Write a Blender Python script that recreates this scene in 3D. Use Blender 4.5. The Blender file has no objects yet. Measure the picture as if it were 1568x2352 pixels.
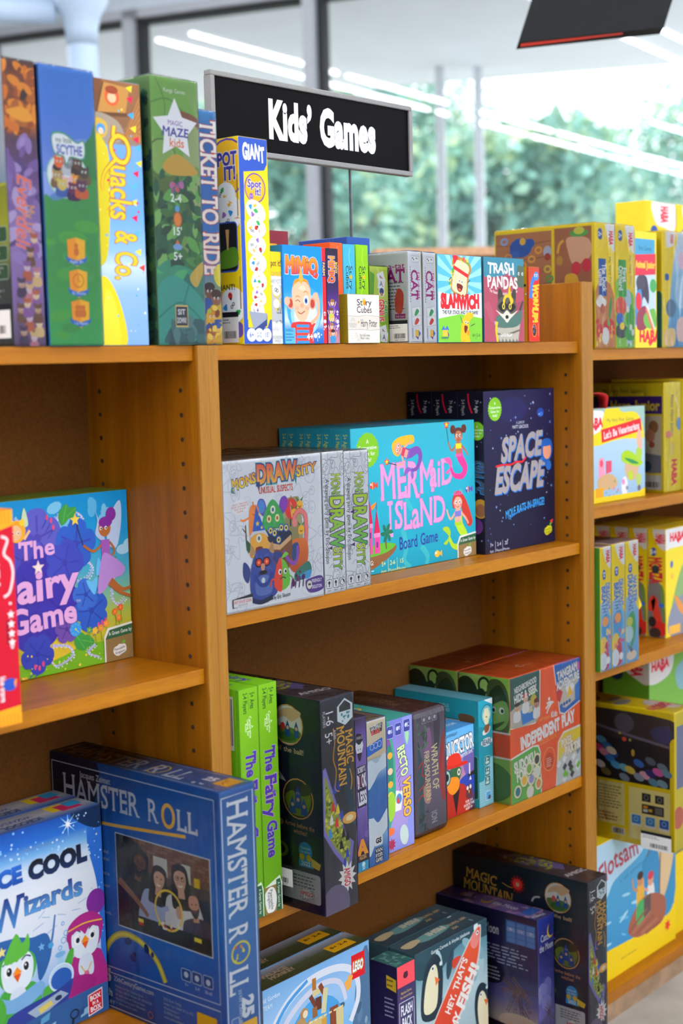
import bpy, bmesh, math, random
from mathutils import Vector, Matrix
C = bpy.context.scene.collection
SC = bpy.context.scene
ZO = 1.29                      # height of the top shelf above the floor

# ---------------------------------------------------------------- camera
def cam_axes(yaw, pitch, roll):
    fw = Vector((math.sin(yaw)*math.cos(pitch), math.cos(yaw)*math.cos(pitch), -math.sin(pitch)))
    r = Vector((math.cos(yaw), -math.sin(yaw), 0)); u = r.cross(fw)
    return math.cos(roll)*r+math.sin(roll)*u, -math.sin(roll)*r+math.cos(roll)*u, fw
CR, CU, CF = cam_axes(.852911, .100995, -.025589)
CP = Vector((-1.33204, -1.370493, -.029949+ZO))
cam = bpy.data.cameras.new('camera'); camo = bpy.data.objects.new('camera', cam); C.objects.link(camo)
m = Matrix((CR, CU, -CF)).transposed().to_4x4(); m.translation = CP; camo.matrix_world = m
cam.sensor_fit = 'VERTICAL'; cam.sensor_height = 36; cam.sensor_width = 24
cam.lens = 3335.917/2352*36
cam.clip_start = .05; cam.clip_end = 300
cam.dof.use_dof = True; cam.dof.focus_distance = 2.18; cam.dof.aperture_fstop = 3.7
SC.camera = camo

# ---------------------------------------------------------------- world, exposure
w = bpy.data.worlds.new('overcast'); SC.world = w; w.use_nodes = True
bg = w.node_tree.nodes['Background']; bg.inputs[0].default_value = (.93, .97, 1, 1); bg.inputs[1].default_value = 4.6
SC.view_settings.view_transform = 'Standard'; SC.view_settings.look = 'None'
SC.view_settings.exposure = -0.42; SC.view_settings.gamma = 1; SC.view_settings.use_curve_mapping = False
SC.cycles.max_bounces = 8; SC.cycles.diffuse_bounces = 4; SC.cycles.glossy_bounces = 4
SC.cycles.transparent_max_bounces = 12; SC.cycles.sample_clamp_indirect = 6
SC.cycles.caustics_reflective = False; SC.cycles.caustics_refractive = False
SC.cycles.use_denoising = True
LAMP = 68.0                    # brightness of the fluorescent tubes

# ---------------------------------------------------------------- colours and materials
def lin(h):
    if isinstance(h, tuple): return h
    if len(h) == 3: h = ''.join(c*2 for c in h)
    o = []
    for i in (0, 2, 4):
        c = int(h[i:i+2], 16)/255
        o.append(c/12.92 if c <= .04045 else ((c+.055)/1.055)**2.4)
    return tuple(o)
def mixc(a, b, t): return tuple(x+(y-x)*t for x, y in zip(a, b))
MATS = {}
def mat(name, col, rough=.5, metal=0, emit=0, spec=.5, noise=.06, scale=60, bump=0):
    if name in MATS: return MATS[name]
    mt = bpy.data.materials.new(name); mt.use_nodes = True; nt = mt.node_tree; b = nt.nodes['Principled BSDF']
    c = lin(col); b.inputs['Roughness'].default_value = rough; b.inputs['Metallic'].default_value = metal
    b.inputs['Specular IOR Level'].default_value = spec
    if emit:
        b.inputs['Emission Color'].default_value = (*c, 1); b.inputs['Emission Strength'].default_value = emit
    tc = nt.nodes.new('ShaderNodeTexCoord'); nz = nt.nodes.new('ShaderNodeTexNoise'); nz.inputs['Scale'].default_value = scale
    nt.links.new(tc.outputs['Object'], nz.inputs['Vector'])
    rp = nt.nodes.new('ShaderNodeValToRGB')
    rp.color_ramp.elements[0].color = (*[x*(1-noise) for x in c], 1); rp.color_ramp.elements[1].color = (*[min(1, x*(1+noise)) for x in c], 1)
    rp.color_ramp.elements[0].position = .35; rp.color_ramp.elements[1].position = .65
    nt.links.new(nz.outputs['Fac'], rp.inputs[0]); nt.links.new(rp.outputs[0], b.inputs['Base Color'])
    if bump:
        bp = nt.nodes.new('ShaderNodeBump'); bp.inputs['Strength'].default_value = bump; bp.inputs['Distance'].default_value = .001
        nt.links.new(nz.outputs['Fac'], bp.inputs['Height']); nt.links.new(bp.outputs[0], b.inputs['Normal'])
    MATS[name] = mt; return mt
def wood(name, axis, c1, c2, rough=.38, fine=1.0):
    mt = bpy.data.materials.new(name); mt.use_nodes = True; nt = mt.node_tree; b = nt.nodes['Principled BSDF']; L = nt.links.new
    tc = nt.nodes.new('ShaderNodeTexCoord'); mp = nt.nodes.new('ShaderNodeMapping')
    s = [38*fine]*3; s['xyz'.index(axis)] = 1.6*fine; mp.inputs['Scale'].default_value = s
    L(tc.outputs['Object'], mp.inputs['Vector'])
    n1 = nt.nodes.new('ShaderNodeTexNoise'); n1.inputs['Scale'].default_value = 1; n1.inputs['Detail'].default_value = 5; n1.inputs['Distortion'].default_value = .6
    L(mp.outputs[0], n1.inputs['Vector'])
    mp2 = nt.nodes.new('ShaderNodeMapping'); s2 = [620]*3; s2['xyz'.index(axis)] = 26; mp2.inputs['Scale'].default_value = s2
    L(tc.outputs['Object'], mp2.inputs['Vector'])
    n2 = nt.nodes.new('ShaderNodeTexNoise'); n2.inputs['Scale'].default_value = 1; n2.inputs['Detail'].default_value = 2
    L(mp2.outputs[0], n2.inputs['Vector'])
    r1 = nt.nodes.new('ShaderNodeValToRGB'); e = r1.color_ramp.elements
    e[0].position = .3; e[1].position = .72; e[0].color = (*lin(c1), 1); e[1].color = (*lin(c2), 1)
    L(n1.outputs['Fac'], r1.inputs[0])
    r2 = nt.nodes.new('ShaderNodeValToRGB'); e = r2.color_ramp.elements
    e[0].position = .33; e[1].position = .5; e[0].color = (.62, .56, .5, 1); e[1].color = (1, 1, 1, 1)
    L(n2.outputs['Fac'], r2.inputs[0])
    mx = nt.nodes.new('ShaderNodeMix'); mx.data_type = 'RGBA'; mx.blend_type = 'MULTIPLY'; mx.inputs['Factor'].default_value = .45
    L(r1.outputs[0], mx.inputs['A']); L(r2.outputs[0], mx.inputs['B']); L(mx.outputs['Result'], b.inputs['Base Color'])
    b.inputs['Roughness'].default_value = rough; b.inputs['Specular IOR Level'].default_value = .25
    return mt
def print_mat(name, rough, coat=0):
    mt = bpy.data.materials.new(name); mt.use_nodes = True; nt = mt.node_tree; b = nt.nodes['Principled BSDF']
    at = nt.nodes.new('ShaderNodeAttribute'); at.attribute_name = 'Col'
    tc = nt.nodes.new('ShaderNodeTexCoord'); nz = nt.nodes.new('ShaderNodeTexNoise'); nz.inputs['Scale'].default_value = 900
    nt.links.new(tc.outputs['Object'], nz.inputs['Vector'])
    rp = nt.nodes.new('ShaderNodeValToRGB'); rp.color_ramp.elements[0].color = (.9, .9, .9, 1)
    nt.links.new(nz.outputs['Fac'], rp.inputs[0])
    mx = nt.nodes.new('ShaderNodeMix'); mx.data_type = 'RGBA'; mx.blend_type = 'MULTIPLY'; mx.inputs['Factor'].default_value = .6
    nt.links.new(at.outputs['Color'], mx.inputs['A']); nt.links.new(rp.outputs[0], mx.inputs['B'])
    nt.links.new(mx.outputs['Result'], b.inputs['Base Color'])
    b.inputs['Roughness'].default_value = rough; b.inputs['Specular IOR Level'].default_value = .2
    b.inputs['Coat Weight'].default_value = coat; b.inputs['Coat Roughness'].default_value = .15
    return mt
PRINT = print_mat('printed_card', .5); PRINTG = print_mat('glossy_printed_card', .32, .15)
def wrap_mat():
    mt = bpy.data.materials.new('clear_shrink_film'); mt.use_nodes = True; nt = mt.node_tree; L = nt.links.new
    for n in list(nt.nodes): nt.nodes.remove(n)
    o = nt.nodes.new('ShaderNodeOutputMaterial'); mx = nt.nodes.new('ShaderNodeMixShader')
    tr = nt.nodes.new('ShaderNodeBsdfTransparent'); gl = nt.nodes.new('ShaderNodeBsdfGlossy'); gl.inputs['Roughness'].default_value = .1
    fr = nt.nodes.new('ShaderNodeFresnel'); fr.inputs['IOR'].default_value = 1.4
    tc = nt.nodes.new('ShaderNodeTexCoord'); mp = nt.nodes.new('ShaderNodeMapping'); mp.inputs['Scale'].default_value = (26, 26, 7); mp.inputs['Rotation'].default_value = (.3, .35, .2)
    nz = nt.nodes.new('ShaderNodeTexNoise'); nz.inputs['Scale'].default_value = 1; nz.inputs['Detail'].default_value = 4; nz.inputs['Distortion'].default_value = 1.2
    bp = nt.nodes.new('ShaderNodeBump'); bp.inputs['Strength'].default_value = .4; bp.inputs['Distance'].default_value = .01
    L(tc.outputs['Object'], mp.inputs['Vector']); L(mp.outputs[0], nz.inputs['Vector']); L(nz.outputs['Fac'], bp.inputs['Height'])
    L(bp.outputs[0], gl.inputs['Normal']); L(bp.outputs[0], fr.inputs['Normal'])
    L(fr.outputs[0], mx.inputs[0]); L(tr.outputs[0], mx.inputs[1]); L(gl.outputs[0], mx.inputs[2]); L(mx.outputs[0], o.inputs[0])
    return mt
WRAP = wrap_mat()
def glass_mat():
    mt = bpy.data.materials.new('window_glass'); mt.use_nodes = True; nt = mt.node_tree; L = nt.links.new
    for n in list(nt.nodes): nt.nodes.remove(n)
    o = nt.nodes.new('ShaderNodeOutputMaterial'); mx = nt.nodes.new('ShaderNodeMixShader')
    tr = nt.nodes.new('ShaderNodeBsdfTransparent'); tr.inputs[0].default_value = (.96, .97, .985, 1)
    gl = nt.nodes.new('ShaderNodeBsdfGlossy'); gl.inputs['Roughness'].default_value = 0
    fr = nt.nodes.new('ShaderNodeFresnel'); fr.inputs['IOR'].default_value = 1.62
    L(fr.outputs[0], mx.inputs[0]); L(tr.outputs[0], mx.inputs[1]); L(gl.outputs[0], mx.inputs[2]); L(mx.outputs[0], o.inputs[0])
    return mt

# ---------------------------------------------------------------- object helpers
def tag(o, label=None, cat=None, group=None, kind=None):
    if label: o['label'] = label
    if cat: o['category'] = cat
    if group: o['group'] = group
    if kind: o['kind'] = kind
    return o
def empty(name, loc, label, cat, group=None):
    o = bpy.data.objects.new(name, None); C.objects.link(o); o.location = loc; o.empty_display_size = .05
    return tag(o, label, cat, group)
def link(name, me, parent=None, loc=(0, 0, 0)):
    o = bpy.data.objects.new(name, me); C.objects.link(o); o.location = loc
    if parent: o.parent = parent
    return o
def obj(name, bm, mats, parent=None, loc=(0, 0, 0), smooth=False):
    me = bpy.data.meshes.new(name); bm.to_mesh(me); bm.free()
    for m_ in (mats if isinstance(mats, list) else [mats]): me.materials.append(m_)
    if smooth:
        for p in me.polygons: p.use_smooth = True
    return link(name, me, parent, loc)
def dup(o, loc, label, group=None):
    r = o.copy(); C.objects.link(r); r.location = loc; r['label'] = label
    if group: r['group'] = group
    for ch in o.children:
        c = ch.copy(); C.objects.link(c); c.parent = r
        for g in ch.children:
            d = g.copy(); C.objects.link(d); d.parent = c
    return r
def bx(bm, x0, y0, z0, x1, y1, z1, mi=0, bev=0):
    v = [bm.verts.new(p) for p in ((x0, y0, z0), (x1, y0, z0), (x1, y1, z0), (x0, y1, z0), (x0, y0, z1), (x1, y0, z1), (x1, y1, z1), (x0, y1, z1))]
    fs = [bm.faces.new([v[i] for i in q]) for q in ((3, 2, 1, 0), (4, 5, 6, 7), (0, 1, 5, 4), (1, 2, 6, 5), (2, 3, 7, 6), (3, 0, 4, 7))]
    for f in fs: f.material_index = mi
    if bev:
        es = set(e for f in fs for e in f.edges)
        r = bmesh.ops.bevel(bm, geom=list(es), offset=bev, segments=2, affect='EDGES', profile=.5)
        for f in r['faces']: f.material_index = mi
    return v
def BX(*a, **k):
    bm = bmesh.new(); bx(bm, *a, **k); return bm
def tube(bm, pts, r, n=10, mi=0, cap=True):
    pts = [Vector(p) for p in pts]; rings = []
    for i, p in enumerate(pts):
        d = (pts[min(i+1, len(pts)-1)]-pts[max(i-1, 0)]).normalized()
        a = d.cross(Vector((0, 0, 1)));  a = a.normalized() if a.length > 1e-4 else Vector((1, 0, 0)); b = d.cross(a)
        rr = r[i] if isinstance(r, (list, tuple)) else r
        rings.append([bm.verts.new(p+a*rr*math.cos(t*2*math.pi/n)+b*rr*math.sin(t*2*math.pi/n)) for t in range(n)])
    for A, B in zip(rings, rings[1:]):
        for t in range(n): bm.faces.new((A[t], A[(t+1) % n], B[(t+1) % n], B[t])).material_index = mi
    if cap:
        bm.faces.new(rings[0][::-1]).material_index = mi; bm.faces.new(rings[-1]).material_index = mi

# ---------------------------------------------------------------- lettering
GL = {}
def _raw(s, bold):
    cu = bpy.data.curves.new('t', 'FONT'); cu.body = s; cu.size = 1; cu.offset = bold; cu.resolution_u = 3; cu.fill_mode = 'FRONT'
    o = bpy.data.objects.new('t', cu); me = o.to_mesh()
    V = [(v.co.x, v.co.y) for v in me.vertices]; P = [tuple(p.vertices) for p in me.polygons]
    o.to_mesh_clear(); bpy.data.objects.remove(o); bpy.data.curves.remove(cu)
    return V, P
def _wid(s):
    V, _ = _raw(s, 0); return max(v[0] for v in V)-min(v[0] for v in V)
_H = _raw('H', 0)[0]; CAP = max(v[1] for v in _H); BAR2 = _wid('||'); ADV = {}
SER = {'A': 'BlBr', 'B': 'TlBl', 'C': 'tr', 'D': 'TlBl', 'E': 'TlBltrbr', 'F': 'TlBltr', 'G': 'trMr', 'H': 'TlTrBlBr', 'I': 'TcBc', 'K': 'TlTrBlBr', 'L': 'TlBlbr', 'M': 'TlTrBlBr',
       'N': 'TlTrBl', 'O': '', 'P': 'TlBl', 'R': 'TlBlBr', 'S': 'trbl', 'T': 'Bctltr', 'U': 'TlTr', 'V': 'TlTr', 'W': 'TlTr', 'Y': 'TlTrBc', 'Z': 'trbl', 'X': 'TlTrBlBr'}
def glyph(c, bold):
    k = (c, round(bold, 3))
    if k not in GL and c == 'M':
        L, R_, T, B_, t, x = .073-bold, .709+bold, CAP+bold, -bold, .098+2*bold, .391; y = .267-1.3*bold; y1 = y+1.25*(x-L-t)
        GL[k] = ([(L, B_), (L+t, B_), (L+t, y1), (x, y), (R_-t, y1), (R_-t, B_), (R_, B_), (R_, T), (R_-t*.95, T), (x, .402+.5*bold), (L+t*.95, T), (L, T)], [tuple(range(12))])
    if k not in GL: GL[k] = _raw(c, bold) if c != ' ' else ([], [])
    if c not in ADV: ADV[c] = .36 if c == ' ' else _wid('|'+c+'|')-BAR2
    return GL[k]

# ---------------------------------------------------------------- printed artwork on a flat face (x, y in percent, y down)
def cat(pts, closed, n=5):
    o = []; N = len(pts)
    for i in range(N if closed else N-1):
        g = (lambda j: pts[j % N]) if closed else (lambda j: pts[max(0, min(N-1, j))])
        p0, p1, p2, p3 = g(i-1), g(i), g(i+1), g(i+2)
        for q in range(n):
            t = q/n
            o.append(tuple(.5*(2*b+(c-a)*t+(2*a-5*b+4*c-d)*t*t+(3*b-a-3*c+d)*t**3) for a, b, c, d in zip(p0, p1, p2, p3)))
    if not closed: o.append(pts[-1])
    return o
class Art:
    def __init__(s, w, h, base=None, T=None):
        s.w, s.h = w, h
        s.mg = base.mg if base else 0; s.cr = base.cr if base else None
        if base: s.P, s.n, s.T, s.k = base.P, base.n, T, T[2]
        else: s.P = []; s.n = [0]; s.T = None; s.k = h/100
    def loc(s, x, y, sc=1, rot=0, fx=1):
        ox, oy = s.m(x, y); pr = s.T
        r = math.radians(rot)
        if pr: r = r*pr[5]+pr[3]; fx *= pr[5]
        return Art(s.w, s.h, s, (ox, oy, s.k*sc, r, 0, fx))
    def m(s, x, y):
        if s.T is None: return x/100*s.w, (1-y/100)*s.h
        ox, oy, k, r, _, fx = s.T; x *= fx; c, n = math.cos(r), math.sin(r)
        return ox+k*(x*c-y*n), oy+k*(x*n+y*c)
    def _col(s, c, pts, bb=None):
        if isinstance(c, str): return [lin(c)]*len(pts)
        if c[0] == 'h': i, c = 0, c[1:]
        else: i = 1
        lo, hi = bb[i] if bb else (min(p[i] for p in pts), max(p[i] for p in pts))
        A, B = lin(c[0]), lin(c[1]); o = []
        for p in pts:
            t = (p[i]-lo)/((hi-lo) or 1); t = max(0, min(1, t))
            o.append(mixc(B, A, t) if i == 1 else mixc(A, B, t))
        return o
    def add(s, pts, c, bb=None, cols=None):
        cols = cols or s._col(c, pts, bb); g = s.mg; W, H = s.w-g, s.h-g; X0, X1, Y0, Y1 = s.cr or (g, W, g, H)
        if any(p[0] < X0 or p[0] > X1 or p[1] < Y0 or p[1] > Y1 for p in pts):
            Q = [(p[0], p[1], q) for p, q in zip(pts, cols)]
            for ax, lim, sg in ((0, X0, 1), (0, X1, -1), (1, Y0, 1), (1, Y1, -1)):
                R = []
                for i in range(len(Q)):
                    a, b = Q[i-1], Q[i]; da, db = sg*(a[ax]-lim), sg*(b[ax]-lim)
                    if (da >= 0) != (db >= 0):
                        t = da/(da-db); R.append((a[0]+(b[0]-a[0])*t, a[1]+(b[1]-a[1])*t, mixc(a[2], b[2], t)))
                    if db >= 0: R.append(b)
                Q = R
                if len(Q) < 3: return
            pts = [(q[0], q[1]) for q in Q]; cols = [q[2] for q in Q]
        s.P.append((pts, cols, s.n[0]))
    def up(s): s.n[0] += 1
    def p(s, pts, c, sm=False):
        if sm: pts = cat(pts, True)
        s.up(); s.add([s.m(*q) for q in pts], c)
    def r(s, x0, y0, x1, y1, c): s.p([(x0, y1), (x1, y1), (x1, y0), (x0, y0)], c)
    def g(s, x0, y0, x1, y1, *st):      # vertical multi-stop gradient
        s.up()
        for a, b in zip(st, st[1:]):
            ya, yb = y0+(y1-y0)*a[0], y0+(y1-y0)*b[0]; ca, cb = lin(a[1]), lin(b[1])
            s.add([s.m(x0, yb), s.m(x1, yb), s.m(x1, ya), s.m(x0, ya)], None, cols=[cb, cb, ca, ca])
    def rr(s, x0, y0, x1, y1, rad, c, bc=None, bw=.6):     # rounded rectangle (base units)
        ax, ay = s.m(x0, y0); bx_, by = s.m(x1, y1); x0, x1 = sorted((ax, bx_)); y0, y1 = sorted((ay, by)); rad = min(rad*s.k, (x1-x0)/2, (y1-y0)/2)
        def go(d, col):
            o = []
            for cx, cy, a0 in ((x1-rad, y1-rad, 0), (x0+rad, y1-rad, 90), (x0+rad, y0+rad, 180), (x1-rad, y0+rad, 270)):
                for i in range(5):
                    t = math.radians(a0+i*22.5); o.append((cx+(rad+d)*math.cos(t), cy+(rad+d)*math.sin(t)))
            s.up(); s.add(o, col)
        if bc: go(bw*s.k, bc)
        go(0, c)
    def e(s, x, y, rx, ry, c, rot=0, n=20, a0=0, a1=360):
        ox, oy = s.m(x, y); f = 1; r = math.radians(rot)
        if s.T: f = s.T[5]; r = r*f+s.T[3]
        k = s.k; o = []
        full = a1-a0 >= 360
        for i in range(n if full else n+1):
            t = math.radians(a0+(a1-a0)*i/n); X, Y = rx*k*math.cos(t)*f, ry*k*math.sin(t)
            o.append((ox+X*math.cos(r)-Y*math.sin(r), oy+X*math.sin(r)+Y*math.cos(r)))
        s.up(); s.add(o, c)
    def ring(s, x, y, rx, ry, wd, c, n=28):
        ox, oy = s.m(x, y); k = s.k; s.up(); w_ = wd*k/2; a, b = rx*k, ry*k
        for i in range(n):
            t, u = 2*math.pi*i/n, 2*math.pi*(i+1)/n
            s.add([(ox+(a+d)*math.cos(q), oy+(b+d)*math.sin(q)) for q, d in ((t, w_), (u, w_), (u, -w_), (t, -w_))], c)
    def s(s, pts, wd, c, sm=True, closed=False, taper=0, bb=None, ov=0):
        if sm and len(pts) > 2: pts = cat(pts, closed)
        if closed: pts = pts+[pts[0]]
        M = [s.m(*q) for q in pts]; s.up(); N = len(M); L = []; w_ = wd*s.k/2
        for i in range(N):
            a, b = M[max(i-1, 0)], M[min(i+1, N-1)]; dx, dy = b[0]-a[0], b[1]-a[1]; d = math.hypot(dx, dy) or 1
            q = w_*(1-taper*i/(N-1)); L.append(((M[i][0]-dy/d*q, M[i][1]+dx/d*q), (M[i][0]+dy/d*q, M[i][1]-dx/d*q)))
        ys = [z[1] for z in M]; xs = [z[0] for z in M]; bb = ((min(xs), max(xs)), (min(ys), max(ys)))
        for A, B in zip(L, L[1:]): s.n[0] += ov; s.add([A[0], A[1], B[1], B[0]], c, bb)
    def star(s, x, y, r, c, n=5, inn=.45, rot=0, ry=None):
        ox, oy = s.m(x, y); o = []; k = s.k; ry = ry or r
        for i in range(2*n):
            q = (1 if i % 2 == 0 else inn); t = math.radians(90+rot+180*i/n); o.append((ox+q*r*k*math.cos(t), oy+q*ry*k*math.sin(t)))
        s.up(); s.add(o, c)
    def t(s, txt, x, y, h, c, wx=None, wl=None, rot=0, b=0, out=None, ow=.06, jit=0, arc=0, sh=0, ser=0, sx=1, al='c', seed=1, sp=0, out2=None, ow2=.12, caps=0):
        """text; h cap height (% of face height), wx/wl fitted length in % of face width/height, out outline colour"""
        b *= .5; ow *= .6; ow2 *= .6; R = random.Random(seed); k = s.k*h/CAP; lay = []; x_ = 0
        for i, ch in enumerate(txt):
            glyph(ch, b); z = 1+(caps if ch.isupper() and (i == 0 or txt[i-1] == ' ') else 0)
            lay.append((ch, x_, R.uniform(-jit, jit), R.uniform(-jit, jit), 1+R.uniform(-jit, jit)*.9, z)); x_ += (ADV[ch]*z+sp+.35*b)*sx
        tot = (x_-sp*sx)*k or 1
        want = wx*s.w/100 if wx else (wl*s.h/100 if wl else None)
        fx = want/tot if want else 1
        if not want and s.T is None and False: pass
        ox, oy = s.m(x, y); r = math.radians(rot); fl = 1
        if s.T: fl = s.T[5]; r = r+s.T[3]
        sh0 = {'c': -.5, 'l': 0, 'r': -1}[al]*tot*fx
        def tr(px, py, ch):
            c_, X, j1, j2, z, q = ch
            gx, gy = px*q*sx, py*q
            if jit:
                w0 = ADV[c_]*q*sx/2; gx -= w0; gy -= CAP/2; a = j1*1.1; gx, gy = gx*math.cos(a)-gy*math.sin(a), gx*math.sin(a)+gy*math.cos(a); gy *= z; gx += w0; gy += CAP/2+j2*.5
            lx = (X+gx)*k*fx+sh0; ly = (gy-CAP/2)*k
            lx += sh*ly
            if arc:
                u = lx/(tot*fx)*2; ly += arc*h*s.k*(1-u*u)
            return ox+lx*math.cos(r)-ly*math.sin(r), oy+lx*math.sin(r)+ly*math.cos(r)
        bb = ((ox-abs(tot*fx)/2, ox+abs(tot*fx)/2), (oy-CAP*k*.5, oy+CAP*k*.5))
        if abs(math.sin(r)) > .7: bb = ((ox-CAP*k*.5, ox+CAP*k*.5), (oy-abs(tot*fx)/2, oy+abs(tot*fx)/2))
        for col, bo in ([(out2, b+ow2)] if out2 else [])+([(out, b+ow)] if out else [])+[(c, b)]:
            n0 = s.n[0]
            for gi, L in enumerate(lay):
                s.n[0] = n0+1+gi % 2; V, P = glyph(L[0], bo); Q = [tr(px, py, L) for px, py in V]
                for f in P: s.add([Q[i] for i in f], col, bb)
                s.n[0] += 2
                if ser and L[0] in SER and V:
                    x0 = min(v[0] for v in V); x1 = max(v[0] for v in V); sw = .1*ser; st = .035+max(bo, 0); code = SER[L[0]]
                    for i in range(0, len(code), 2):
                        a, d = code[i], code[i+1]; cx = {'l': x0+.05, 'c': (x0+x1)/2, 'r': x1-.05}[d]; cy = {'T': CAP-st/2, 'B': st/2, 'M': CAP*.4}.get(a, 0)
                        if a in 'TBM': q = [(cx-sw-bo, cy-st/2-bo), (cx+sw+bo, cy-st/2-bo), (cx+sw+bo, cy+st/2+bo), (cx-sw-bo, cy+st/2+bo)]
                        else:
                            cy = CAP-.09 if a == 't' else .09; q = [(cx-.03-bo, cy-.1-bo), (cx+.03+bo, cy-.1-bo), (cx+.03+bo, cy+.1+bo), (cx-.03-bo, cy+.1+bo)]
                        s.add([tr(*z, L) for z in q], col, bb)
            s.n[0] = n0+4
    def para(s, x, y, wd, n, lh, c, seed=0, th=.35, rot=False):   # lines of tiny illegible print
        R = random.Random(seed); s.up()
        for i in range(n):
            a = 0; lim = R.uniform(.7, 1)
            while a < lim:
                l = R.uniform(.06, .18); b_ = min(a+l, lim); y0 = y+i*lh
                q = [(x+a*wd, y0+lh*th), (x+b_*wd, y0+lh*th), (x+b_*wd, y0), (x+a*wd, y0)]
                s.add([s.m(*z) for z in q], c); a = b_+.035
    def bar(s, x0, y0, x1, y1, n=26, seed=3, c='111'):            # barcode lines
        R = random.Random(seed); s.up(); X = x0
        while X < x1:
            w_ = R.choice((.5, .9, 1.4))*(x1-x0)/n; s.add([s.m(X, y1), s.m(min(X+w_, x1), y1), s.m(min(X+w_, x1), y0), s.m(X, y0)], c); X += w_+R.choice((.6, 1.1))*(x1-x0)/n
    def sc(s, n, x0, y0, x1, y1, cols, rx, ry=None, seed=0, rot=180, kind='e'):   # scattered blobs / leaves / dots
        R = random.Random(seed)
        for i in range(n):
            if i % 6 == 0: pass
            x, y = R.uniform(x0, x1), R.uniform(y0, y1); z = R.uniform(.5, 1.2); c = R.choice(cols); a = R.uniform(-rot, rot)
            if kind == 'e': s.e(x, y, rx*z, (ry or rx)*z, c, a, 10)
            elif kind == 's': s.star(x, y, rx*z, c, 4, .3, a)
            elif kind == 't': s.star(x, y, rx*z, c, 3, .5, a)
            else:
                L = s.loc(x, y, rx*z, a); q = (ry or rx)/rx; L.p([(-1, 0), (-.5, q*.8), (.1, q), (1, 0), (.1, -q), (-.5, -q*.8)], c, True)
    def mesh(s, name, o, U, V, N, parent, m_):
        vs = []; fs = []; cs = []; rank = {}
        for pts, cols, l in s.P:
            d = 3e-5+2.6e-6*l; b = len(vs)
            for p_ in pts: vs.append(tuple(o[i]+U[i]*p_[0]+V[i]*p_[1]+N[i]*d for i in range(3)))
            fs.append(tuple(range(b, b+len(pts))))
            for c in cols: cs += [c[0], c[1], c[2], 1]
        me = bpy.data.meshes.new(name); me.from_pydata(vs, [], fs)
        at = me.color_attributes.new('Col', 'FLOAT_COLOR', 'CORNER'); at.data.foreach_set('color', cs)
        me.materials.append(m_)
        return link(name, me, parent)

# ---------------------------------------------------------------- game boxes
IN = .0006
class Box:
    def __init__(s, name, label, cat_, dims, body='ddd', group=None, wrap=0, gloss=0, bev=.0012, label_body=None):
        x0, x1, y0, y1, z0, z1 = dims; s.d = (x1-x0, y1-y0, z1-z0); s.loc = (x0, y0, z0+ZO+.0004); s.gl = gloss
        s.root = empty(name, s.loc, label, cat_, group); s.faces = {}
        s.body = obj('carton', BX(0, 0, 0, *s.d, bev=bev), mat('card_'+body, body, .5, noise=.03, scale=200), s.root)
        s.wrap = wrap; s.bev = bev
    def face(s, f):
        X, Y, Z = s.d; wh = {'f': (X, Z), 's': (Y, Z), 't': (X, Y)}[f]
        A = Art(wh[0]-2*IN, wh[1]-2*IN); s.faces[f] = A; return A
    def __getattr__(s, f):
        if f in ('F', 'S', 'T'):
            return s.faces.get(f.lower()) or s.face(f.lower())
        raise AttributeError(f)
    def done(s):
        X, Y, Z = s.d; pm = PRINTG if s.gl else PRINT
        fr = {'f': ((IN, 0, IN), (1, 0, 0), (0, 0, 1), (0, -1, 0), 'front_print'), 's': ((0, Y-IN, IN), (0, -1, 0), (0, 0, 1), (-1, 0, 0), 'side_print'), 't': ((IN, IN, Z), (1, 0, 0), (0, 1, 0), (0, 0, 1), 'top_print')}
        for f, A in s.faces.items():
            o, U, V, N, nm = fr[f]; A.mesh(nm, o, U, V, N, s.root, pm)
        if s.wrap:
            e = .001; bm = BX(-e, -e-.0005, .0003, X+e, Y, Z+e+.0005, bev=max(.003, s.bev+.0008))
            # seam crimp along the bottom front and one corner tail
            obj('shrink_wrap', bm, WRAP, s.root)
        return s
    def sticker(s, f, x0, y0, x1, y1, name='price_label', txt=None, head=True, bc=True):
        X, Y, Z = s.d; wh = {'f': (X, Z), 's': (Y, Z)}[f]; w_, h_ = wh[0]*(x1-x0)/100, wh[1]*(y1-y0)/100
        A = Art(w_, h_); A.r(0, 0, 100, 100, 'e9e6e0')
        if head: A.r(0, 0, 100, 17, '15151a')
        A.para(6, 24, 60, 2, 9, '333', 4)
        if bc: A.bar(30, 62, 88, 86)
        if txt: A.t(txt, 60, 93, 6, '222', wx=52)
        if f == 'f': o, U, N = (X*x0/100, -.0022, Z*(1-y1/100)), (1, 0, 0), (0, -1, 0)
        else: o, U, N = (-.0022, Y*(1-x0/100), Z*(1-y1/100)), (0, -1, 0), (-1, 0, 0)
        q = A.mesh(name, o, U, (0, 0, 1), N, s.root, PRINT); q['label'] = 'white price label with barcode'
        return s

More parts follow.
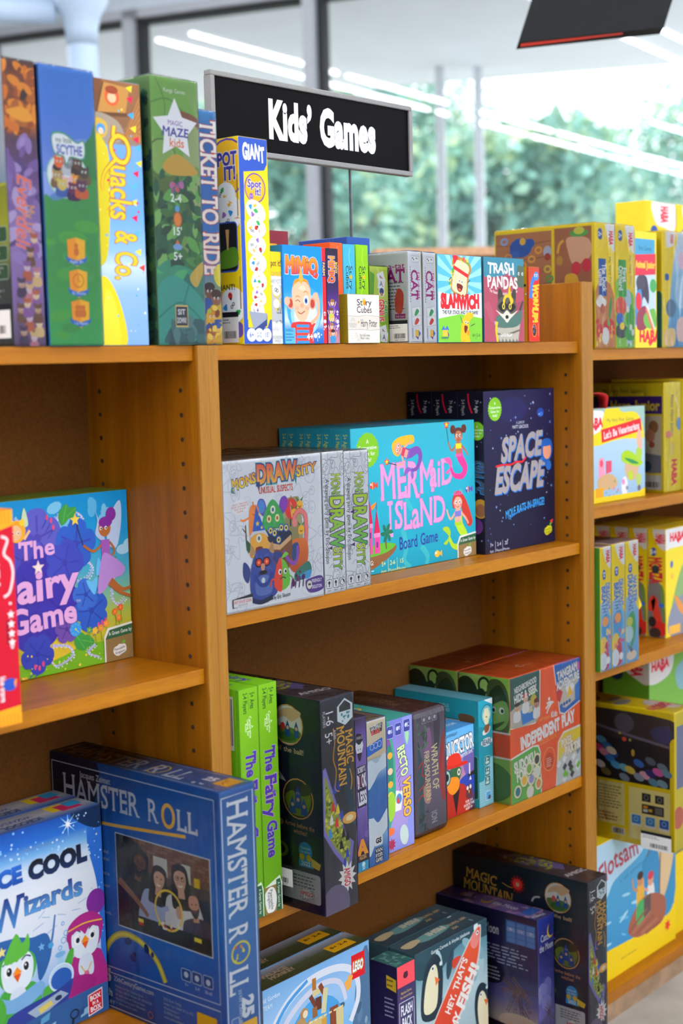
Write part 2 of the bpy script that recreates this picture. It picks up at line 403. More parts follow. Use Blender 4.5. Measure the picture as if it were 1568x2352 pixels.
# recurring little motifs
def badge(A, x, y, r, c='7dbb22', tx='fff', lines=('A', 'Cooperative', 'Game for', 'Kids!')):
    A.star(x, y, r, c, 26, .9)
    L = A.loc(x, y, r/10)
    for i, q in enumerate(lines): L.t(q, 0, 4.7-i*3.3, 2.1, tx, b=.012, seed=i)
def cloud(A, x, y, r, c='f4f2ea', tx='222', l1='Peaceable', l2='Kingdom', rot=8, ol=None):
    L = A.loc(x, y, r/10, rot)
    for q, cc in ((1.6, ol), (0, c)):
        if not cc: continue
        L.p([(-9-q, 0), (-7-q, 4+q), (-3, 4.8+q), (0, 6+q), (4, 5+q), (8+q, 4+q), (9+q, -1), (7+q, -4-q), (2, -5-q), (-3, -6-q), (-7-q, -4-q)], cc, True)
    L.t(l1, 0, 1.6, 2.5, tx, b=.015, jit=.06); L.t(l2, 0, -2.3, 2.5, tx, b=.015, jit=.06)
    L.p([(4, 6), (6, 8.6), (9, 8), (8, 5.6)], '5fae2f', True)
def corner(A, x0, y0):
    A.p([(x0+2, y0), (100, y0-1.5), (100, 100), (x0, 100), (x0, y0+5)], 'f2f0e4'); A.p([(x0+3, y0+1.3), (100, y0-.3), (100, 100), (x0+.8, 100), (x0+.8, y0+6)], '8c6f42')
    A.p([(x0+3, y0+1.3), (100, y0-.3), (100, y0+5.6), (x0+.8, y0+6.6)], '2f5a38')
    A.t('A Green Game by', (x0+102)/2, y0+3.2, 2.1, 'f5f5ee', wx=(100-x0)*.8, b=.02, rot=3)
    cloud(A, (x0+101)/2, (y0+108)/2, 5.6 if x0 > 70 else 6)
def eyes(L, x, y, d, r, c='222'):
    for q in (-1, 1): L.e(x+q*d, y, r, r*1.15, 'fff', n=12); L.e(x+q*d+r*.2, y-r*.1, r*.6, r*.7, c, n=10)

# ================================================================ the room
WV = wood('oak_veneer_upright', 'z', '7a4406', '9c5e0a'); WH = wood('oak_veneer_shelf', 'x', '905404', 'b26c08')
WE = wood('oak_edge_band', 'z', '8c5a18', 'a27026', .45); WEH = wood('oak_nosing', 'x', '985a02', 'b07006', .4)
HB = mat('brown_hardboard', '5e360e', .85, spec=.15, noise=.12, scale=260); HOLE = mat('drilled_hole', '2a1606', .9)
ALU = mat('brushed_aluminium', 'c4c7cc', .5, 0, noise=.05); GASK = mat('black_window_gasket', '1d2024', .6)
WALLW = mat('pale_painted_wall', 'dfe8f2', .8, noise=.02, scale=4); CEIL = mat('white_ceiling_panel', 'e4e8ee', .85, noise=.03, scale=5)
FLOOR = mat('polished_concrete', 'a39b90', .4, noise=.16, scale=9); SOF = mat('white_soffit', 'e6e9ef', .8, noise=.02, scale=3)
GRD = mat('pale_concrete_apron', 'e2e2de', .9, noise=.1, scale=2); PALEB = mat('pale_blue_paint', 'bfd3e8', .5, noise=.02)
BLACK = mat('matte_black', '08080a', .6, spec=.2); GLASS = glass_mat()

W0 = Vector((4.7328, 5.3502, 0)); WA = Vector((.31202, -.95007, 0)); WN = Vector((.95007, .31202, 0))
def wp(s, d, z): return W0+WA*s+WN*d+Vector((0, 0, z))
def wallbox(bm, s0, s1, z0, z1, d0, d1, mi=0):
    v = [bm.verts.new(wp(s, d, z)) for z in (z0, z1) for s, d in ((s0, d0), (s1, d0), (s1, d1), (s0, d1))]
    for q in ((3, 2, 1, 0), (4, 5, 6, 7), (0, 1, 5, 4), (1, 2, 6, 5), (2, 3, 7, 6), (3, 0, 4, 7)): bm.faces.new([v[i] for i in q]).material_index = mi
    bmesh.ops.recalc_face_normals(bm, faces=bm.faces)
CZ = 3.62                      # ceiling height
ZT = 2.0616+ZO                 # head of the glazing
def structure(name, bm, m_, parent=None):
    o = obj(name, bm, m_, parent)
    if not parent: o['kind'] = 'structure'
    return o
def flat(poly, z, th):
    bm = bmesh.new(); a = [bm.verts.new((x, y, z)) for x, y in poly]; b = [bm.verts.new((x, y, z-th)) for x, y in poly]
    bm.faces.new(a); bm.faces.new(b[::-1]); n = len(a)
    for i in range(n): bm.faces.new((a[i], b[i], b[(i+1) % n], a[(i+1) % n]))
    bmesh.ops.recalc_face_normals(bm, faces=bm.faces); return bm
def xy(s, d): v = wp(s, d, 0); return v.x, v.y
room = [xy(-7, -.05), xy(9, -.05), xy(9, -13), xy(-7, -13)]
structure('floor', flat(room, 0, .1), FLOOR)
structure('ceiling', flat(room, CZ+.08, .08), CEIL)
bm = bmesh.new(); wallbox(bm, -7, 9, ZT+.05, CZ, -.1, .1); structure('wall_front', bm, WALLW)
bm = bmesh.new(); wallbox(bm, -7, 9, 0, .25, -.08, .08); structure('trim_1', bm, ALU)
bm = bmesh.new(); wallbox(bm, -7, 9, 0, CZ, -13.1, -13.0); structure('wall_back', bm, WALLW)
bm = bmesh.new(); wallbox(bm, -7.1, -7, 0, CZ, -13, -.1); structure('wall_left', bm, WALLW)
bm = bmesh.new(); wallbox(bm, 9, 9.1, 0, CZ, -13, -.1); structure('wall_right', bm, WALLW)
# glazing: panes between mullions
mull = [-6.4, -5.25, -4.1, -2.95, -1.8+.62, -.09, 1.09, 6.2, 8.9]
def window(n, s0, s1):
    bm = bmesh.new(); wallbox(bm, s0+.03, s1-.03, .25, ZT, -.006, .006); o = structure('window_%d' % n, bm, GLASS)
    bm = bmesh.new()
    wallbox(bm, s0-.055, s0+.02, .25, ZT, -.09, .09, 0); wallbox(bm, s0+.02, s0+.055, .25, ZT, -.05, .05, 1)
    wallbox(bm, s0-.055, s1+.055, ZT, ZT+.055, -.09, .09, 0); wallbox(bm, s0+.02, s1-.02, ZT-.022, ZT, -.05, .05, 1)
    obj('window_frame', bm, [ALU, GASK], o)
for i, (a, b) in enumerate(zip(mull, mull[1:])): window(i+1, a, b)
# outside: soffit of the entrance canopy, its posts, ground
sof = [xy(-7, .12), xy(9, .12), (10.9, -.4), (8.843, 3.996), (7.965, 5.8236), (4.2, 13.2)]
structure('exterior_canopy_soffit', flat(sof, 2.15+ZO+.16, .16), SOF)
structure('ground', flat([(3, 40), (3, 5.5), (6, -12), (60, -12), (60, 40)], -.02, .1), GRD)
for i, (x, y) in enumerate(((7.53, 5.29), (7.75, 5.10))):
    bm = bmesh.new(); tube(bm, [(x, y, -.02), (x, y, 2.15+ZO)], .036, 14); bmesh.ops.create_cone(bm, segments=14, radius1=.08, radius2=.08, depth=.03, matrix=Matrix.Translation((x, y, .0)), cap_ends=True)
    tag(obj('canopy_post', bm, mat('white_post_paint', 'f6f9ff', .4), None, (0, 0, 0), True), 'pale slim canopy post outside the window, %s of the pair' % ('nearer the sign' if i == 0 else 'farther from the sign'), 'post', 'pale posts outside the glass')

# interior column with flared head and the duct beside it
col = empty('round_column', (2.65, 3.466, 0), 'pale blue round column with flared head by the glazing', 'column')
bm = bmesh.new(); tube(bm, [(0, 0, 0), (0, 0, 2.62)], .063, 24); obj('shaft', bm, PALEB, col, smooth=True)
bm = bmesh.new(); tube(bm, [(0, 0, 2.6), (0, 0, 2.66), (0, 0, 2.72), (0, 0, 2.78), (0, 0, CZ)], [.064, .068, .08, .115, .12], 24); obj('flared_head', bm, PALEB, col, smooth=True)
bm = bmesh.new(); tube(bm, [(1.6, 4.55, 2.79), (2.58, 3.54, 2.74)], .05, 16)
tag(obj('ceiling_duct', bm, PALEB, None, (0, 0, 0), True), 'pale blue round duct under the ceiling at upper left', 'duct')
bm = bmesh.new(); tube(bm, [(2.33, 3.75, 3.6), (2.32, 3.77, 3.0), (2.35, 3.74, 2.75), (2.31, 3.77, 2.45)], .005, 6)
tag(obj('hanging_wire', bm, mat('grey_wire', '8d97a6', .5)), 'thin grey wire hanging down beside the round column', 'wire')

# fluorescent fixtures in real and added rows under the ceiling (their reflections show in the glass)
TUBE = mat('lit_fluorescent_tube', 'f4f8ff', .4, emit=LAMP, noise=0); HOUS = mat('white_lamp_housing', 'eef0f2', .4, noise=.01)
d = Vector((-.872, -.489, 0)); pr = Vector((.489, -.872, 0)); FL = 1.86; proto = None; k = 0
for row in (0, 1, 2, 3, .5, 1.5, 2.5):  # half-step rows are unseen extras, added to brighten left-facing box sides
    for j in range(8):  # last fixtures lengthen the rows leftwards, added for light on box sides
        if row % 1 and j < 3: continue
        c = Vector((3.35, 5.5, CZ-.03))+d*(.95+j*1.95)+pr*2.6*row
        if c.y < -6.5: continue
        if proto is None:
            proto = empty('ceiling_lamp', c, '', 'lamp', 'fluorescent ceiling lamps in rows')
            bm = bmesh.new(); bx(bm, -FL/2, -.19, 0, FL/2, .19, .03, bev=.004); obj('housing', bm, HOUS, proto)
            for q in (-.15, .15):
                bm = bmesh.new(); tube(bm, [(-FL/2+.03, q, -.025), (FL/2-.03, q, -.025)], .012, 10); obj('tube', bm, TUBE, proto, smooth=True)
            proto.rotation_euler.z = math.atan2(d.y, d.x); o = proto
        else: o = dup(proto, c, '')
        o['label'] = 'white twin-tube fluorescent ceiling lamp above the shop floor, among real and added rows'

# hanging black screen, tilted down
tv = empty('hanging_screen', (1.72, .37, .66+ZO), 'black flat screen hanging tilted from the ceiling at upper right', 'screen')
pA, pB, pC, pD = (1.417, .478, .666), (1.631, .238, .692), (1.68, .205, .86), (1.49, .452, .86)
bm = bmesh.new(); off = Vector((.03, .027, -.006)); base = Vector((1.72, .37, .66))
v = [bm.verts.new(Vector(q)-base) for q in (pA, pB, pC, pD)]+[bm.verts.new(Vector(q)-base+off) for q in (pA, pB, pC, pD)]
for q in ((0, 1, 2, 3), (7, 6, 5, 4), (0, 4, 5, 1), (1, 5, 6, 2), (2, 6, 7, 3), (3, 7, 4, 0)): bm.faces.new([v[i] for i in q])
bmesh.ops.recalc_face_normals(bm, faces=bm.faces); obj('panel', bm, BLACK, tv)
q0, q1 = Vector(pA)-base, Vector(pB)-base; e = (q1-q0); bm = bmesh.new()
a, b = q0+e*.02+Vector((.005, .004, -.0015)), q0+e*.72+Vector((.005, .004, -.0015)); v = [bm.verts.new(z) for z in (a, b, b+Vector((.005, .0045, -.0016)), a+Vector((.011, .010, -.0036)))]
bm.faces.new(v); obj('red_edge_strip', bm, mat('red_edge', 'd8433a', .5, emit=.5), tv)
bm = bmesh.new(); tube(bm, [(-.12, -.02, .2), (-.12, -.02, CZ-.66-ZO)], .015, 10); obj('ceiling_pole', bm, ALU, tv)

# trees beyond the canopy
def leaf_mat(name, c):
    return mat(name, c, .7, noise=.25, scale=1.2)
LM = [leaf_mat('leaf_'+c, c) for c in ('80b0a4', '98bea6', '6a988e', 'b6cca0')]; BARK = mat('grey_bark', '6f6a62', .9)
def tree(x, y, h, cr, lab, seed, nl=1500, low=.25):
    R = random.Random(seed); t = empty('leafy_tree', (x, y, -.02), lab, 'tree', 'trees beyond the canopy')
    bm = bmesh.new(); tube(bm, [(0, 0, 0), (.05, .03, h*.35), (0, .1, h*.75)], [.2, .15, .06], 8)
    for i in range(5):
        a = i*1.3; tube(bm, [(0, .03, h*.35), (cr*.5*math.cos(a), cr*.5*math.sin(a), h*.62)], [.08, .03], 6)
    obj('trunk', bm, BARK, t)
    bm = bmesh.new(); cl = []
    for i in range(18):
        a, z = R.uniform(0, 6.28), R.uniform(low, .96); q = cr*R.uniform(.15, .8)*math.sqrt(max(.15, 1-abs(z-.55)*1.5)); cl.append((q*math.cos(a), q*math.sin(a), z*h, cr*R.uniform(.34, .56)))
    for i in range(nl):
        cx, cy, cz, cs = R.choice(cl); u = Vector((R.gauss(0, 1), R.gauss(0, 1), R.gauss(0, 1))).normalized()*cs*R.uniform(.5, 1)
        p = Vector((cx, cy, cz))+u*Vector((1, 1, .8)).x; s_ = R.uniform(.07, .16)
        a = Vector((R.gauss(0, 1), R.gauss(0, 1), R.gauss(0, .7))).normalized()*s_; b = a.cross(Vector((R.gauss(0, 1), R.gauss(0, 1), R.gauss(0, 1)))).normalized()*s_*.6
        f = bm.faces.new([bm.verts.new(p+q) for q in (a, b, -a, -b)]); f.material_index = R.choice((0, 0, 1, 2) if u.z < cs*.2 else (0, 1, 3, 1))
    obj('foliage', bm, LM, t)
def polar(px, dd):   # bearing (degrees right of the camera axis) and distance
    a = .8529+math.radians(px); return CP.x+dd*math.sin(a), CP.y+dd*math.cos(a)
for i, (ang, dd, h, cr, lab) in enumerate((
        (-3.2, 20, 5.0, 1.5, 'broad leafy tree outside seen just under the hanging aisle sign'),
        (-.2, 26, 6.5, 1.9, 'pale green tree outside left of the slim canopy posts'),
        (2.6, 33, 7.9, 2.4, 'tallest leafy tree outside behind the slim canopy posts'),
        (6.4, 20, 4.7, 1.5, 'rounded green tree outside right of the canopy posts'),
        (9.2, 26, 4.9, 1.9, 'lower tree outside where the skyline dips'),
        (12.8, 33, 6.5, 2.4, 'tree outside at the far right edge of the glazing'),
        (-7, 33, 7.7, 2.4, 'tree outside hidden mostly by the window mullion'),
        (-3.4, 47, 9.9, 2.9, 'far tall tree outside behind the hanging aisle sign'), (.8, 40, 8.7, 2.4, 'far tall tree outside just left of the canopy posts'), (4.8, 47, 9.9, 2.9, 'far tall tree outside just right of the canopy posts'),
        (8.9, 40, 7.2, 2.4, 'far tree outside behind the dip in the skyline'), (12.4, 47, 8.6, 2.9, 'far tree outside above the stacked yellow boxes at right'))):
    x, y = polar(ang, dd); tree(x, y, h, cr, lab, 10+i, 4600 if dd < 30 else 4000)
for i, (ang, dd, h, cr) in enumerate(((-3, 15, 2.3, 1.0), (1, 17, 2.4, 1.1), (5, 15, 2.3, 1.0), (9, 17, 2.4, 1.1), (13, 15, 2.3, 1.0))):
    x, y = polar(ang, dd); R = random.Random(50+i); bm = bmesh.new()
    for q in range(900):
        u = Vector((R.gauss(0, 1), R.gauss(0, 1), abs(R.gauss(0, 1)))).normalized()*R.uniform(.6, 1); p = Vector((u.x*cr, u.y*cr, u.z*h)); s_ = R.uniform(.08, .2)
        a = Vector((R.gauss(0, 1), R.gauss(0, 1), R.gauss(0, .7))).normalized()*s_; b = a.cross(Vector((R.gauss(0, 1), R.gauss(0, 1), R.gauss(0, 1)))).normalized()*s_*.6
        bm.faces.new([bm.verts.new(p+z) for z in (a, b, -a, -b)]).material_index = R.choice((0, 0, 1))
    tag(obj('leafy_shrub', bm, [leaf_mat('leaf_c4d69c', 'c4d69c'), LM[1]], None, (x, y, -.02)), 'pale yellow green shrub below the trees, %s along the hedge' % ('leftmost', 'second', 'middle', 'fourth', 'rightmost')[i], 'shrub', 'pale shrubs below the trees')

# ================================================================ bookcases
TH = .018; DY = .225; SY = .008
def bookcase(label, x0, x1, topl, topr, shelves, base=-1.23):
    """x0..x1 outer width; side panels TH thick; shelves = heights of the shelf tops"""
    t = empty('bookcase', (x0, 0, 0), label, 'bookcase', 'oak bookcases in a row'); W_ = x1-x0
    for xx, tp, side in ((0, topl, 1), (W_-TH, topr, -1)):
        bm = bmesh.new(); bx(bm, xx, .002, 0, xx+TH, DY+.012, tp+ZO, 0, .0012); bx(bm, xx, -.0005, .0, xx+TH, .003, tp+ZO, 1, .0008)
        xs = xx+TH+.0004 if side > 0 else xx-.0004
        for yy in (.034, .198):
            for i in range(38):
                z = .08+i*.032
                if z > ZO-.04: break
                vs = [bm.verts.new((xs, yy+.0032*math.cos(q*math.pi/4), z+.0032*math.sin(q*math.pi/4))) for q in range(8)]
                f = bm.faces.new(vs if side < 0 else vs[::-1]); f.material_index = 2
        obj('side_panel', bm, [WV, WE, HOLE], t)
    obj('back_panel', BX(TH, DY, .03, W_-TH, DY+.008, ZO+shelves[0]-.0008), HB, t)
    for i, z in enumerate(shelves):
        bm = bmesh.new(); bx(bm, TH+.0005, SY+.004, z+ZO-TH, W_-TH-.0005, DY-.0005, z+ZO, 0); bx(bm, TH+.0005, SY, z+ZO-TH-.002, W_-TH-.0005, SY+.0042, z+ZO, 1, .0007)
        obj('shelf', bm, [WH, WEH], t)
    bm = bmesh.new(); bx(bm, TH, SY, base+ZO-.022, W_-TH, DY, base+ZO, 0); obj('bottom_shelf', bm, [WH], t)
    obj('plinth', BX(TH, SY+.004, 0, W_-TH, SY+.022, base+ZO-.022), mat('worn_plinth_wood', '9a7a5c', .6, noise=.2, scale=30), t)
    return t
bookcase('honey oak bookcase at the left holding tall spines and a fairy box', -.947, -.018, -.0006, -.0006, (0, -.4234, -.886), -1.23)
bookcase('honey oak bookcase in the middle under the hanging aisle sign', -.018, .911, -.0006, .1045, (0, -.3579, -.7856))
bookcase('honey oak bookcase at the right filled with yellow boxes', .911, 1.84, .1045, .1045, (-.0135, -.3, -.6))
# another unit further back by the window
t = empty('low_bookcase', (2.1, 1.45, 0), 'blurred low wooden bookcase far behind the card game boxes', 'bookcase'); t.rotation_euler.z = -.75
for xx in (0, .9): obj('side_panel', BX(xx, 0, 0, xx+.03, .35, 1.58), WV, t)
obj('top_board', BX(-.01, -.01, 1.58, .94, .36, 1.605), mat('faded_oak_top', 'd8a478', .5, noise=.1), t)
obj('back_panel', BX(.03, .33, 0, .9, .345, 1.58), HB, t)

# ================================================================ small picture figures used on the printed covers (local units, y up)
def mermaid(L, skin, hair, top, tail, tail2, wand=False, crown=None, long=True):
    L.s([(0, -9), (2, -16), (8, -24), (4, -30), (-6, -29), (-11, -22)], 9, tail, taper=.75)
    L.p([(-11, -22), (-18, -16), (-12, -15), (-9, -20), (-13, -27), (-17, -26)], tail2, True)
    if long: L.p([(-6, 4), (0, 9), (7, 5), (13, -4), (17, -14), (12, -17), (6, -8), (3, -2), (-5, -3)], hair, True)
    else:
        for q in (-1, 1): L.e(q*7, 6, 3.4, 3.4, hair)
    L.s([(-3, -6), (-9, -10), (-13, -3)], 2, skin, taper=.3); L.s([(3, -6), (9, -11), (12, -15)], 2, skin, taper=.3)
    L.p([(-3.2, -4), (3.2, -4), (3.4, -14), (-3.4, -14)], skin); L.p([(-3.6, -5), (3.6, -5), (3.6, -9), (-3.6, -9)], top); L.s([(-4, -14), (4, -14)], 2.2, tail2)
    L.e(0, 1, 5, 5.2, skin); L.p([(-5.2, 1), (-4, 6), (0, 7.3), (4, 6), (5.2, 1), (3, 4), (-2, 4.6)], hair, True)
    eyes(L, 0, 1, 2, 1.1); L.s([(-1.6, -1.8), (0, -2.5), (1.6, -1.8)], .5, 'a33'); L.e(-3.4, -1, 1, .8, 'e77'); L.e(3.4, -1, 1, .8, 'e77')
    if wand: L.s([(-13, -3), (-15, 8)], .7, '334'); L.star(-15, 10, 4, 'e33'); L.star(-15, 10, 2.2, 'fd3')
    if crown:
        for q in range(5): L.p([(-4+q*2-1, 6), (-4+q*2, 9.5), (-4+q*2+1, 6)], crown)
def kid(L, skin, hair, shirt):
    L.p([(-7, -18), (7, -18), (6, -6), (-6, -6)], shirt, True); L.e(0, 0, 5.5, 6, skin); L.e(0, 3.4, 5.8, 3.6, hair); eyes(L, 0, 0, 2, .9); L.s([(-1.5, -3), (0, -3.6), (1.5, -3)], .5, '933')
def penguin(L, hood, beak='f08a1c', lash=False):
    L.p([(-13, -32), (-12, -14), (-8, -8), (8, -8), (13, -14), (15, -32)], hood, True)
    L.e(0, 2, 12.5, 13, hood); L.p([(-10, 2), (-8, 8), (-4, 9), (0, 5), (4, 9), (8, 8), (10.5, 2), (8, -8), (0, -11), (-8, -8)], 'e9f3fb', True)
    L.p([(-4, -10), (4, -10), (5, -22), (-5, -20)], 'dfeaf6', True)
    for q in (-1, 1): L.e(q*5.6, 1.5, 2.6, 3.3, 'fff'); L.e(q*5.4+.4, 1.2, 1.7, 2.3, '17202c'); L.e(q*5.4, 2, .5, .6, 'fff'); L.s([(q*3, 5.2), (q*6, 6.8), (q*9, 5.4)], .8, '224')
    L.p([(-3, -1), (0, 2.4), (3, -1), (0, -2)], beak); L.p([(-2.6, -1.6), (2.6, -1.6), (0, -6)], 'd9531c')
def blobmonster(L, c, c2, horn=None):
    L.p([(-9, -14), (-8, 4), (-4, 11), (4, 11), (8, 4), (9, -14)], c, True); L.p([(-6, -14), (-5, -4), (5, -4), (6, -14)], c2, True)
    if horn: L.p([(-6, 8), (-10, 14), (-3, 11)], horn); L.p([(6, 8), (10, 14), (3, 11)], horn)
def scribble(A, n, seed, c='b9bac0', x0=0, y0=0, x1=100, y1=100, wd=.5, size=7):
    R = random.Random(seed)
    for i in range(n):
        x, y = R.uniform(x0, x1), R.uniform(y0, y1); L = A.loc(x, y, 1, R.uniform(0, 360)); q = size*R.uniform(.5, 1.2); k = R.random()
        if k < .35: L.ring(0, 0, q*.5, q*.6, wd, c, 16); L.ring(q*.1, q*.1, q*.15, q*.15, wd, c, 10)
        elif k < .7: L.s([(-q, 0), (-q*.4, q*.7), (q*.2, -q*.2), (q, q*.5)], wd, c)
        else: L.s([(-q*.6, -q*.5), (0, q*.9), (q*.6, -q*.5), (-q*.2, -q*.1)], wd, c)
def tri_icons(A, x, y, r, cols, gap, bc='fff'):
    for i, c in enumerate(cols): A.rr(x+i*gap-r, y-r*.9, x+i*gap+r, y+r*.9, 1, c, bc, .35)
def pips(A, x, y, s_, c, t3, dx, bar=True):
    for i, (a, b) in enumerate(t3):
        A.t(a, x+i*dx, y, s_, c, b=.02)
        A.t(b, x+i*dx, y+s_*1.7, s_*.7, c)
        if bar and i < len(t3)-1: A.r(x+i*dx+dx*.48, y-s_, x+i*dx+dx*.52, y+s_*2.2, c)
def leaves(A, n, x0, y0, x1, y1, cols, rx, ry, seed): A.sc(n, x0, y0, x1, y1, cols, rx, ry, seed, 180, 'l')

# ================================================================ TOP SHELF, left bay (tall spines)
GT = 'tall spines on the left top shelf'
b = Box('board_game_box', 'tall purple and orange autumn fantasy game box, leftmost on the top shelf', 'game box', (-.316, -.2705, .006, .216, 0, .3225), '3b2a30', GT, wrap=1)
A = b.F; A.g(0, 0, 100, 100, (0, '4a2a22'), (.12, '8a3f14'), (.2, 'c56a1a'), (.27, '5a3a4c'), (.4, '6a4a80'), (.6, '9a78b4'), (.8, '8a6aa4'), (1, '5a4660'))
A.sc(60, 0, 2, 100, 26, ('d9731c', '7a3a1a', '3a221c', 'e88a22', '9a4a18', 'b5611d'), 3, 1.6, 1); A.sc(46, 0, 28, 100, 70, ('7d5c9c', '9b7cba', '5a4278', 'ab8fc6', 'b9a0cf', '8468a6'), 4, 2, 2)
A.p([(6, 18), (60, 16), (90, 20), (50, 21)], 'f0a02c', True)
A.t('My Lil', 66, 55, 4, 'e0a050', rot=-94, wl=10, b=.01); A.t('Everdell', 47, 53, 6, 'f0704a', rot=-94, wl=26, b=.02, sh=.25, out='c8b0dc', ow=.03)
for i, (x, y) in enumerate(((76, 62), (62, 67), (50, 72), (80, 74), (30, 78), (55, 80), (74, 82), (25, 87), (50, 90), (80, 92), (30, 95), (62, 97), (45, 85), (78, 87))):
    L = A.loc(x, y, .26); cs = ('b05a3c', '6a4634', '8a5a9a', 'c0788a', '4a3450', 'd4b07a'); kid(L, ('e8c8a0', 'c89a78', 'd8b8c8')[i % 3], cs[i % 6], cs[(i*5+2) % 6]); L.e(-5, 6, 2, 3, cs[i % 6]); L.e(5, 6, 2, 3, cs[i % 6])
A = b.S; A.g(0, 0, 100, 100, (0, 'd8dde2'), (.3, 'cfd8e2'), (.43, '9fb4c8'), (.44, 'a4a818'), (.58, 'c3c424'), (.68, '8a9620'), (.76, '4a4e40'), (1, '3c3c3a'))
A.sc(20, 0, 43, 100, 60, ('d6d22c', '9ba01c', 'b7b820'), 4, .8, 4, 8)
for i, q in enumerate(('2-4', '30', '8+')): A.rr(80, 58+i*6.6, 98, 63+i*6.6, 1, '3a6034', 'c8d6c0', .3); A.t(q, 89, 60.6+i*6.6, 1.8, 'eee', b=.02)
A.para(60, 72, 38, 6, 2, 'aaa', 5); b.done(); b.sticker('s', 60, 85, 99, 97)

b = Box('board_game_box', 'tall blue and green spine with animal heroes in a round medallion and three orange shields', 'game box', (-.2675, -.187, .003, .215, 0, .322), '23549a', GT, wrap=1)
A = b.F; A.g(0, 0, 100, 100, (0, '3a74c8'), (.14, '4378d0'), (.27, '5a7ed4'), (.34, '6c8ad8'), (.46, '5a88c0'), (.5, '3f8a4a'), (.75, '3f8f42'), (1, '3a9a50'))
A.e(78, 28, 7, 3.4, '7f92de'); A.p([(100, 20), (92, 23), (78, 27), (70, 35), (60, 40), (60, 55), (100, 55)], '357a42', True); A.p([(0, 38), (14, 40), (22, 44), (12, 46), (0, 47)], '8fa4e6', True)
A.p([(0, 47), (20, 48), (60, 44), (100, 40), (100, 70), (0, 72)], '3e8c46', True); A.sc(14, 0, 52, 100, 98, ('3a8a42', '46964c', '4a9a3e'), 6, 2.4, 8, 10)
A.e(45, 38.5, 9.6, 8.4, 'a8d8c0'); A.e(45, 38.5, 9, 7.8, 'f2f4f4')
for i, (x, y, c1, c2) in enumerate(((30, 35, 'e2662c', '28242c'), (47, 35, '8a8c92', 'c8cad0'), (64, 35, '5a3a2a', '3a2a28'), (26, 40, 'b8965a', '7a5a3a'), (44, 42, 'f0b8c0', '5a4a8a'), (62, 41, 'e8962c', 'a05a20'), (76, 38, '4a3c34', '70583c'), (34, 43, 'd8c060', '3a5aa0'), (55, 44, '6a2a4a', '40204a'), (70, 43, '5a3050', 'c05a30'))):
    L = A.loc(x, y, .34); L.p([(-8, -9), (8, -9), (7, 1), (-7, 1)], c2, True); L.e(0, 3, 6.5, 6, c1); L.e(-5, 8, 2, 2.4, c1); L.e(5, 8, 2, 2.4, c1); eyes(L, 0, 4, 2.3, 1.2)
A.p([(18, 24), (40, 23), (64, 26), (78, 25), (80, 30), (74, 32.4), (52, 32), (44, 35), (38, 32), (22, 31)], '4f9a80', True); A.p([(20, 24.6), (40, 23.8), (64, 26.6), (76, 25.8), (78, 29.8), (72, 31.8), (51, 31.4), (44, 34), (39, 31.4), (23, 30.4)], 'f4f6f8', True)
A.t('my little', 40, 25.8, 1.9, '3a6a48', wx=30, b=.02); A.t('SCYTHE', 50, 29.2, 3.2, '3c5ab4', wx=48, b=.06)
for i, (y, n) in enumerate(((66, 'Ages 8+'), (77.5, '45 Minutes'), (88.5, '1-6 Players'))):
    x = 55+i*1.5; A.p([(x-17, y-4.4), (x, y-5.4), (x+17, y-4.4), (x+16, y+2), (x, y+5.2), (x-16, y+2)], 'f2981c'); A.p([(x, y-5.4), (x+17, y-4.4), (x+16, y+2), (x, y+5.2)], 'f8b424')
    if i == 1: A.ring(x, y-1.2, 2.4, 2.4, .35, 'c0641c'); A.s([(x, y-3), (x, y-1), (x+4, y-1)], .35, 'c0641c', False)
    else:
        for q in ((0,) if i == 0 else (-6, 0, 6)): A.e(x+q, y-2.4, .9, .9, 'cf6c1c'); A.e(x+q, y-.2, 1.2, 1.5, 'cf6c1c')
    A.p([(x-20, y+1.2), (x-14, y+2.2), (x, y+3), (x+14, y+2.2), (x+20, y+1.2), (x+18, y+3.4), (x, y+4.8), (x-18, y+3.4)], '2c6cc0'); A.t(n, x, y+3.4, 1.1, 'dfe8f4', wx=26)
b.S.r(0, 0, 100, 100, '2a5fa8'); b.done()

b = Box('board_game_box', 'tall sky blue and yellow spine with curly gold lettering and bunting', 'game box', (-.186, -.111, .007, .215, 0, .318), '7aa0d8', GT)
A = b.F; A.g(0, 0, 100, 100, (0, '8a5a34'), (.16, '7a5236'), (.235, '8b7868'), (.24, '6fa0e0'), (.5, '6ba2e6'), (.64, '8fb8ec'), (.7, 'c8daf0'), (.8, '90b4e8'), (1, '7ea6e2'))
A.p([(0, 0), (20, 0), (5, 14), (0, 14)], '6a3f22'); A.p([(20, 1), (78, 2), (68, 12), (8, 13)], 'b5803c'); A.p([(20, 1), (24, 1), (8, 13), (4, 13)], '5a361c'); A.p([(5, 12.5), (70, 11.5), (72, 13), (4, 14)], '5a361c')
A.p([(60, 21), (100, 4), (100, 22)], 'a8713c'); 
for i in range(6): A.s([(62+i*6, 20.6-i*.4), (100, 6+i*2.6)], .35, '7f4f26', False)
A.p([(0, 13), (50, 15), (60, 22), (0, 24)], '9a8a78', True); A.p([(2, 15), (26, 16), (24, 21), (2, 22)], 'c8a23c', True); A.e(14, 18.6, 2.2, 2, '4a90d0'); A.e(14, 19.4, 1.2, 1.2, 'f0c8a0')
for x, y, k in ((40, 6, 1.2),): L = A.loc(x, y, k); L.e(0, 0, 3, 3, 'd0592c'); L.e(0, -.4, 1.8, 1.6, 'f0b890'); L.e(0, 2, 2.6, 1.3, '8a3a1c')
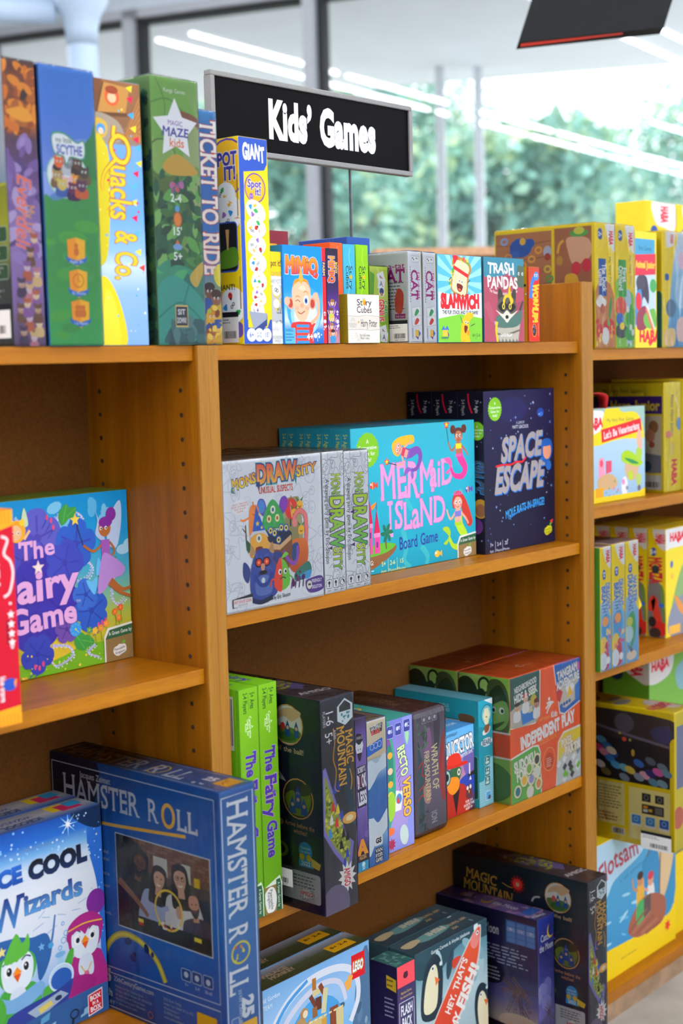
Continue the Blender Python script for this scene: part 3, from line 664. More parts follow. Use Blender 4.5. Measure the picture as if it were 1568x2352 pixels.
A.p([(0, 24), (22, 24), (30, 32), (26, 52), (18, 66), (4, 70), (0, 68)], ('d3bf1c', 'c8b81c'), True); A.p([(4, 74), (22, 76), (44, 86), (52, 100), (0, 100), (0, 80)], ('f2cf1c', 'd8c41a'), True); A.p([(10, 80), (30, 84), (38, 100), (4, 100)], ('fae040', 'e6cc24'), True)
for i, (x, y, c) in enumerate(((78, 2, 'f4d428'), (78, 6, 'd81f4a'), (80, 12, '3aa6d8'), (84, 17, 'f4d82c'), (89, 21, 'd01c40'), (93, 24, '48b0d8'), (94, 30, 'e8d838'), (86, 34, 'd0244a'), (80, 39, '5ab0d4'), (80, 45, 'f0d448'), (80, 51, 'd81c44'), (83, 57, '60b0cc'), (85, 64, 'f2d640'), (92, 70, 'e0443c'))):
    A.p([(x-8, y), (x+6, y-1.2), (x+4, y+1.6)], c)
A.sc(34, 4, 2, 96, 98, ('f4e040', 'd82050', '4aa8d8', 'f8f0a0'), .5, .5, 6)
A.t('uacks', 52, 42, 10.5, 'f8c428', rot=-93, wl=21, b=.035, out='a05a1c', ow=.045); A.t('& Co.', 58, 66, 10.5, 'f8c428', rot=-93, wl=19, b=.035, out='a05a1c', ow=.045)
for c, w_ in (('a05a1c', 2.6), ('f8c428', 1.6)):
    A.s([(42, 17), (40, 21), (52, 20.5), (66, 22), (72, 26), (64, 30), (48, 30), (36, 27), (34, 24), (42, 21)], w_, c, ov=.5); A.s([(46, 29), (30, 32), (18, 35), (12, 39), (14, 42)], w_*.9, c, taper=.6)
b.S.r(0, 0, 100, 100, '8a7a3a'); b.done()

b = Box('board_game_box', 'tall leafy green jungle spine with a white star, tallest of the top shelf row', 'game box', (-.0975, -.0165, .004, .215, 0, .332), '4a6a34', GT, wrap=1)
A = b.F; A.g(0, 0, 100, 100, (0, '6f9a4c'), (.25, '8aa05a'), (.33, '5c6a34'), (.5, '3f5f34'), (.68, '35604a'), (.8, '4c9a64'), (1, '3c7a6c'))
A.p([(0, 0), (60, 3), (96, 16), (60, 30), (0, 22)], '6d9c44', True); A.s([(0, 10), (40, 8), (90, 16)], .6, '4e7a34'); A.s([(10, 0), (30, 10), (20, 22)], .5, '4e7a34'); A.e(20, 30, 7, 7, '7fa052'); A.ring(20, 30, 7, 7, .7, '4c6c30')
A.p([(60, 12), (100, 14), (100, 21), (70, 20)], '7a4a36', True); A.p([(66, 25), (100, 18), (100, 50), (80, 50)], '8fa068', True)
leaves(A, 90, 0, 34, 100, 72, ('3c6a3c', '4f8244', '5f9a4c', '2f5238', '6d8c4a', '2a4634', '78a85a', '436b3a', '31583f'), 4.4, 2, 21)
A.p([(20, 33), (50, 28), (86, 32), (92, 35), (40, 36)], 'c0963a', True)
leaves(A, 26, 0, 72, 100, 100, ('4ea066', '3f8a6c', '57b080', '3a7a66', '2f6a5c'), 9, 4, 22); A.p([(0, 80), (40, 74), (100, 84), (100, 96), (0, 100)], '3f9484', True); A.s([(0, 90), (50, 84), (100, 92)], .6, '2c7468'); A.s([(40, 100), (56, 84), (70, 76)], .6, '2c7468'); A.p([(70, 74), (100, 68), (100, 72), (84, 78)], 'c0a048', True)
leaves(A, 24, 30, 90, 100, 100, ('3a5c60', '2f4c54', '466c6c', '5a8080'), 5, 2.5, 23)
A.star(50, 19, 11.8, 'f4f4f6', 5, .52); A.t('MAGIC', 50, 16.6, 1.8, '7a4aa4', wx=32, b=.015, jit=.08); A.t('MAZE', 50, 20, 3.2, '4a3c94', wx=56, b=.05, jit=.08); A.t('kids', 52, 23.9, 3.2, 'e0732c', wx=32, b=.03, jit=.05)
for y, q in ((44.6, '2-4'), (57, '15\''), (66.5, '5+')): A.t(q, 46, y, 2.9, 'eef2ec', b=.04)
A.sc(9, 32, 39, 60, 42, ('c85a6a', '8a5a8a', 'd07a4c', 'b06a9a'), 1.2, 1, 5); A.e(48, 52.6, 2, 2.7, 'd8803a'); A.ring(48, 52.6, 2, 2.7, .5, 'a85a24'); A.e(48, 48.6, 1.2, 1.2, '5a9ad0'); A.p([(38, 63), (46, 60), (54, 63)], 'd06a3c'); A.e(46, 63, 2.4, 1.2, '7aa0d0')
A.t('Kanga Games', 50, 4.6, 1.5, 'dfe8d4', wx=46); A.r(36, 85, 63, 93.4, 'd8b870'); A.r(37.5, 85.6, 61.5, 92.8, '30303a'); A.t('SIT', 49, 87.6, 2, 'e8e8ea', b=.05); A.t('DOWN!', 49, 90.8, 2, 'e8e8ea', b=.05, wx=20)
A = b.S; A.g(0, 0, 100, 100, (0, '7a9a58'), (.3, '5a7a40'), (1, '2c4a30')); leaves(A, 120, 70, 4, 100, 98, ('3c6a3c', '2f5238', '24483a', '4a7a48', '1f4450', '7a9a3c'), 2.6, 1.6, 31); b.done()

b = Box('board_game_box', 'narrow blue spine with large white capital title running downwards, last of the tall row', 'game box', (-.0148, .0152, .005, .2, 0, .2985), '2a5c9c', GT, wrap=1)
A = b.F; A.g(0, 0, 100, 100, (0, '3c80b8'), (.1, '2a5c9c'), (.5, '2a62a4'), (.68, '3a70a8'), (.78, '8a9a5a'), (1, 'c8a83a'))
A.t('TICKET TO RIDE', 50, 37, 9.4, ('f8f2ea', 'e8d4c8'), rot=-90, wl=66, b=.04, out='b0402c', ow=.05, ser=.7)
A.e(100, 70, 4, 5, 'd8c83a')
for i, (x, y, c, h) in enumerate(((30, 77, '6a4634', '2a1c18'), (70, 80, '8a5a40', '3a2418'), (40, 88, 'e0a83a', 'c8841c'), (70, 93, 'e8b44c', '2a4a8a'), (28, 97, 'd89a3c', 'a8561c'))): L = A.loc(x, y, .55); kid(L, c, h, ('2c4a8a', 'c8a42c')[i % 2])
A.sc(24, 0, 84, 100, 100, ('d8a02c', '3a5a9a', 'f0cc50', '7a3a24', 'a8b83c'), 1.6, 1.2, 9); b.S.r(0, 0, 100, 100, '2c5a94'); b.done()

# ================================================================ TOP SHELF, middle bay (small card games)
GC = 'small games on the middle top shelf'
b = Box('card_game_box', 'tall yellow and blue box with a column of picture discs, under the hanging aisle sign', 'game box', (.0535, .109, .004, .12, 0, .2725), 'f0cc10', GC)
A = b.F; A.r(0, 0, 100, 100, 'f6d212'); A.p([(0, 0), (100, 0), (98, 12), (88, 15), (16, 16.6), (14, 100), (0, 100)], '2b4ea6'); A.r(0, 88, 100, 100, '2b4ea6'); A.p([(14, 40), (100, 40), (100, 85), (84, 92), (16, 92)], 'f6d212')
A.t('GIANT', 52, 7, 7, 'fff', wx=76, b=.09, jit=.12, out='20306a', ow=.04)
A.e(54, 24, 7.4, 7.4, '5a3a90'); A.e(54, 24, 6.7, 6.7, 'f6b21c'); A.t('Spot', 52, 22, 3.6, '4a3a94', wx=48, b=.07, jit=.1, out='fff', ow=.05); A.t('it!', 64, 25.6, 3.4, '4a3a94', wx=22, b=.07, out='fff', ow=.05); L = A.loc(40, 28, .3); L.e(0, 0, 5, 5, '8a5ab0'); eyes(L, 0, 0, 2, 1)
def spotdisc(A, x, y, rx, ry, seed, rot=-25):
    R = random.Random(seed); A.e(x, y+.4, rx, ry, 'b4b0a4', rot); A.e(x, y, rx, ry, 'fbfbf8', rot); L = A.loc(x, y, rx/10, rot); cs = ['e0322a', '2a8ad0', '3aa04a', 'f0a41c', '9a6ab8', 'e0702c', '222']; R.shuffle(cs)
    for i in range(5):
        a = i*1.256+R.random(); q = L.loc(5.6*math.cos(a), 5.6*math.sin(a)*ry/rx, .34, R.uniform(0, 360)) if i else L.loc(0, 0, .34, 40)
        if cs[i] == 'e0322a': q.e(0, 0, 5.5, 5, 'e0322a'); q.e(5, 0, 2.4, 2.4, '222'); q.e(-1, 2, 1.2, 1.2, '222'); q.e(-2, -2, 1.2, 1.2, '222'); q.s([(-5, 0), (4, 0)], .8, '222')
        elif cs[i] == 'f0a41c': q.p([(-5, 6), (1, 6), (0, 1), (5, 1), (-3, -7), (-1, -1), (-5, -1)], 'f0b41c')
        elif cs[i] == 'e0702c': q.p([(-6, 1.5), (6, 0), (-6, -1.5)], 'e0702c'); q.s([(-6, 0), (-9, 2)], 1.4, '3aa04a')
        elif cs[i] == '3aa04a': q.e(0, 0, 4, 5, '3aa04a'); q.e(-4, 2, 2, 3, '3aa04a'); q.e(4, -2, 2, 3, '3aa04a')
        elif cs[i] == '222': q.ring(-3, 0, 2.4, 2.4, 1.4, '222', 10); q.ring(3, 0, 2.4, 2.4, 1.4, '222', 10)
        else: q.p([(-5, -3), (0, 6), (5, -3), (0, -5)], cs[i], True)
for i, (y, rx, ry) in enumerate(((35, 7.2, 4.8), (43.2, 6.8, 4.8), (52, 6.4, 4.7), (60.6, 6, 5), (69.4, 5.4, 5), (77, 5.2, 4), (83.4, 5, 4.4))): spotdisc(A, (54, 54, 54, 56, 58, 56, 50)[i], y, rx, ry, i+2, (-25, -10, 8, 5, -10, -30, -50)[i])
A.p([(20, 84), (34, 93), (80, 88), (84, 85)], '9aa0b0'); A.p([(34, 93), (36, 96), (82, 91), (84, 85), (80, 88)], '2a3c78')
for i, q in enumerate(('6+', '2-12', '15\'')): A.e(26+i*27, 95.6, 3.3, 3.3, 'fff'); A.t(q, 26+i*27, 95.6, 2.3, '2b4ea6', wx=15, b=.05)
A = b.S; A.r(0, 0, 100, 100, 'ecc810'); A.e(82, 14, 14, 14, '5a3a90'); A.e(82, 14, 13, 13, 'e8b020'); A.t('SPOT', 78, 10, 6, '3f3488', wx=40, b=.1, out='fff', ow=.05); A.t('IT!', 86, 17, 6, '3f3488', wx=20, b=.1, out='fff', ow=.05)
for x, y, s_ in ((78, 28, 7), (85, 36, 8.4), (84, 81, 9)): spotdisc(A, x, y, s_, s_, int(y), 10)
A.rr(40, 41, 94, 64, 2, '17181c', '2b4ea6', .7); A.p([(42, 62), (92, 62), (92, 53), (66, 55)], '4f7a1e', True); A.p([(76, 44), (82, 44), (80, 54), (78, 54)], 'c8965a')
A.t('GIANT!', 74, 72, 2.6, '222', b=.04); A.r(96.5, 18, 98.4, 38, '8a6a3a'); A.r(96.5, 67, 98.4, 83, '8a6a3a'); A.e(92, 93, 4, 4, '6a4a9a'); b.done(); b.sticker('s', 60, 84, 94, 99)

b = Box('card_game_box', 'little yellow and white card box tucked between the tall yellow box and the winking boy', 'game box', (.1105, .1317, .006, .03, 0, .125), 'e8c818', GC)
A = b.F; A.r(0, 0, 100, 100, 'e9e7e2'); A.r(0, 0, 100, 26, 'f2cc18'); A.t('Spot it!', 42, 12, 6.5, '2a2420', b=.04, wx=118); A.t('CONTENTS', 50, 24, 4.4, 'b89a48', wx=98, b=.05); A.t('HARRY POTTER', 50, 32, 4.6, '8a8c90', wx=130); A.r(0, 36, 100, 76, 'bfc0c2')
A.e(50, 42, 7, 8, 'd8c060'); A.e(50, 41, 6.4, 7, 'f0eee8'); A.ring(44, 41, 1.6, 1.8, .8, '444'); A.ring(58, 42, 1.6, 1.8, .8, '444'); A.p([(16, 52), (60, 50), (90, 54), (50, 66)], 'd8b83c'); A.e(46, 56, 5, 5, 'eee8dc'); A.s([(94, 50), (96, 60), (80, 66)], .7, '222')
A.t('x1', 70, 62, 3.4, '222', b=.04); A.t('Rulebook', 70, 66, 2.4, '222', b=.03, wx=50); A.t('x1 Tin', 70, 76, 3, '222', b=.03)
for i in range(5): L = A.loc(30, 88, 1, 40+i*25); L.s([(3, 0), (7, 0)], .5, '999')
A.t('WIZARDING', 50, 93, 3.4, '888', wx=110); A.t('WORLD', 50, 97, 3.4, '888', wx=60); b.done()
b = Box('card_game_box', 'orange yellow card box peeping out behind the blue box with the winking boy', 'game box', (.135, .172, .05, .1, 0, .141), 'f0b018', GC); b.F.r(0, 0, 100, 100, 'f3b41c'); b.T.r(0, 0, 100, 100, 'e8a81c'); b.done()

b = Box('card_game_box', 'bright blue card game box with a winking ginger boy pulling his ears', 'game box', (.1322, .2127, .003, .03, 0, .135), '1a8ad8', GC)
A = b.F; A.g(0, 0, 100, 100, (0, '0f86d8'), (.45, '1a90e0'), (.62, '6ab8ec'), (.75, 'd8ecf8'), (.86, '3a80cc'), (1, '1c5cb0'))
A.e(52, 66, 27, 26, '3fa0e4'); A.e(54, 70, 23, 22, '9ccdf0'); A.e(54, 72, 18, 17, 'dcecf8')
A.t('MiMiQ', 47, 20, 15, ('f8961c', 'e0401c'), wx=84, b=.12, jit=.05, out='5a2a8a', ow=.05, out2='fff', ow2=.09)
L = A.loc(44, 61, .7); sk = 'f0bc98'
L.p([(-22, -62), (-24, -30), (-12, -24), (14, -24), (30, -26), (34, -22), (24, -36), (22, -62)], 'd4302c', True)
for i, c in enumerate(('c8302c', '3a8fd8', 'd8402c', '3a8fd8', 'd8402c', '3a8fd8', 'd8402c', '3a8fd8', 'd8402c')): L.p([(-12, -24-i*4), (15, -24-i*4), (15, -28-i*4), (-12, -28-i*4)], c)
L.s([(20, -26), (36, -14), (37, 8), (30, 16)], 6, 'e8b08c'); L.p([(25, 16), (34, 20), (38, 12), (32, 4), (26, 6)], 'eab492', True)
for q in (-1, 1): L.e(q*24, 3, 7.5, 9, 'e0a080'); L.e(q*24, 3, 5, 6.5, 'b03a2c')
L.e(-31, 6, 6, 6.4, 'eab492')
L.p([(-18, 28), (-20, 10), (-15, -10), (-6, -22), (6, -23), (16, -10), (20, 10), (18, 28), (0, 38)], sk, True)
L.p([(-19, 26), (-14, 37), (-3, 41), (0, 54), (4, 41), (14, 37), (20, 24), (14, 33), (4, 35), (0, 32), (-4, 35), (-14, 31)], 'e8901c', True); L.p([(-5, 38), (0, 58), (5, 38), (0, 32)], 'f4aa3c')
L.s([(-13, 6), (-8, 8), (-3, 5)], 1.1, '7a3a24'); L.s([(-13, 12), (-8, 14), (-3, 12)], 1.2, 'c08040'); L.e(10, 8, 5.4, 7, 'fff'); L.e(10, 7, 3.4, 4.4, '3a7ac8'); L.e(10, 7, 1.8, 2.4, '111'); L.s([(5, 19), (10, 21), (15, 18)], 1.2, 'c08040')
L.e(1, 0, 4.4, 3.6, 'e8a482'); L.s([(-9, -9), (-2, -12), (7, -8)], 1.4, 'a03028'); L.e(-10, -4, 4, 3, 'f0a890'); L.e(12, -4, 4, 3, 'f0a890'); L.p([(-6, 26), (4, 30), (10, 24), (0, 22)], 'f8d0b0', True)
A.r(0, 84, 26, 100, '5ab4e8'); A.t('WARNING:', 11, 86.4, 3.2, '1a3a6a', wx=20, b=.02); A.para(2, 90, 22, 3, 3, '2a4a7a', 1); A.t('4+', 64, 93, 6, 'fff', b=.05); A.r(71, 88, 71.8, 98, 'fff'); A.e(78, 92, 2.6, 2.6, 'fff'); A.r(83, 88, 83.8, 98, 'fff'); A.sc(4, 86, 90, 95, 95, ('fff',), 1.5, 1.2, 3)
b.T.r(0, 0, 100, 100, '1a70b8'); b.S.r(0, 0, 100, 100, '1a78c8'); b.done()

b = Box('card_game_box', 'thin red card box with yellow lettering, right of the winking boy box', 'game box', (.2135, .2225, .005, .03, 0, .1345), 'c0202c', GC); A = b.F; A.r(0, 0, 100, 100, 'd0222c'); A.r(0, 14, 100, 30, '3a2a7a'); A.t('FARM', 50, 22, 3.4, 'f2c83c', rot=-90, wl=14, b=.05); A.t('4+', 50, 69, 3.2, 'fff', rot=-90, b=.05); A.e(50, 77, 2, 2, 'fff'); A.sc(4, 20, 82, 80, 88, ('fff',), 1.2, 1, 4); b.done()
b = Box('card_game_box', 'dark purple card box spine with orange title turned sideways, right of the thin red one', 'game box', (.2235, .2495, .005, .028, 0, .1345), '2a1c3c', GC)
A = b.F; A.g(0, 0, 100, 100, (0, '231a2c'), (.4, '2c1c48'), (.7, '5a2a8a'), (.82, '7a3a9a'), (.9, 'b07080'), (1, 'c08890')); A.t('MiMiQ', 44, 22, 8.5, ('f8962a', 'e0501c'), rot=-90, wl=28, b=.1, out='5a2a8a', ow=.05, out2='fff', ow2=.1); A.t('BODY', 84, 20, 3.4, 'f2c83c', rot=-90, wl=12, b=.05)
for i, (y, h, sh) in enumerate(((57, '8a5a2c', '6a4a9a'), (66, '5a3a20', 'b0c83c'), (74, 'e0b060', '4a4a9a'), (82, 'a86a3c', 'd0502c'), (89, '2a1c18', '3a8ac0'))): L = A.loc(42-i % 2*10, y, .55); L.s([(-6, -8), (-11, 2)], 2, 'e8b890'); L.s([(6, -8), (11, 2)], 2, 'e8b890'); kid(L, 'e8b890', h, sh)
A.t('4+', 84, 68, 3.6, 'fff', rot=-90, b=.05); A.e(84, 77, 2.2, 2.2, 'fff'); A.sc(4, 76, 81, 92, 88, ('fff',), 1.5, 1.2, 4); b.done()
for nm, d_, c, lab in (('o', (.271, .2985, .039, .093, 0, .147), 'ee5a22', 'orange card box behind the cream box, left of its sky blue twin'), ('b', (.3005, .3277, .04, .093, 0, .146), '45b0cc', 'sky blue card box behind the cream box, between orange and green ones'), ('g', (.3302, .358, .04, .093, 0, .1465), '8ac414', 'lime green card box behind the cream box, right of its sky blue twin')):
    b = Box('card_game_box', lab, 'game box', d_, c, GC); A = b.F; A.r(0, 0, 100, 100, c); A.s([(60, 3), (50, 14), (66, 24), (60, 38), (30, 54), (30, 66)], .8, ('ff9a6a', '8ad4e4', 'b6e04c')['obg'.index(nm)])
    if nm != 'o': A.t('Story', 64, 33, 4.6, '2a2a26', rot=-90, wl=24, b=.015); A.t('Cubes', 34, 33, 4.6, '2a2a26', rot=-90, wl=24, b=.015); A.e(62, 32.6, 2.2, 2.2, 'f0b41c')
    b.S.r(0, 0, 100, 100, c); b.T.r(0, 0, 100, 100, c); b.done()
b = Box('card_game_box', 'low cream box with olive side standing in front of the coloured card boxes', 'game box', (.266, .3385, .004, .02, 0, .071), '8a6a12', GC)
A = b.F; A.r(0, 0, 100, 100, 'efe9dd'); A.r(0, 44, 100, 73, 'e2d9cc'); A.s([(0, 44), (30, 45), (60, 43), (100, 45)], 1, 'b8aea0'); A.s([(0, 73), (40, 72), (70, 74), (100, 72)], 1, 'b8aea0')
A.t('RORY\'S', 52, 9, 4, '444', wx=10); A.t('St ry', 52, 16, 13, '3a2420', wx=47, b=.015); A.p([(47, 12), (52, 9), (57, 12), (57, 20), (52, 23), (47, 20)], 'f0a81c'); A.p([(52, 15), (57, 12), (57, 20), (52, 23)], 'd07818'); A.t('Cubes', 52, 31, 13, '3a2420', wx=48, b=.015)
A.t('Harry Potter', 66, 59, 15, '4a4038', wx=52, sx=.5, b=.015, ser=.5, jit=.05); A.e(33, 57, 2.4, 2.4, 'd8a048')
for i in range(6): L = A.loc(15, 56, 1, 15+i*30); L.s([(3, 0), (9, 0)], .7, 'b0a898')
A.t('WIZARDING', 15, 61, 4.4, 'aaa094', wx=26); A.t('WORLD', 15, 66, 4.4, 'aaa094', wx=20); scribble(A, 16, 4, 'd8cfc0', 4, 77, 96, 98, .7, 9); A.t('Roll the cubes', 52, 84, 5, '6a6056', wx=32, b=.01); A.t('Make a story', 52, 90, 5, '6a6056', wx=28, b=.01)
A = b.S; A.r(0, 0, 100, 100, 'a08018'); A.para(30, 20, 0, 0, 0, '222')
for i in range(8): A.r(40, 18+i*8, 44, 23+i*8, '5a4a1a'); A.r(66, 6+i*9, 69, 12+i*9, '5a4a1a')
b.done()
b = Box('card_game_box', 'slim light green spine with playing cards and red title, beside the cream box', 'game box', (.3605, .4042, .04, .062, 0, .116), '9aba3a', GC, wrap=1)
A = b.F; A.r(0, 0, 100, 100, 'b6cc4a'); A.p([(0, 6), (26, 10), (20, 36), (0, 40)], '5a9a2c'); A.p([(40, 0), (100, 20), (100, 60), (50, 40)], 'c8d868'); A.p([(0, 40), (60, 60), (100, 50), (100, 100), (0, 100)], 'a2c03c'); A.p([(40, 70), (100, 60), (100, 90)], '8ab030')
for x, y, r in ((62, 14, 20), (64, 22, -10), (70, 84, 15), (74, 92, -12)): L = A.loc(x, y, 1, r); L.p([(-7, -7), (7, -7), (7, 7), (-7, 7)], 'f0f2f0'); L.p([(-4, -4), (-1, 4), (2, -1)], '5a9ad0'); L.s([(-2, 3), (4, -4)], 1.2, 'd05a3c')
L = A.loc(64, 33, 1); L.e(0, 0, 6, 6, 'fff'); L.e(0, 1, 4.6, 4.6, '3a4a7a'); L.e(0, -3, 3, 2.4, 'c08a5a')
A.t('GENIUS', 60, 57, 11, 'e02c2c', rot=-90, wl=29, b=.08, out='fff', ow=.06, jit=.08); A.t('CARD', 86, 54, 6.5, '3a9a3c', rot=-90, wl=20, b=.06, out='fff', ow=.05); b.S.r(0, 0, 100, 100, '7aa838'); b.done()

for i, d_ in enumerate(((.411, .4435, .006, .085, 0, .138), (.4478, .4802, .006, .085, 0, .1375))):
    b = Box('card_game_box', ('white wrapped card game box showing its printed back and price label, left of two alike', 'white wrapped card game spine with magenta title, right of two alike')[i], 'game box', d_, 'dddde2', GC, wrap=1)
    A = b.F; A.r(0, 0, 100, 100, 'e6e6ea'); A.r(94, 0, 100, 30, 'f0e27a'); A.rr(26, 5, 84, 11, 1, 'f6f6f6', 'b0b0b4', .5); A.sc(5, 32, 7, 80, 9.5, ('555',), 1, .8, 3)
    A.t('CAT', 46, 36, 11.5, 'a01a72', rot=-90, wl=33, b=.05, ser=.8); A.t('rat-a-tat', 82, 37, 4.4, 'b02a7c', rot=-90, wl=30, b=.03, ser=.4)
    for q in range(14): A.r(12, 16+q*2.9, 16, 18+q*2.9, '555')
    for y, c in ((66, '3a9a5a'), (76, 'd03a30')): L = A.loc(56, y, 1, 8); L.p([(-8, -5.6), (8, -5.6), (8, 5.6), (-8, 5.6)], 'b9b9bd'); L.p([(-7.6, -5.2), (7.6, -5.2), (7.6, 5.2), (-7.6, 5.2)], 'f4f4f2'); L.p([(-4, -3), (1, 3), (5, 0), (0, -4)], c, True)
    L = A.loc(58, 90, 1, -90); L.r(-4, -3, 4, 3, 'f0c03c'); L.p([(-4, 3), (0, 7), (4, 3)], '3a6ac0'); L.p([(3, -3), (7, 2), (4, 3)], '6a3a9a'); A.t('GAMEWRIGHT', 24, 90, 1.8, '3a3a6a', rot=-90, wl=12, b=.03)
    A = b.S; A.r(0, 0, 100, 100, 'dcdcde'); A.t('rat-a-tat', 55, 15, 6, 'a82a78', wx=74, b=.03, ser=.5); A.t('CAT', 56, 26, 14, 'a01a72', wx=72, b=.05, ser=.9); A.para(46, 33, 48, 9, 3.6, '666', 5); A.p([(70, 66), (66, 54), (74, 40), (88, 46), (84, 66)], 'c83a30', True); A.e(75, 63, 5, 4, 'd04a3c'); A.r(66, 68, 92, 73, 'a01a72'); A.t('Kids Learn', 79, 70.6, 2.4, 'f0d8e8', wx=22); b.done()
    if i == 0: b.sticker('s', 50, 75, 98, 98, txt='0000 027835')

b = Box('card_game_box', 'card game box with a sandwich slice in a red headband on blue rays', 'game box', (.4815, .598, .004, .05, 0, .1363), '58a8c8', GC)
A = b.F; A.r(0, 0, 100, 100, '5cbcd8')
for i in range(16):
    a, q = math.radians(i*22.5), math.radians(i*22.5+11)
    A.p([(50, 30), (50+80*math.cos(a), 30+70*math.sin(a)), (50+80*math.cos(q), 30+70*math.sin(q))], '9fdcec')
A.p([(0, 42), (50, 47), (100, 42), (100, 72), (50, 69), (0, 73)], 'f4f4f2'); A.p([(0, 73), (50, 67.5), (100, 72), (100, 100), (0, 100)], '7cc436')
L = A.loc(50, 25, 1.05, -14); L.p([(-14, -16), (-15, 6), (-18, 12), (-14, 20), (0, 22), (14, 20), (19, 12), (16, 4), (16, -17), (0, -20)], 'b5843c', True); L.sc(14, -18, -18, -13, 16, ('d83a2c', '4aa03c', 'f0c83c'), 2.4, 1.4, 3); L.sc(10, -14, 16, 14, 22, ('e8c84c', '5aa83c', 'd8542c'), 2.6, 1.6, 4)
L.p([(-12, -15), (-12, 5), (-14, 12), (-10, 17), (0, 18), (11, 17), (15, 12), (13, 4), (14, -16), (0, -18)], 'f0d8ae', True); L.p([(-14, 6), (14, 3), (15, 7), (-14, 10)], 'd8242c'); L.p([(-14, 10), (-20, 22), (-12, 24), (-8, 20)], 'd8242c')
eyes(L, 2, -4, 2.4, 1.5); L.p([(-4, -8), (7, -8), (5, -15), (-1, -15)], '6a1c14', True); L.e(2, -13.5, 2.4, 1.4, 'e0604c'); L.s([(-15, -4), (-19, -8)], 1, '222'); L.s([(15, -2), (19, 2)], 1, '222')
A.t('SLAMWICH', 50, 53, 14.5, 'e02028', wx=88, b=.12, jit=.06, out='6a0c10', ow=.035); A.t('THE FLIP, STACK AND SLAP GAME!', 50, 65.5, 4, '1c1c1c', wx=82, b=.05)
L = A.loc(63, 84, 1.1, -12); L.p([(-8, -14), (-9, 6), (-2, 16), (8, 18), (10, 15), (4, 8), (6, -6), (10, -14), (0, -16)], 'f0bc1c', True); L.e(4, -4, 3, 3, 'd8981c'); eyes(L, -1, 6, 2, 1.4); L.p([(-4, 2), (2, 2), (0, -5), (-3, -4)], '6a1c14', True); L.s([(-8, 4), (-13, 10)], .8, '333'); L.s([(7, 4), (14, 8)], .8, '333'); L.s([(-3, -15), (-4, -20)], .8, '333'); L.s([(4, -15), (6, -20)], .8, '333'); L.e(-5, -20, 2, 1.2, 'c8302c'); L.e(7, -20, 2, 1.2, 'c8302c')
L = A.loc(14, 90, 1); L.r(-5, -3, 5, 4, 'f0c03c'); L.p([(-7, 4), (-3, 9), (0, 5), (4, 9), (8, 4)], '3a6ac0'); L.p([(4, 4), (8, -2), (6, -4)], '7a3a9a'); A.t('GAMEWRIGHT', 14, 95, 2.2, '2a2a6a', wx=17, b=.04); A.t('6+', 80, 92, 3.6, '333'); A.t('2-6', 91, 92, 3.6, '333'); A.r(85, 90, 85.5, 97, '333')
b.T.r(0, 0, 100, 100, '6ab8cc'); b.done()

b = Box('card_game_box', 'dusky red and teal card game box with a raccoon in a bin', 'game box', (.605, .7205, .005, .045, 0, .1375), '2c5a64', GC)
A = b.F; A.r(0, 0, 100, 100, 'a8485a'); A.p([(0, 0), (100, 0), (100, 20), (80, 23), (60, 20), (30, 23), (0, 22)], '3a8094', True); A.sc(8, 0, 20, 100, 96, ('9a4054', 'b05264'), 12, 5, 6)
L = A.loc(92, 18, 1); L.p([(-8, -14), (-7, 6), (-4, 10), (4, 9), (8, 11), (12, -14)], '4a5a48', True); eyes(L, 0, 0, 4, 1.8, '444')
A.t('TRASH', 43, 13, 12.5, 'f0ece0', wx=66, b=.07, jit=.13, seed=3); A.t('PANDAS', 46, 29, 12.5, 'f0ece0', wx=76, b=.07, jit=.13, seed=6); A.t('The Raucous Raccoon Card Game', 48, 38.6, 3.6, 'e8dcd0', wx=70, b=.03, arc=-1)
A.p([(24, 76), (92, 68), (84, 100), (32, 100)], 'b8b0a0'); 
for y in (80, 89): A.s([(26, y+1), (55, y+2.4), (88, y-3)], 2.4, '6a6258')
for q in range(6): A.p([(32+q*9, 100), (35+q*9, 96), (39+q*9, 100)], '7a7064')
L = A.loc(56, 60, 1.15); L.p([(-16, -18), (-18, -8), (14, -6), (24, -2), (28, 4), (26, -14), (10, -20)], '4a6a60', True); L.p([(-15, 6), (-16, 18), (-11, 20), (-6, 10)], '3a342c', True); L.p([(15, 6), (17, 18), (12, 20), (7, 10)], '3a342c', True); L.p([(-18, 0), (-13, 10), (0, 13), (13, 10), (18, 0), (8, -10), (0, -14), (-8, -10)], '5a5248', True)
L.p([(-16, 2), (-6, 8), (0, 4), (6, 8), (16, 2), (8, -4), (0, 0), (-8, -4)], '1f1c1a', True); L.p([(-20, -2), (-8, -6), (0, -2), (8, -6), (20, -2), (6, -11), (0, -15), (-6, -11)], 'e4dccc', True); L.e(0, -9, 3, 2, '1a1818'); L.e(-6, 2, 2.6, 3.2, 'e8d04c'); L.e(6, 2, 2.6, 3.2, 'e8d04c'); L.e(-6, 2, 1.2, 2, '222'); L.e(6, 2, 1.2, 2, '222')
L.p([(-7, 8), (-3, 14), (2, 15), (5, 24), (8, 14), (12, 8), (8, 4), (4, 11), (-2, 10), (-5, 3)], 'f0c020', True); L.s([(-18, -14), (-20, -24), (-16, -40)], 3.4, 'e8c020'); L.s([(24, -2), (30, 8)], 3, '3a3430')
A.t('GAMEWRIGHT', 54, 92, 3.4, 'f4f0e4', wx=30, b=.06); b.S.r(0, 0, 100, 100, '2f4f5a'); b.T.r(0, 0, 100, 100, '3a7080'); b.done()

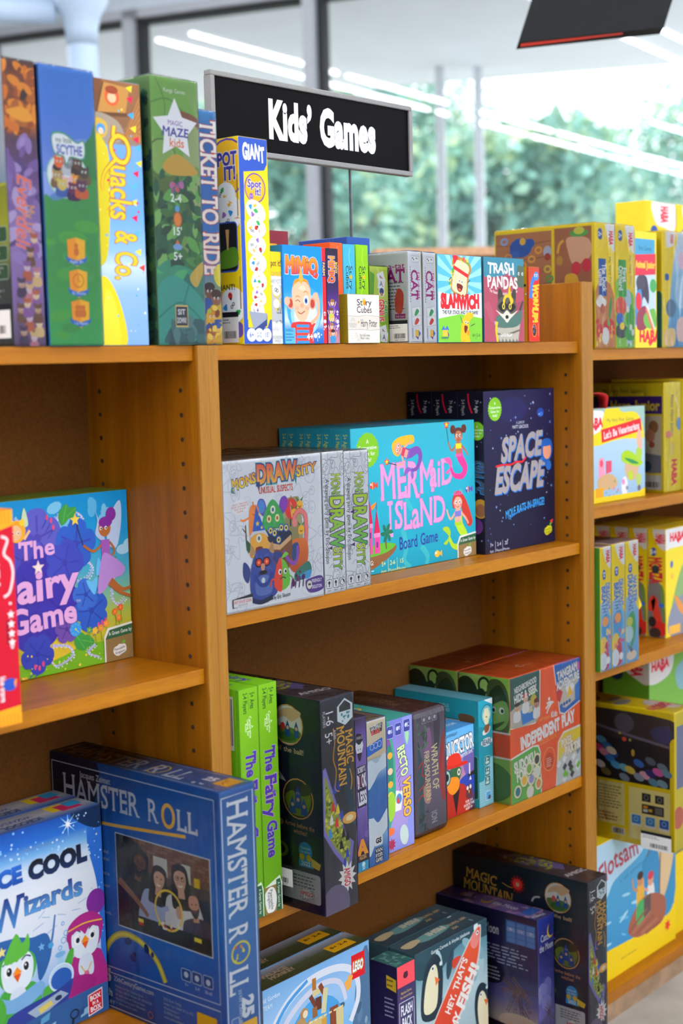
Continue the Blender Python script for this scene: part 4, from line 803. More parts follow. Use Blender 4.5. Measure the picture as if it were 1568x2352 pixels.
b = Box('card_game_box', 'narrow red spine with yellow wobbly title, last small box before the wooden end panel', 'game box', (.7355, .767, .005, .1, 0, .1255), 'c87a14', GC)
A = b.F; A.r(0, 0, 100, 100, 'cf2a1e'); A.g(0, 0, 100, 18, (0, 'b8432c'), (1, 'cf3a24')); A.s([(60, 12), (30, 20), (20, 32), (14, 42)], 7, '3a78c8'); A.e(70, 12, 6, 6, '4a88d0'); eyes(A.loc(70, 12, 1), 0, 1, 2.4, 1.8); A.t('WORM', 60, 40, 12, 'f8c02c', rot=-90, wl=34, b=.14, jit=.14); A.t('UP!', 54, 65, 12, 'f8c02c', rot=-90, wl=20, b=.14, jit=.14); A.e(46, 85, 5.6, 9, 'e0a03c'); A.e(46, 85, 4.8, 8, '3a1c18'); A.sc(5, 36, 80, 58, 90, ('a04030', '5a6a9a'), 2, 1.6, 3); A.t('GAMEWRIGHT', 88, 84, 1.6, 'f0c8a0', rot=-90, wl=18)
A = b.S; A.r(0, 0, 100, 100, 'd8981c'); A.r(96, 0, 100, 100, 'c03a20'); A.sc(6, 86, 20, 95, 90, ('333', 'f4f0e0'), 2, 2, 3); b.T.r(0, 0, 100, 100, 'b05a2c'); b.done()
b = Box('board_game_box', 'dark red box lying low behind the winking boy box', 'game box', (.125, .265, .115, .215, 0, .168), '5a1a24', GC); b.F.r(0, 0, 100, 100, '7a2430'); b.done()
b = Box('board_game_box', 'dark blue box mostly hidden behind the white wrapped card games', 'game box', (.38, .435, .1, .2, 0, .165), '1f3f8a', GC); b.F.r(0, 0, 100, 100, '2a4f9a'); b.done()

# ================================================================ MIDDLE BAY, second shelf
G1 = 'white monster drawing game boxes'
def mons_spine(A):
    A.r(0, 0, 100, 100, 'eceef2'); scribble(A, 40, 7, 'b0b2b8', wd=.5, size=7)
    A.t('A drawing party game by Eric Slauson', 18, 49, 4.0, '26262c', rot=-91, wl=60, b=.012, jit=.03)
    A.t('MONS', 60, 24, 8.6, ('c8dc2c', '7aba3c'), rot=-91, wl=17, b=.05, out='4a2a6a', ow=.06, jit=.06); A.t('DRAW', 62, 50, 13.5, ('b8d82c', '58b04a'), rot=-91, wl=37, b=.08, out='5a2a7a', ow=.07, jit=.05); A.t('SITY', 62, 76, 8.6, ('c8dc2c', '7aba3c'), rot=-91, wl=16, b=.05, out='4a2a6a', ow=.06, jit=.06)
    for y in (44, 68): A.p([(38, y-1.5), (20, y), (38, y+1.5)], '4a2a6a')
    for i, x in enumerate((18, 50, 82)):
        A.rr(x-12, 90.5, x+12, 96.5, 1, 'f4f4f6', '222', .35); A.e(x, 92.6, 1.2, 1.2, '333'); A.s([(x, 93.6), (x, 95.6)], .9, '333', False)
        if i == 2: A.e(x, 93.5, 2.4, 2.4, '333'); A.e(x, 93.5, 2, 2, 'f4f4f6', a0=90, a1=330)
        A.t('players', x, 98, 1.1, '333', wx=18)
b = Box('board_game_box', 'white board game box with a crowd of cartoon monsters on its cover', 'game box', (.004, .1985, .003, .049, -.3579, -.1535), 'dfe0e4', G1, wrap=1)
A = b.F; A.r(0, 0, 100, 100, 'eceef3'); scribble(A, 26, 3, 'c9cad2', 0, 2, 16, 96, .45, 9); scribble(A, 24, 4, 'c9cad2', 78, 2, 100, 86, .45, 9); scribble(A, 14, 5, 'd6d7de', 14, 28, 84, 96, .4, 10); scribble(A, 10, 6, 'd0d1d8', 4, 1, 96, 8, .4, 7)
A.t('MONS', 20, 14.3, 6.4, ('f0a02c', 'f4dc2c'), wx=24, b=.07, out='2a3f7a', ow=.09, rot=10, jit=.08); A.t('DRAW', 53, 10.2, 11.5, ('e0583a', 'f0a83c'), wx=41, b=.1, out='2a3f7a', ow=.09, out2='4aa0a0', ow2=.13, rot=2, jit=.05); A.t('SITY', 84, 10.2, 6.6, ('f08a2c', 'f4d42c'), wx=21, b=.06, out='2a3f7a', ow=.09, rot=6, jit=.08)
A.p([(32, 15), (36, 15.5), (35, 23)], '2a3f7a'); A.p([(70, 13), (74, 13), (73, 20)], '3a7a8a'); A.s([(9, 17), (8, 20), (11, 21)], 2, '4a8a8a', taper=.5)
A.t('UNUSUAL SUSPECTS', 52, 21.2, 4.3, 'cf4a34', wx=35, b=.05)
A.p([(8, 30), (12, 26), (22, 27), (24, 31), (18, 35), (10, 35)], 'f6f4f4', True); 
for i, q in enumerate(('CRAZY CREATURES', 'FROM THE MINDS OF', 'SHUT UP & SIT', 'DOWN!')): A.t(q, 15.5, 28.4+i*1.7, 1.1, 'd0404a', rot=5)
# backdrop characters
A.p([(58, 30), (62, 28.5), (72, 28), (76, 30), (78, 44), (77, 62), (58, 62), (56, 40)], 'a8a070', True); A.p([(59, 44), (66, 42), (74, 46), (73, 60), (60, 60)], '8f8658', True)
A.e(67, 36, 6.4, 7.4, 'd8342c', 5); A.e(67, 36, 1.2, 5, 'f0786a', 5); A.s([(67, 27), (67, 30)], 1, '8a6a3a'); A.s([(66, 43), (66, 48)], 1.4, '3a2a1c')
L = A.loc(48, 40, 1); L.p([(-15, 7), (-13, 13), (-8, 12), (-6, 5), (-9, 1)], '6a4ab0', True); L.p([(15, 7), (13, 13), (8, 12), (6, 5), (9, 1)], '6a4ab0', True); L.e(-11, 8, 3.4, 4.6, '4a8ad0'); L.e(11, 8, 3.4, 4.6, '8a3ab0'); L.p([(-12, -20), (-11, -4), (-6, 7), (0, 12), (6, 7), (11, -4), (12, -20)], '3fa052', True); L.sc(30, -9, -18, 9, 4, ('4ab05a', '36904a'), 1.5, 1.2, 4)
L.e(0, 5, 2.4, 2.8, 'f4f0d0'); L.e(0, 5, 1.1, 1.4, '2a6a8a'); 
for q in (-1, 1): L.e(q*4, -1, 2.2, 2.6, 'f0e8a0'); L.e(q*4, -1, 1, 1.3, 'b0442c')
L.p([(-7, -8), (7, -8), (6, -13), (-6, -13)], '1f2a1c', True)
for q in range(6): L.p([(-6+q*2, -8), (-5+q*2, -10.6), (-4+q*2, -8)], 'd8e8c0')
L = A.loc(29, 38, 1); L.p([(-4, -14), (-5, 0), (-3, 7), (3, 7), (5, 0), (5, -14)], 'f0863a', True); L.s([(-4, 0), (-10, -2), (-13, -1)], 1.4, 'f0863a'); L.s([(0, 6), (-1, 10)], 1.1, 'e07a30'); L.s([(-2, 2), (0, 1), (2, 2)], .5, '7a3a14')
for x, y in ((76, 34), (70, 39), (77, 51)): L = A.loc(x, y, .7); L.p([(-4, -4), (-4, 2), (0, 4), (4, 2), (4, -3), (0, -5)], 'f2b42c', True); L.p([(-3, 3), (-6, 9), (-1, 5)], '4a7a34'); L.p([(3, 3), (6, 8), (1, 5)], '4a7a34'); L.s([(-2, -1), (0, -2.4), (2, -1)], .8, '3a2a10')
for c, w_ in (('c04a4c', 3.8), ('ec7c78', 3)): A.s([(70, 47), (70, 42), (75, 38), (81, 41), (82.5, 49), (82, 58), (80, 66)], w_, c)
A.e(70.4, 46, 2.6, 3, 'ea8480'); A.p([(64, 60), (72, 57), (82, 59), (84, 68), (80, 79), (68, 80), (62, 72)], ('e0722c', 'b04a1c'), True); A.p([(66, 62), (73, 60), (74, 68), (67, 72)], '2a4a7a', True); A.p([(70, 80), (84, 74), (86, 84), (70, 86)], '3a7a6a', True); A.p([(72, 84), (86, 80), (84, 86)], '4a9ad0', True)
A.p([(34, 52), (62, 50), (66, 56), (52, 62), (38, 58)], '1f2440', True); 
for x, y in ((45, 49), (49, 51), (56, 48), (61, 48.6), (53, 56)): A.e(x, y, 2.6, 2.8, '2f58a8'); A.e(x, y, 1.8, 2, 'f0d870'); A.e(x, y, .9, 1, '222')
A.p([(37, 51), (42, 60), (52, 62), (66, 55), (64, 75), (50, 80), (42, 76)], '7a4a2c', True); A.p([(38, 52), (44, 57), (54, 59.6), (66, 53.6), (66, 57), (54, 63), (43, 61), (37, 55)], 'd8a878'); A.t('FRAGILE', 52, 68, 3.4, '3a2010', wx=14, b=.03, rot=5)
A.s([(58, 64), (62, 70), (68, 74), (72, 70), (72.5, 62)], 2.4, '8a4ab8'); 
L = A.loc(33, 53, 1); L.p([(-8, -12), (-8, 0), (-4, 5), (4, 5), (8, 0), (8, -10)], 'eaa83c', True); L.p([(-9, 0), (-6, 5), (0, 7), (6, 5), (9, 0), (4, 3), (-4, 3)], 'd8d8da', True); L.p([(-6, 5), (-2, 22), (6, 5)], '2f5ab8'); L.star(-1, 10, 2, 'f0d040'); L.star(1, 16, 1.4, 'f0d040'); L.star(3, 7, 1.4, 'f0d040'); L.e(0, 0, 2.6, 2.8, 'f4f0d8'); L.e(0, 0, 1.2, 1.4, '5a6a7a'); L.p([(-3, -6), (3, -6), (3, -10), (-3, -10)], '6a2a1c', True)
A.s([(20, 43), (21, 60)], 1, '5a4a30'); A.s([(20, 48), (17, 45)], .7, '5a4a30'); A.p([(20, 53), (25, 57), (22, 62)], '2f5a38', True)
L = A.loc(36, 73, 1.1); L.p([(-10, -17), (-11, -4), (-8, 6), (-4, 11), (5, 11), (9, 5), (12, -4), (12, -17), (0, -20)], '3a4a94', True); L.sc(34, -9, -15, 9, 8, ('2f3f86', '4658a8', '3448a0'), 2, 1, 5); L.p([(-6, -16), (-5, -6), (6, -6), (7, -16)], '5a70b0', True); L.p([(-11, 0), (-16, 5), (-17, -3), (-13, -8)], '2f3f80', True); L.p([(10, 8), (17, 7), (16, 0), (11, 2)], '2f3f80', True)
L.p([(-6, 10), (-10, 15), (-10, 8)], 'b88a58', True); L.p([(6, 10), (9, 15), (10, 8)], 'b88a58', True)
for q in (-1, 1): L.e(q*3.4, 3.4, 3.2, 3, '1a1418'); L.e(q*3.4, 3.4, 2.3, 2.1, 'e0402c'); L.e(q*3.4, 3.4, .9, .9, 'f8a060')
L.p([(-1.6, 2), (1.6, 2), (1, -2), (-1, -2)], 'd09070', True); L.p([(-2.4, -2), (2.6, -2), (3, -4), (-3, -4)], '1a1418', True); L.e(0, -8, 1.6, 1.8, 'cfe0d8'); L.s([(-7, -4), (-3, -10), (2, -11)], 2.6, '2f3f86'); L.s([(8, -4), (4, -10), (-1, -11)], 2.6, '2f3f86'); L.s([(-10, -19), (-2, -21), (8, -19)], 3, '222a50')
L = A.loc(55, 81, 1); L.p([(-7, -7), (-7, 1), (-4, 9), (0, 12), (5, 8), (8, 0), (7, -7), (0, -10)], '6ab83c', True); L.p([(-7, -7), (-7, 1), (-4, 9), (0, 12), (0, -9.6)], 'e0442c', True); eyes(L, 1, 3, 2.6, 1.7); L.s([(-2, -2), (1, -1), (4, -2)], .8, '2a4a14'); L.p([(0, 12), (4, 16), (7, 14)], '7ac83c', True); L.s([(-6, -1), (-10, -2), (-11, -6)], 1.4, 'e0442c'); L.s([(7, 0), (11, -3), (10, -8)], 1, '5aa83c')
A.sc(9, 66, 80, 78, 88, ('5a2a5a', '6a3468', '4a2050'), 1.8, 1.6, 12); 
for x in (66, 70, 74, 78): A.s([(x, 86), (x-1, 91)], .8, '5a2a5a')
A.p([(80, 88), (86, 86), (98, 86), (99, 95), (84, 96)], '5a3a86', True); A.e(84, 90.6, 2.6, 3, 'ece6d4'); A.e(83.4, 90.4, .7, .8, '333'); A.e(84.8, 90.4, .7, .8, '333'); A.t('FRIENDLY', 92, 88.4, 2.3, 'e8e0f0', wx=11, b=.05); A.t('SKELETON', 92, 92.6, 2.3, 'e8e0f0', wx=11, b=.05)
A.t('A game by Eric Slauson', 50, 94.6, 2.7, '33333a', wx=27, b=.015, rot=2, jit=.03); A.p([(5, 91), (25, 89), (25.4, 95), (5, 97)], '33343a'); A.r(6, 91.4, 24.4, 96.4, 'f4f2f2'); A.t('SHUT UP & SIT DOWN', 15, 93.2, 2, 'd0342c', wx=17, b=.04); A.t('SPECIAL EDITION', 15, 95.4, 1, '444', wx=9)
A = b.T; A.g(0, 0, 100, 100, (0, '8a8078'), (1, '9a9088')); A.para(5, 20, 85, 3, 20, '6a625a', 3); b.done()  # grey-brown reflection put into the colour of the white box's top
m1 = b
for i, y in enumerate((.0512, .0982, .1452)):
    dup(m1.root, (.004, y, m1.loc[2]), 'white monster drawing game box, %s in the row behind the cover with the monsters' % ('second', 'third', 'rearmost')[i], G1)
for i, d_ in enumerate(((.2045, .2505, .006, .205, -.3579, -.1535), (.2545, .3095, .009, .205, -.3579, -.1555))):
    b = Box('board_game_box', 'white spine with green title running down, %s' % ('between the monster cover and its twin spine', 'rightmost, overlapping the turquoise mermaid box')[i], 'game box', d_, 'dfe0e4', G1, wrap=1)
    mons_spine(b.F); b.T.r(0, 0, 100, 100, '9a9088'); b.S.r(0, 0, 100, 100, 'd8dade'); b.done()  # top colour carries the same painted grey-brown reflection

G2 = 'turquoise mermaid game boxes'
b = Box('board_game_box', 'turquoise board game box with three mermaids and pink title, front copy of its row', 'game box', (.343, .664, .071, .108, -.3579, -.1277), '1f98ac', G2)
A = b.F; A.g(0, 0, 100, 100, (0, '35b0c4'), (.5, '26aac0'), (1, '1b9cb4'))
for p_ in ([(38, 72), (41, 84), (39, 94), (44, 100)], [(53, 86), (58, 94), (57, 100)], [(88, 50), (86, 60), (92, 68)], [(44, 46), (42, 52), (46, 60)]): A.s(p_, 5, '3fb6be', taper=.3)
badge(A, 12.4, 15, 12.4)
A.t('MERM', 43, 38.5, 23, 'e79ad0', wx=44, b=.035, jit=.07, sx=.8, out='b8609f', ow=.012, ser=.5, seed=5); A.t('aiD', 71, 36, 19, 'e79ad0', wx=20, b=.035, jit=.06, out='b8609f', ow=.012, ser=.6)
A.t('I', 28.6, 64, 24, 'e79ad0', wx=3, b=.03, ser=1.6); A.t('SLaND', 53, 62.5, 19, 'e79ad0', wx=42, b=.035, jit=.06, out='b8609f', ow=.012, ser=.6, seed=8)
A.t('Board Game', 51, 81.5, 8.5, '27408f', wx=32, b=.03, jit=.04, rot=2)
mermaid(A.loc(36, 16, .85, 66), 'f0a48c', 'f6b62c', 'd03a5a', '7a4aa0', '8a5ab4', True); mermaid(A.loc(86, 11.5, .95, 0, 1), 'b06a48', '5a2a20', 'f0e02c', 'e83a90', 'f060a8', True, None, False); mermaid(A.loc(84.5, 60, 1.05), 'f2ac92', 'c0342a', '7a7ac8', 'b8d82c', 'a8cc2c', False, 'e85a98')
A.p([(8, 84), (20, 81), (32, 82), (31, 87), (22, 93), (12, 97), (6, 96)], '8a5a34', True); A.p([(8, 83), (20, 79.5), (32, 81.5), (26, 86), (14, 88), (7, 88)], '5fae30', True)
for x, y0, y1, w_ in ((13, 66, 86, 3), (18, 73, 86, 4.2)): A.r(x-w_/2, y0, x+w_/2, y1, 'ea4a98'); A.r(x-w_/2-.4, y0-1, x+w_/2+.4, y0+2, 'f48abc'); A.p([(x-w_/2-.3, y0-1), (x, y0-17), (x+w_/2+.3, y0-1)], 'c81c50'); A.r(x-.6, y0+5, x+.6, y0+9, '6a2a7a')
A.s([(18, 56), (18, 51)], .5, '622'); A.p([(18, 51), (14, 53), (15, 56)], 'f08a2c', True); A.s([(25, 84), (24.6, 78), (25.6, 73)], 1.3, '6a4a2a')
for a in range(6): L = A.loc(25.6, 73, 1, a*60); L.p([(0, 0), (4, 2), (7, 0), (4, -1)], '1f6a4a', True)
for x, y, c in ((15.4, 39.3, 'e8403c'), (93.6, 50.5, '6a4aa0'), (66, 94, 'f0b83c'), (3, 62, 'e8403c')): L = A.loc(x, y, .8); L.e(0, 0, 4, 3, c); L.p([(3, 0), (7, 3), (7, -3)], c); L.e(-2, 1, 1, 1, 'fff'); L.s([(0, 3), (0, -3)], .8, 'f8e060')
A.t('WARNING:', 8, 92, 3, 'e8f4f4', b=.03, wx=14); A.para(1, 95, 15, 2, 2.2, 'bfe4e8', 3); pips(A, 22.5, 94, 3, 'e8ec9a', (('5+', 'Ages'), ('2-6', 'Players'), ('15', 'Minutes')), 7)
corner(A, 83.5, 84)
A = b.S; A.r(0, 0, 100, 100, '2a9aae'); A.t('5+ Ages', 72, 9, 3.4, 'd8d860', rot=-90, wl=11, b=.03); A.t('2-6 Players', 30, 10, 3, 'd8d860', rot=-90, wl=13, b=.03); A.r(49, 3, 51, 16, '7ac0c0'); badge(A, 50, 26, 7); A.t('MERMAiD ISLAND', 50, 58, 9, 'e79ad0', rot=-90, wl=44, b=.06)
A = b.T; A.r(0, 0, 100, 100, '1f7f90'); A.t('MERMAiD ISLAND', 50, 50, 40, 'c07aa8', wx=30, b=.04); b.done()
mm = b
for i, y in enumerate((.1092, .146, .1830)):
    dup(mm.root, (.343, y, mm.loc[2]), 'turquoise mermaid game box, %s behind the front copy with only its side showing' % ('first', 'second', 'rearmost')[i], G2)

G3 = 'dark starry game boxes'
b = Box('board_game_box', 'dark starry space board game box with grey slanted title, front copy of its row', 'game box', (.672, .8885, .057, .110, -.3579, -.0812), '100e22', G3)
A = b.F; A.g(0, 0, 100, 100, (0, '1d1a40'), (.4, '191636'), (.6, '15132c'), (1, '171530')); A.e(40, 12, 16, 8, '211d4c'); A.e(80, 15, 4, 3, '1e3f8a'); A.e(81, 16, 2, 1.4, '3a6ac0'); A.sc(46, 3, 3, 97, 97, ('8ab0e8', '4a6ac0', 'c8d0e8', '5a70b0'), .45, .45, 3); A.sc(26, 3, 3, 97, 97, ('c8d4ec', '8aa8e0'), 1.1, 1.1, 5, 90, 's')
badge(A, 15, 11, 7.6); A.t('A GAME BY', 50.5, 20.4, 1.7, 'c8c8d8', wx=12); A.t('MATT LEACOCK', 50.5, 23, 2, 'd8d8e4', wx=23, b=.02)
for c, dx, dy in (('1f74cc', .9, .7), ('a59a98', 0, 0)):
    A.t('SPACE', 52.5+dx, 35.6+dy, 14, c, wx=58, b=.09, sh=.22, rot=3.5, sx=.7); A.t('ESCAPE', 49.5+dx, 54.6+dy, 15.5, c, wx=70, b=.09, sh=.22, rot=1.5, sx=.7)
A.s([(15, 46.6), (26, 46), (36, 46.4), (44, 45), (52, 45.4), (58, 42.6)], 1.3, 'd0202c'); L = A.loc(89, 40, .8); L.p([(-7, -8), (-8, 6), (-2, 10), (6, 8), (8, 0), (3, -8)], '1f5aa8', True); L.e(0, 0, 6, 7, 'e89a78'); L.p([(-6, 4), (0, 9), (6, 6), (4, 4)], '1f5aa8', True); L.s([(-6, -6), (-10, -6)], 2, '2a6ab8'); L.e(2, -12, 4, 4, '2a6ab8')
A.t('MOLE RATS IN SPACE!', 56, 75, 4.8, '40a8e8', wx=57, b=.03, rot=7, sh=.1, arc=.2); A.s([(32, 80.4), (52, 75.6), (84, 72.6)], .9, '2a7ac8')
cloud(A, 89.5, 92, 5, 'd8d020', '3a6a20'); A.p([(92, 86), (97, 85), (96, 88)], 'd8342c'); pips(A, 8, 95, 2.2, 'd8d8e4', (('7+', 'Ages'), ('2-4', 'Players'), ('20', 'Minutes')), 10)
A = b.S; A.r(0, 0, 100, 100, '12101f'); A.t('7+ Ages', 74, 9, 2.6, 'c8c4c0', rot=-90, wl=8, b=.02); A.t('2-4 Players', 20, 9.5, 2.3, 'b8b4ae', rot=-90, wl=10, b=.02); A.s([(40, 1), (42, 6), (50, 11), (56, 13)], 1.2, 'c8182c'); A.sc(20, 4, 4, 96, 96, ('4a6ac0', '8a9ac8'), .5, .5, 4); badge(A, 74, 24, 6); A.t('SPACE', 60, 52, 14, '2a7ab8', rot=-90, wl=20, b=.1, sh=.2); A.t('SPACE', 62, 51.6, 14, '3a4a5a', rot=-90, wl=20, b=.08, sh=.2); A.e(84, 72, 6, 6, 'b8862c'); A.e(84, 73, 4, 4, '8a5a3a'); A.e(66, 83, 5, 5, '5a2a6a')
b.T.r(0, 0, 100, 100, '141225'); b.done(); sp = b
for i, y in enumerate((.1112, .1664)):
    dup(sp.root, (.672, y, sp.loc[2]), 'dark starry space game box, %s behind the front copy' % ('directly', 'rearmost, two')[i], G3)

# ================================================================ MIDDLE BAY, third shelf
G4 = 'assorted games standing on the third middle shelf'
for i, d_ in enumerate(((.0145, .0508, -.003, .215, -.7856, -.4615), (.0512, .0868, -.004, .215, -.7856, -.461))):
    b = Box('board_game_box', 'bright green game box spine with purple curly title, %s of two' % ('left', 'right')[i], 'game box', d_, '6aa81a', 'green fairy game spines')
    A = b.F; A.g(0, 0, 100, 100, (0, '76ae1c'), (.5, '6aa018'), (1, '5e9416')); A.t('5+ Ages', 70, 5.4, 2.6, '1f4a1a', rot=-90, wl=7, b=.04); A.t('2-4 Players', 32, 6, 2.3, '1f4a1a', rot=-90, wl=9, b=.04); A.r(48, 2, 50, 9, '3a6a1a')
    A.star(50, 16.5, 4.6, '72ac18', 26, .9)
    for q, (x, s_) in enumerate(((66, 'A'), (56, 'Cooperative'), (44, 'Game for'), (33, 'Kids!'))): A.t(s_, x, 16.5, 1.25, 'e8f4c8', rot=-90, b=.02)
    A.t('The', 52, 32.5, 5.6, '4a2f8c', rot=-90, wl=10.5, b=.06, jit=.05, out='a8a0d8', ow=.03, ser=.4); A.t('Fairy', 52, 48.6, 6.4, '4a2f8c', rot=-90, wl=18.5, b=.06, jit=.05, out='c8a0d8', ow=.03, ser=.5); A.t('Game', 52, 67.5, 5.6, '4a2f8c', rot=-90, wl=16, b=.06, jit=.05, out='a8a0d8', ow=.03, ser=.4); A.star(70, 47.5, 1.6, '6a4ab0')
    A.p([(0, 88), (88, 84.6), (100, 88), (100, 100), (0, 100)], 'e6f0d8'); A.r(0, 88, 66, 100, '8c6f42'); A.p([(66, 86), (90, 86), (95, 89), (95, 100), (66, 100)], '2f5a38'); A.t('A Green Game by', 81, 93, 1.4, 'f0f0e8', rot=-90, wl=11)
    L = A.loc(32, 94, .62, -90); 
    for q, cc in ((0, 'f4f2ea'),): L.p([(-9, 0), (-7, 4), (0, 6), (8, 4), (9, -1), (7, -4), (-3, -6), (-7, -4)], cc, True)
    A.t('Peaceable', 38, 94, 1.5, '222', rot=-86, wl=9, b=.02); A.t('Kingdom', 24, 94, 1.5, '222', rot=-86, wl=7.4, b=.02)
    A = b.T; A.r(0, 0, 100, 100, '6ca818'); A.p([(5, 4), (95, 4), (95, 46), (5, 46)], 'e8f0d8'); A.r(10, 8, 90, 44, '8c6f42'); A.e(50, 26, 4.5, 7, 'f0eee6'); A.t('Fairy', 50, 70, 8, '4a2f8c', rot=-90, wl=30, b=.05)
    A = b.S; A.r(0, 0, 100, 100, '74b818'); A.r(97.5, 0, 100, 100, '5a9614'); 
    if i == 0: A.r(66, 3, 95, 26, 'e8ead8'); A.bar(86, 4, 94, 24, 14)
    A.t('15 Minutes', 88, 44, 1.8, '2a5a1a', rot=-90, wl=9)
    b.done()

def mountain_side(A, short=False):
    A.g(0, 0, 100, 100, (0, '14202a'), (.4, '13202a'), (.7, '1a2038'), (1, '231d3a')); A.sc(16, 30, 30, 100, 90, ('182a30', '1c2c34', '241f40'), 8, 4, 3)
    A.t('MAGIC', 22, 12.5, 6.2, 'd8a03c', wx=24, b=.02, ser=.9, rot=-4); A.t('MOUNTAIN', 27, 20.5, 6.6, 'd8a03c', wx=38, b=.02, ser=.9, rot=-4); A.s([(38, 13), (44, 14.6), (50, 13.4)], .6, 'd8a03c')
    A.star(49.5, 11.6, 6, 'c0201c', 14, .6); A.e(49.5, 11.6, 3.4, 3.4, 'f03c30'); A.e(49.5, 11.6, 1.4, 1.4, 'f8c0a0')
    for x, y, k in ((79, 13.5, 0), (84.5, 47.5, 1)):
        A.e(x, y, 9.6, 9.6, 'd89a50'); A.e(x, y, 9, 9, ('e8e4da', '2a3024')[k]); L = A.loc(x, y, .9)
        if k == 0:
            L.p([(-9, -2), (0, -1), (9, -3), (6, -8), (0, -9.6), (-6, -8)], '5a7a2c', True); L.e(0, -6, 6, 2.4, '34601f'); L.p([(-8, 2), (-2, 4), (3, 2), (9, 6), (8, 8), (2, 9), (-3, 8), (-7, 5)], 'dcb486', True)
            for q, c in ((0, '1f4a8c'), (6, '1f4a8c')): L.p([(q-2, -6), (q-1.4, -1), (q, 2.6), (q+1.4, -1), (q+2, -6)], c); L.e(q, -1.4, 1, 1, 'e0b090')
            L.e(-3.4, -1, 1.6, 2, 'd8302c')
        else:
            L.p([(-9, 0), (-4, 4), (0, 2), (6, 6), (9, 1), (6, -7), (0, -9), (-6, -7)], '6a7a1c', True); L.p([(2, 2), (9, 4), (8, 8), (3, 8)], '3a3a1c', True)
            for q, y2 in ((-4, -4), (4, -4), (0, 2), (0, -1)): L.p([(q-2.4, y2-4), (q-1.8, y2+1), (q, y2+5), (q+1.8, y2+1), (q+2.4, y2-4)], '1f4488'); L.e(q, y2+.6, 1, 1, 'd0a080')
    A.t('1 Roll the ball!', 77, 25, 2.3, 'd8b080', wx=24, b=.02, rot=-2); A.s([(68, 33), (74, 38)], 1, 'd0d0c0'); A.p([(73, 36), (77, 40.4), (72, 39.6)], 'd0d0c0'); A.s([(60, 20), (62, 17), (66, 16)], 1.2, 'd0d0c8')
    A.e(73, 60, 1.4, 1.4, 'b0785c'); A.t('3', 73, 60, 1.6, '222'); A.t('Arrive before the', 85, 60, 2.1, 'c8865c', wx=19, b=.02, rot=-2); A.t('witches!', 85.4, 63, 2.1, 'c8865c', wx=9, b=.02, rot=-2); A.e(71, 73, 6, 4, '7a8a1c'); A.e(71, 73, 4, 2.6, '24281c')
    A.e(88.3, 71.5, 4.2, 4.4, '2a8ac8'); A.r(84, 75.6, 93, 79, '2a9ad0'); A.t('2022', 88.3, 77.3, 1.9, 'e8f4fa', b=.04); A.t('Kinderspiel', 88.3, 70, 1.1, 'dff', wx=6); A.t('des Jahres', 88.3, 71.8, 1.1, 'dff', wx=6); A.e(86, 74.4, 1.6, 1.6, 'd8b83c'); A.e(90.4, 74.4, 1.6, 1.6, 'd8b83c'); A.p([(92, 74), (98, 76), (97, 79), (92, 78)], 'd8b83c')
    A.rr(50, 81.5, 97.5, 95.5, 1.4, 'c4c3c6'); A.para(80, 83.4, 15, 4, 1.6, '44464c', 6); A.para(54, 84, 14, 6, 1.5, '666', 7)
    A.star(88.3, 91.6, 5, '222', 12, .62, 0, 3.8); A.star(88.3, 91.6, 4.6, 'e4e2e0', 12, .62, 0, 3.4); A.t('AMIGO', 88.3, 91.6, 1.9, 'c8242c', wx=8, b=.07)
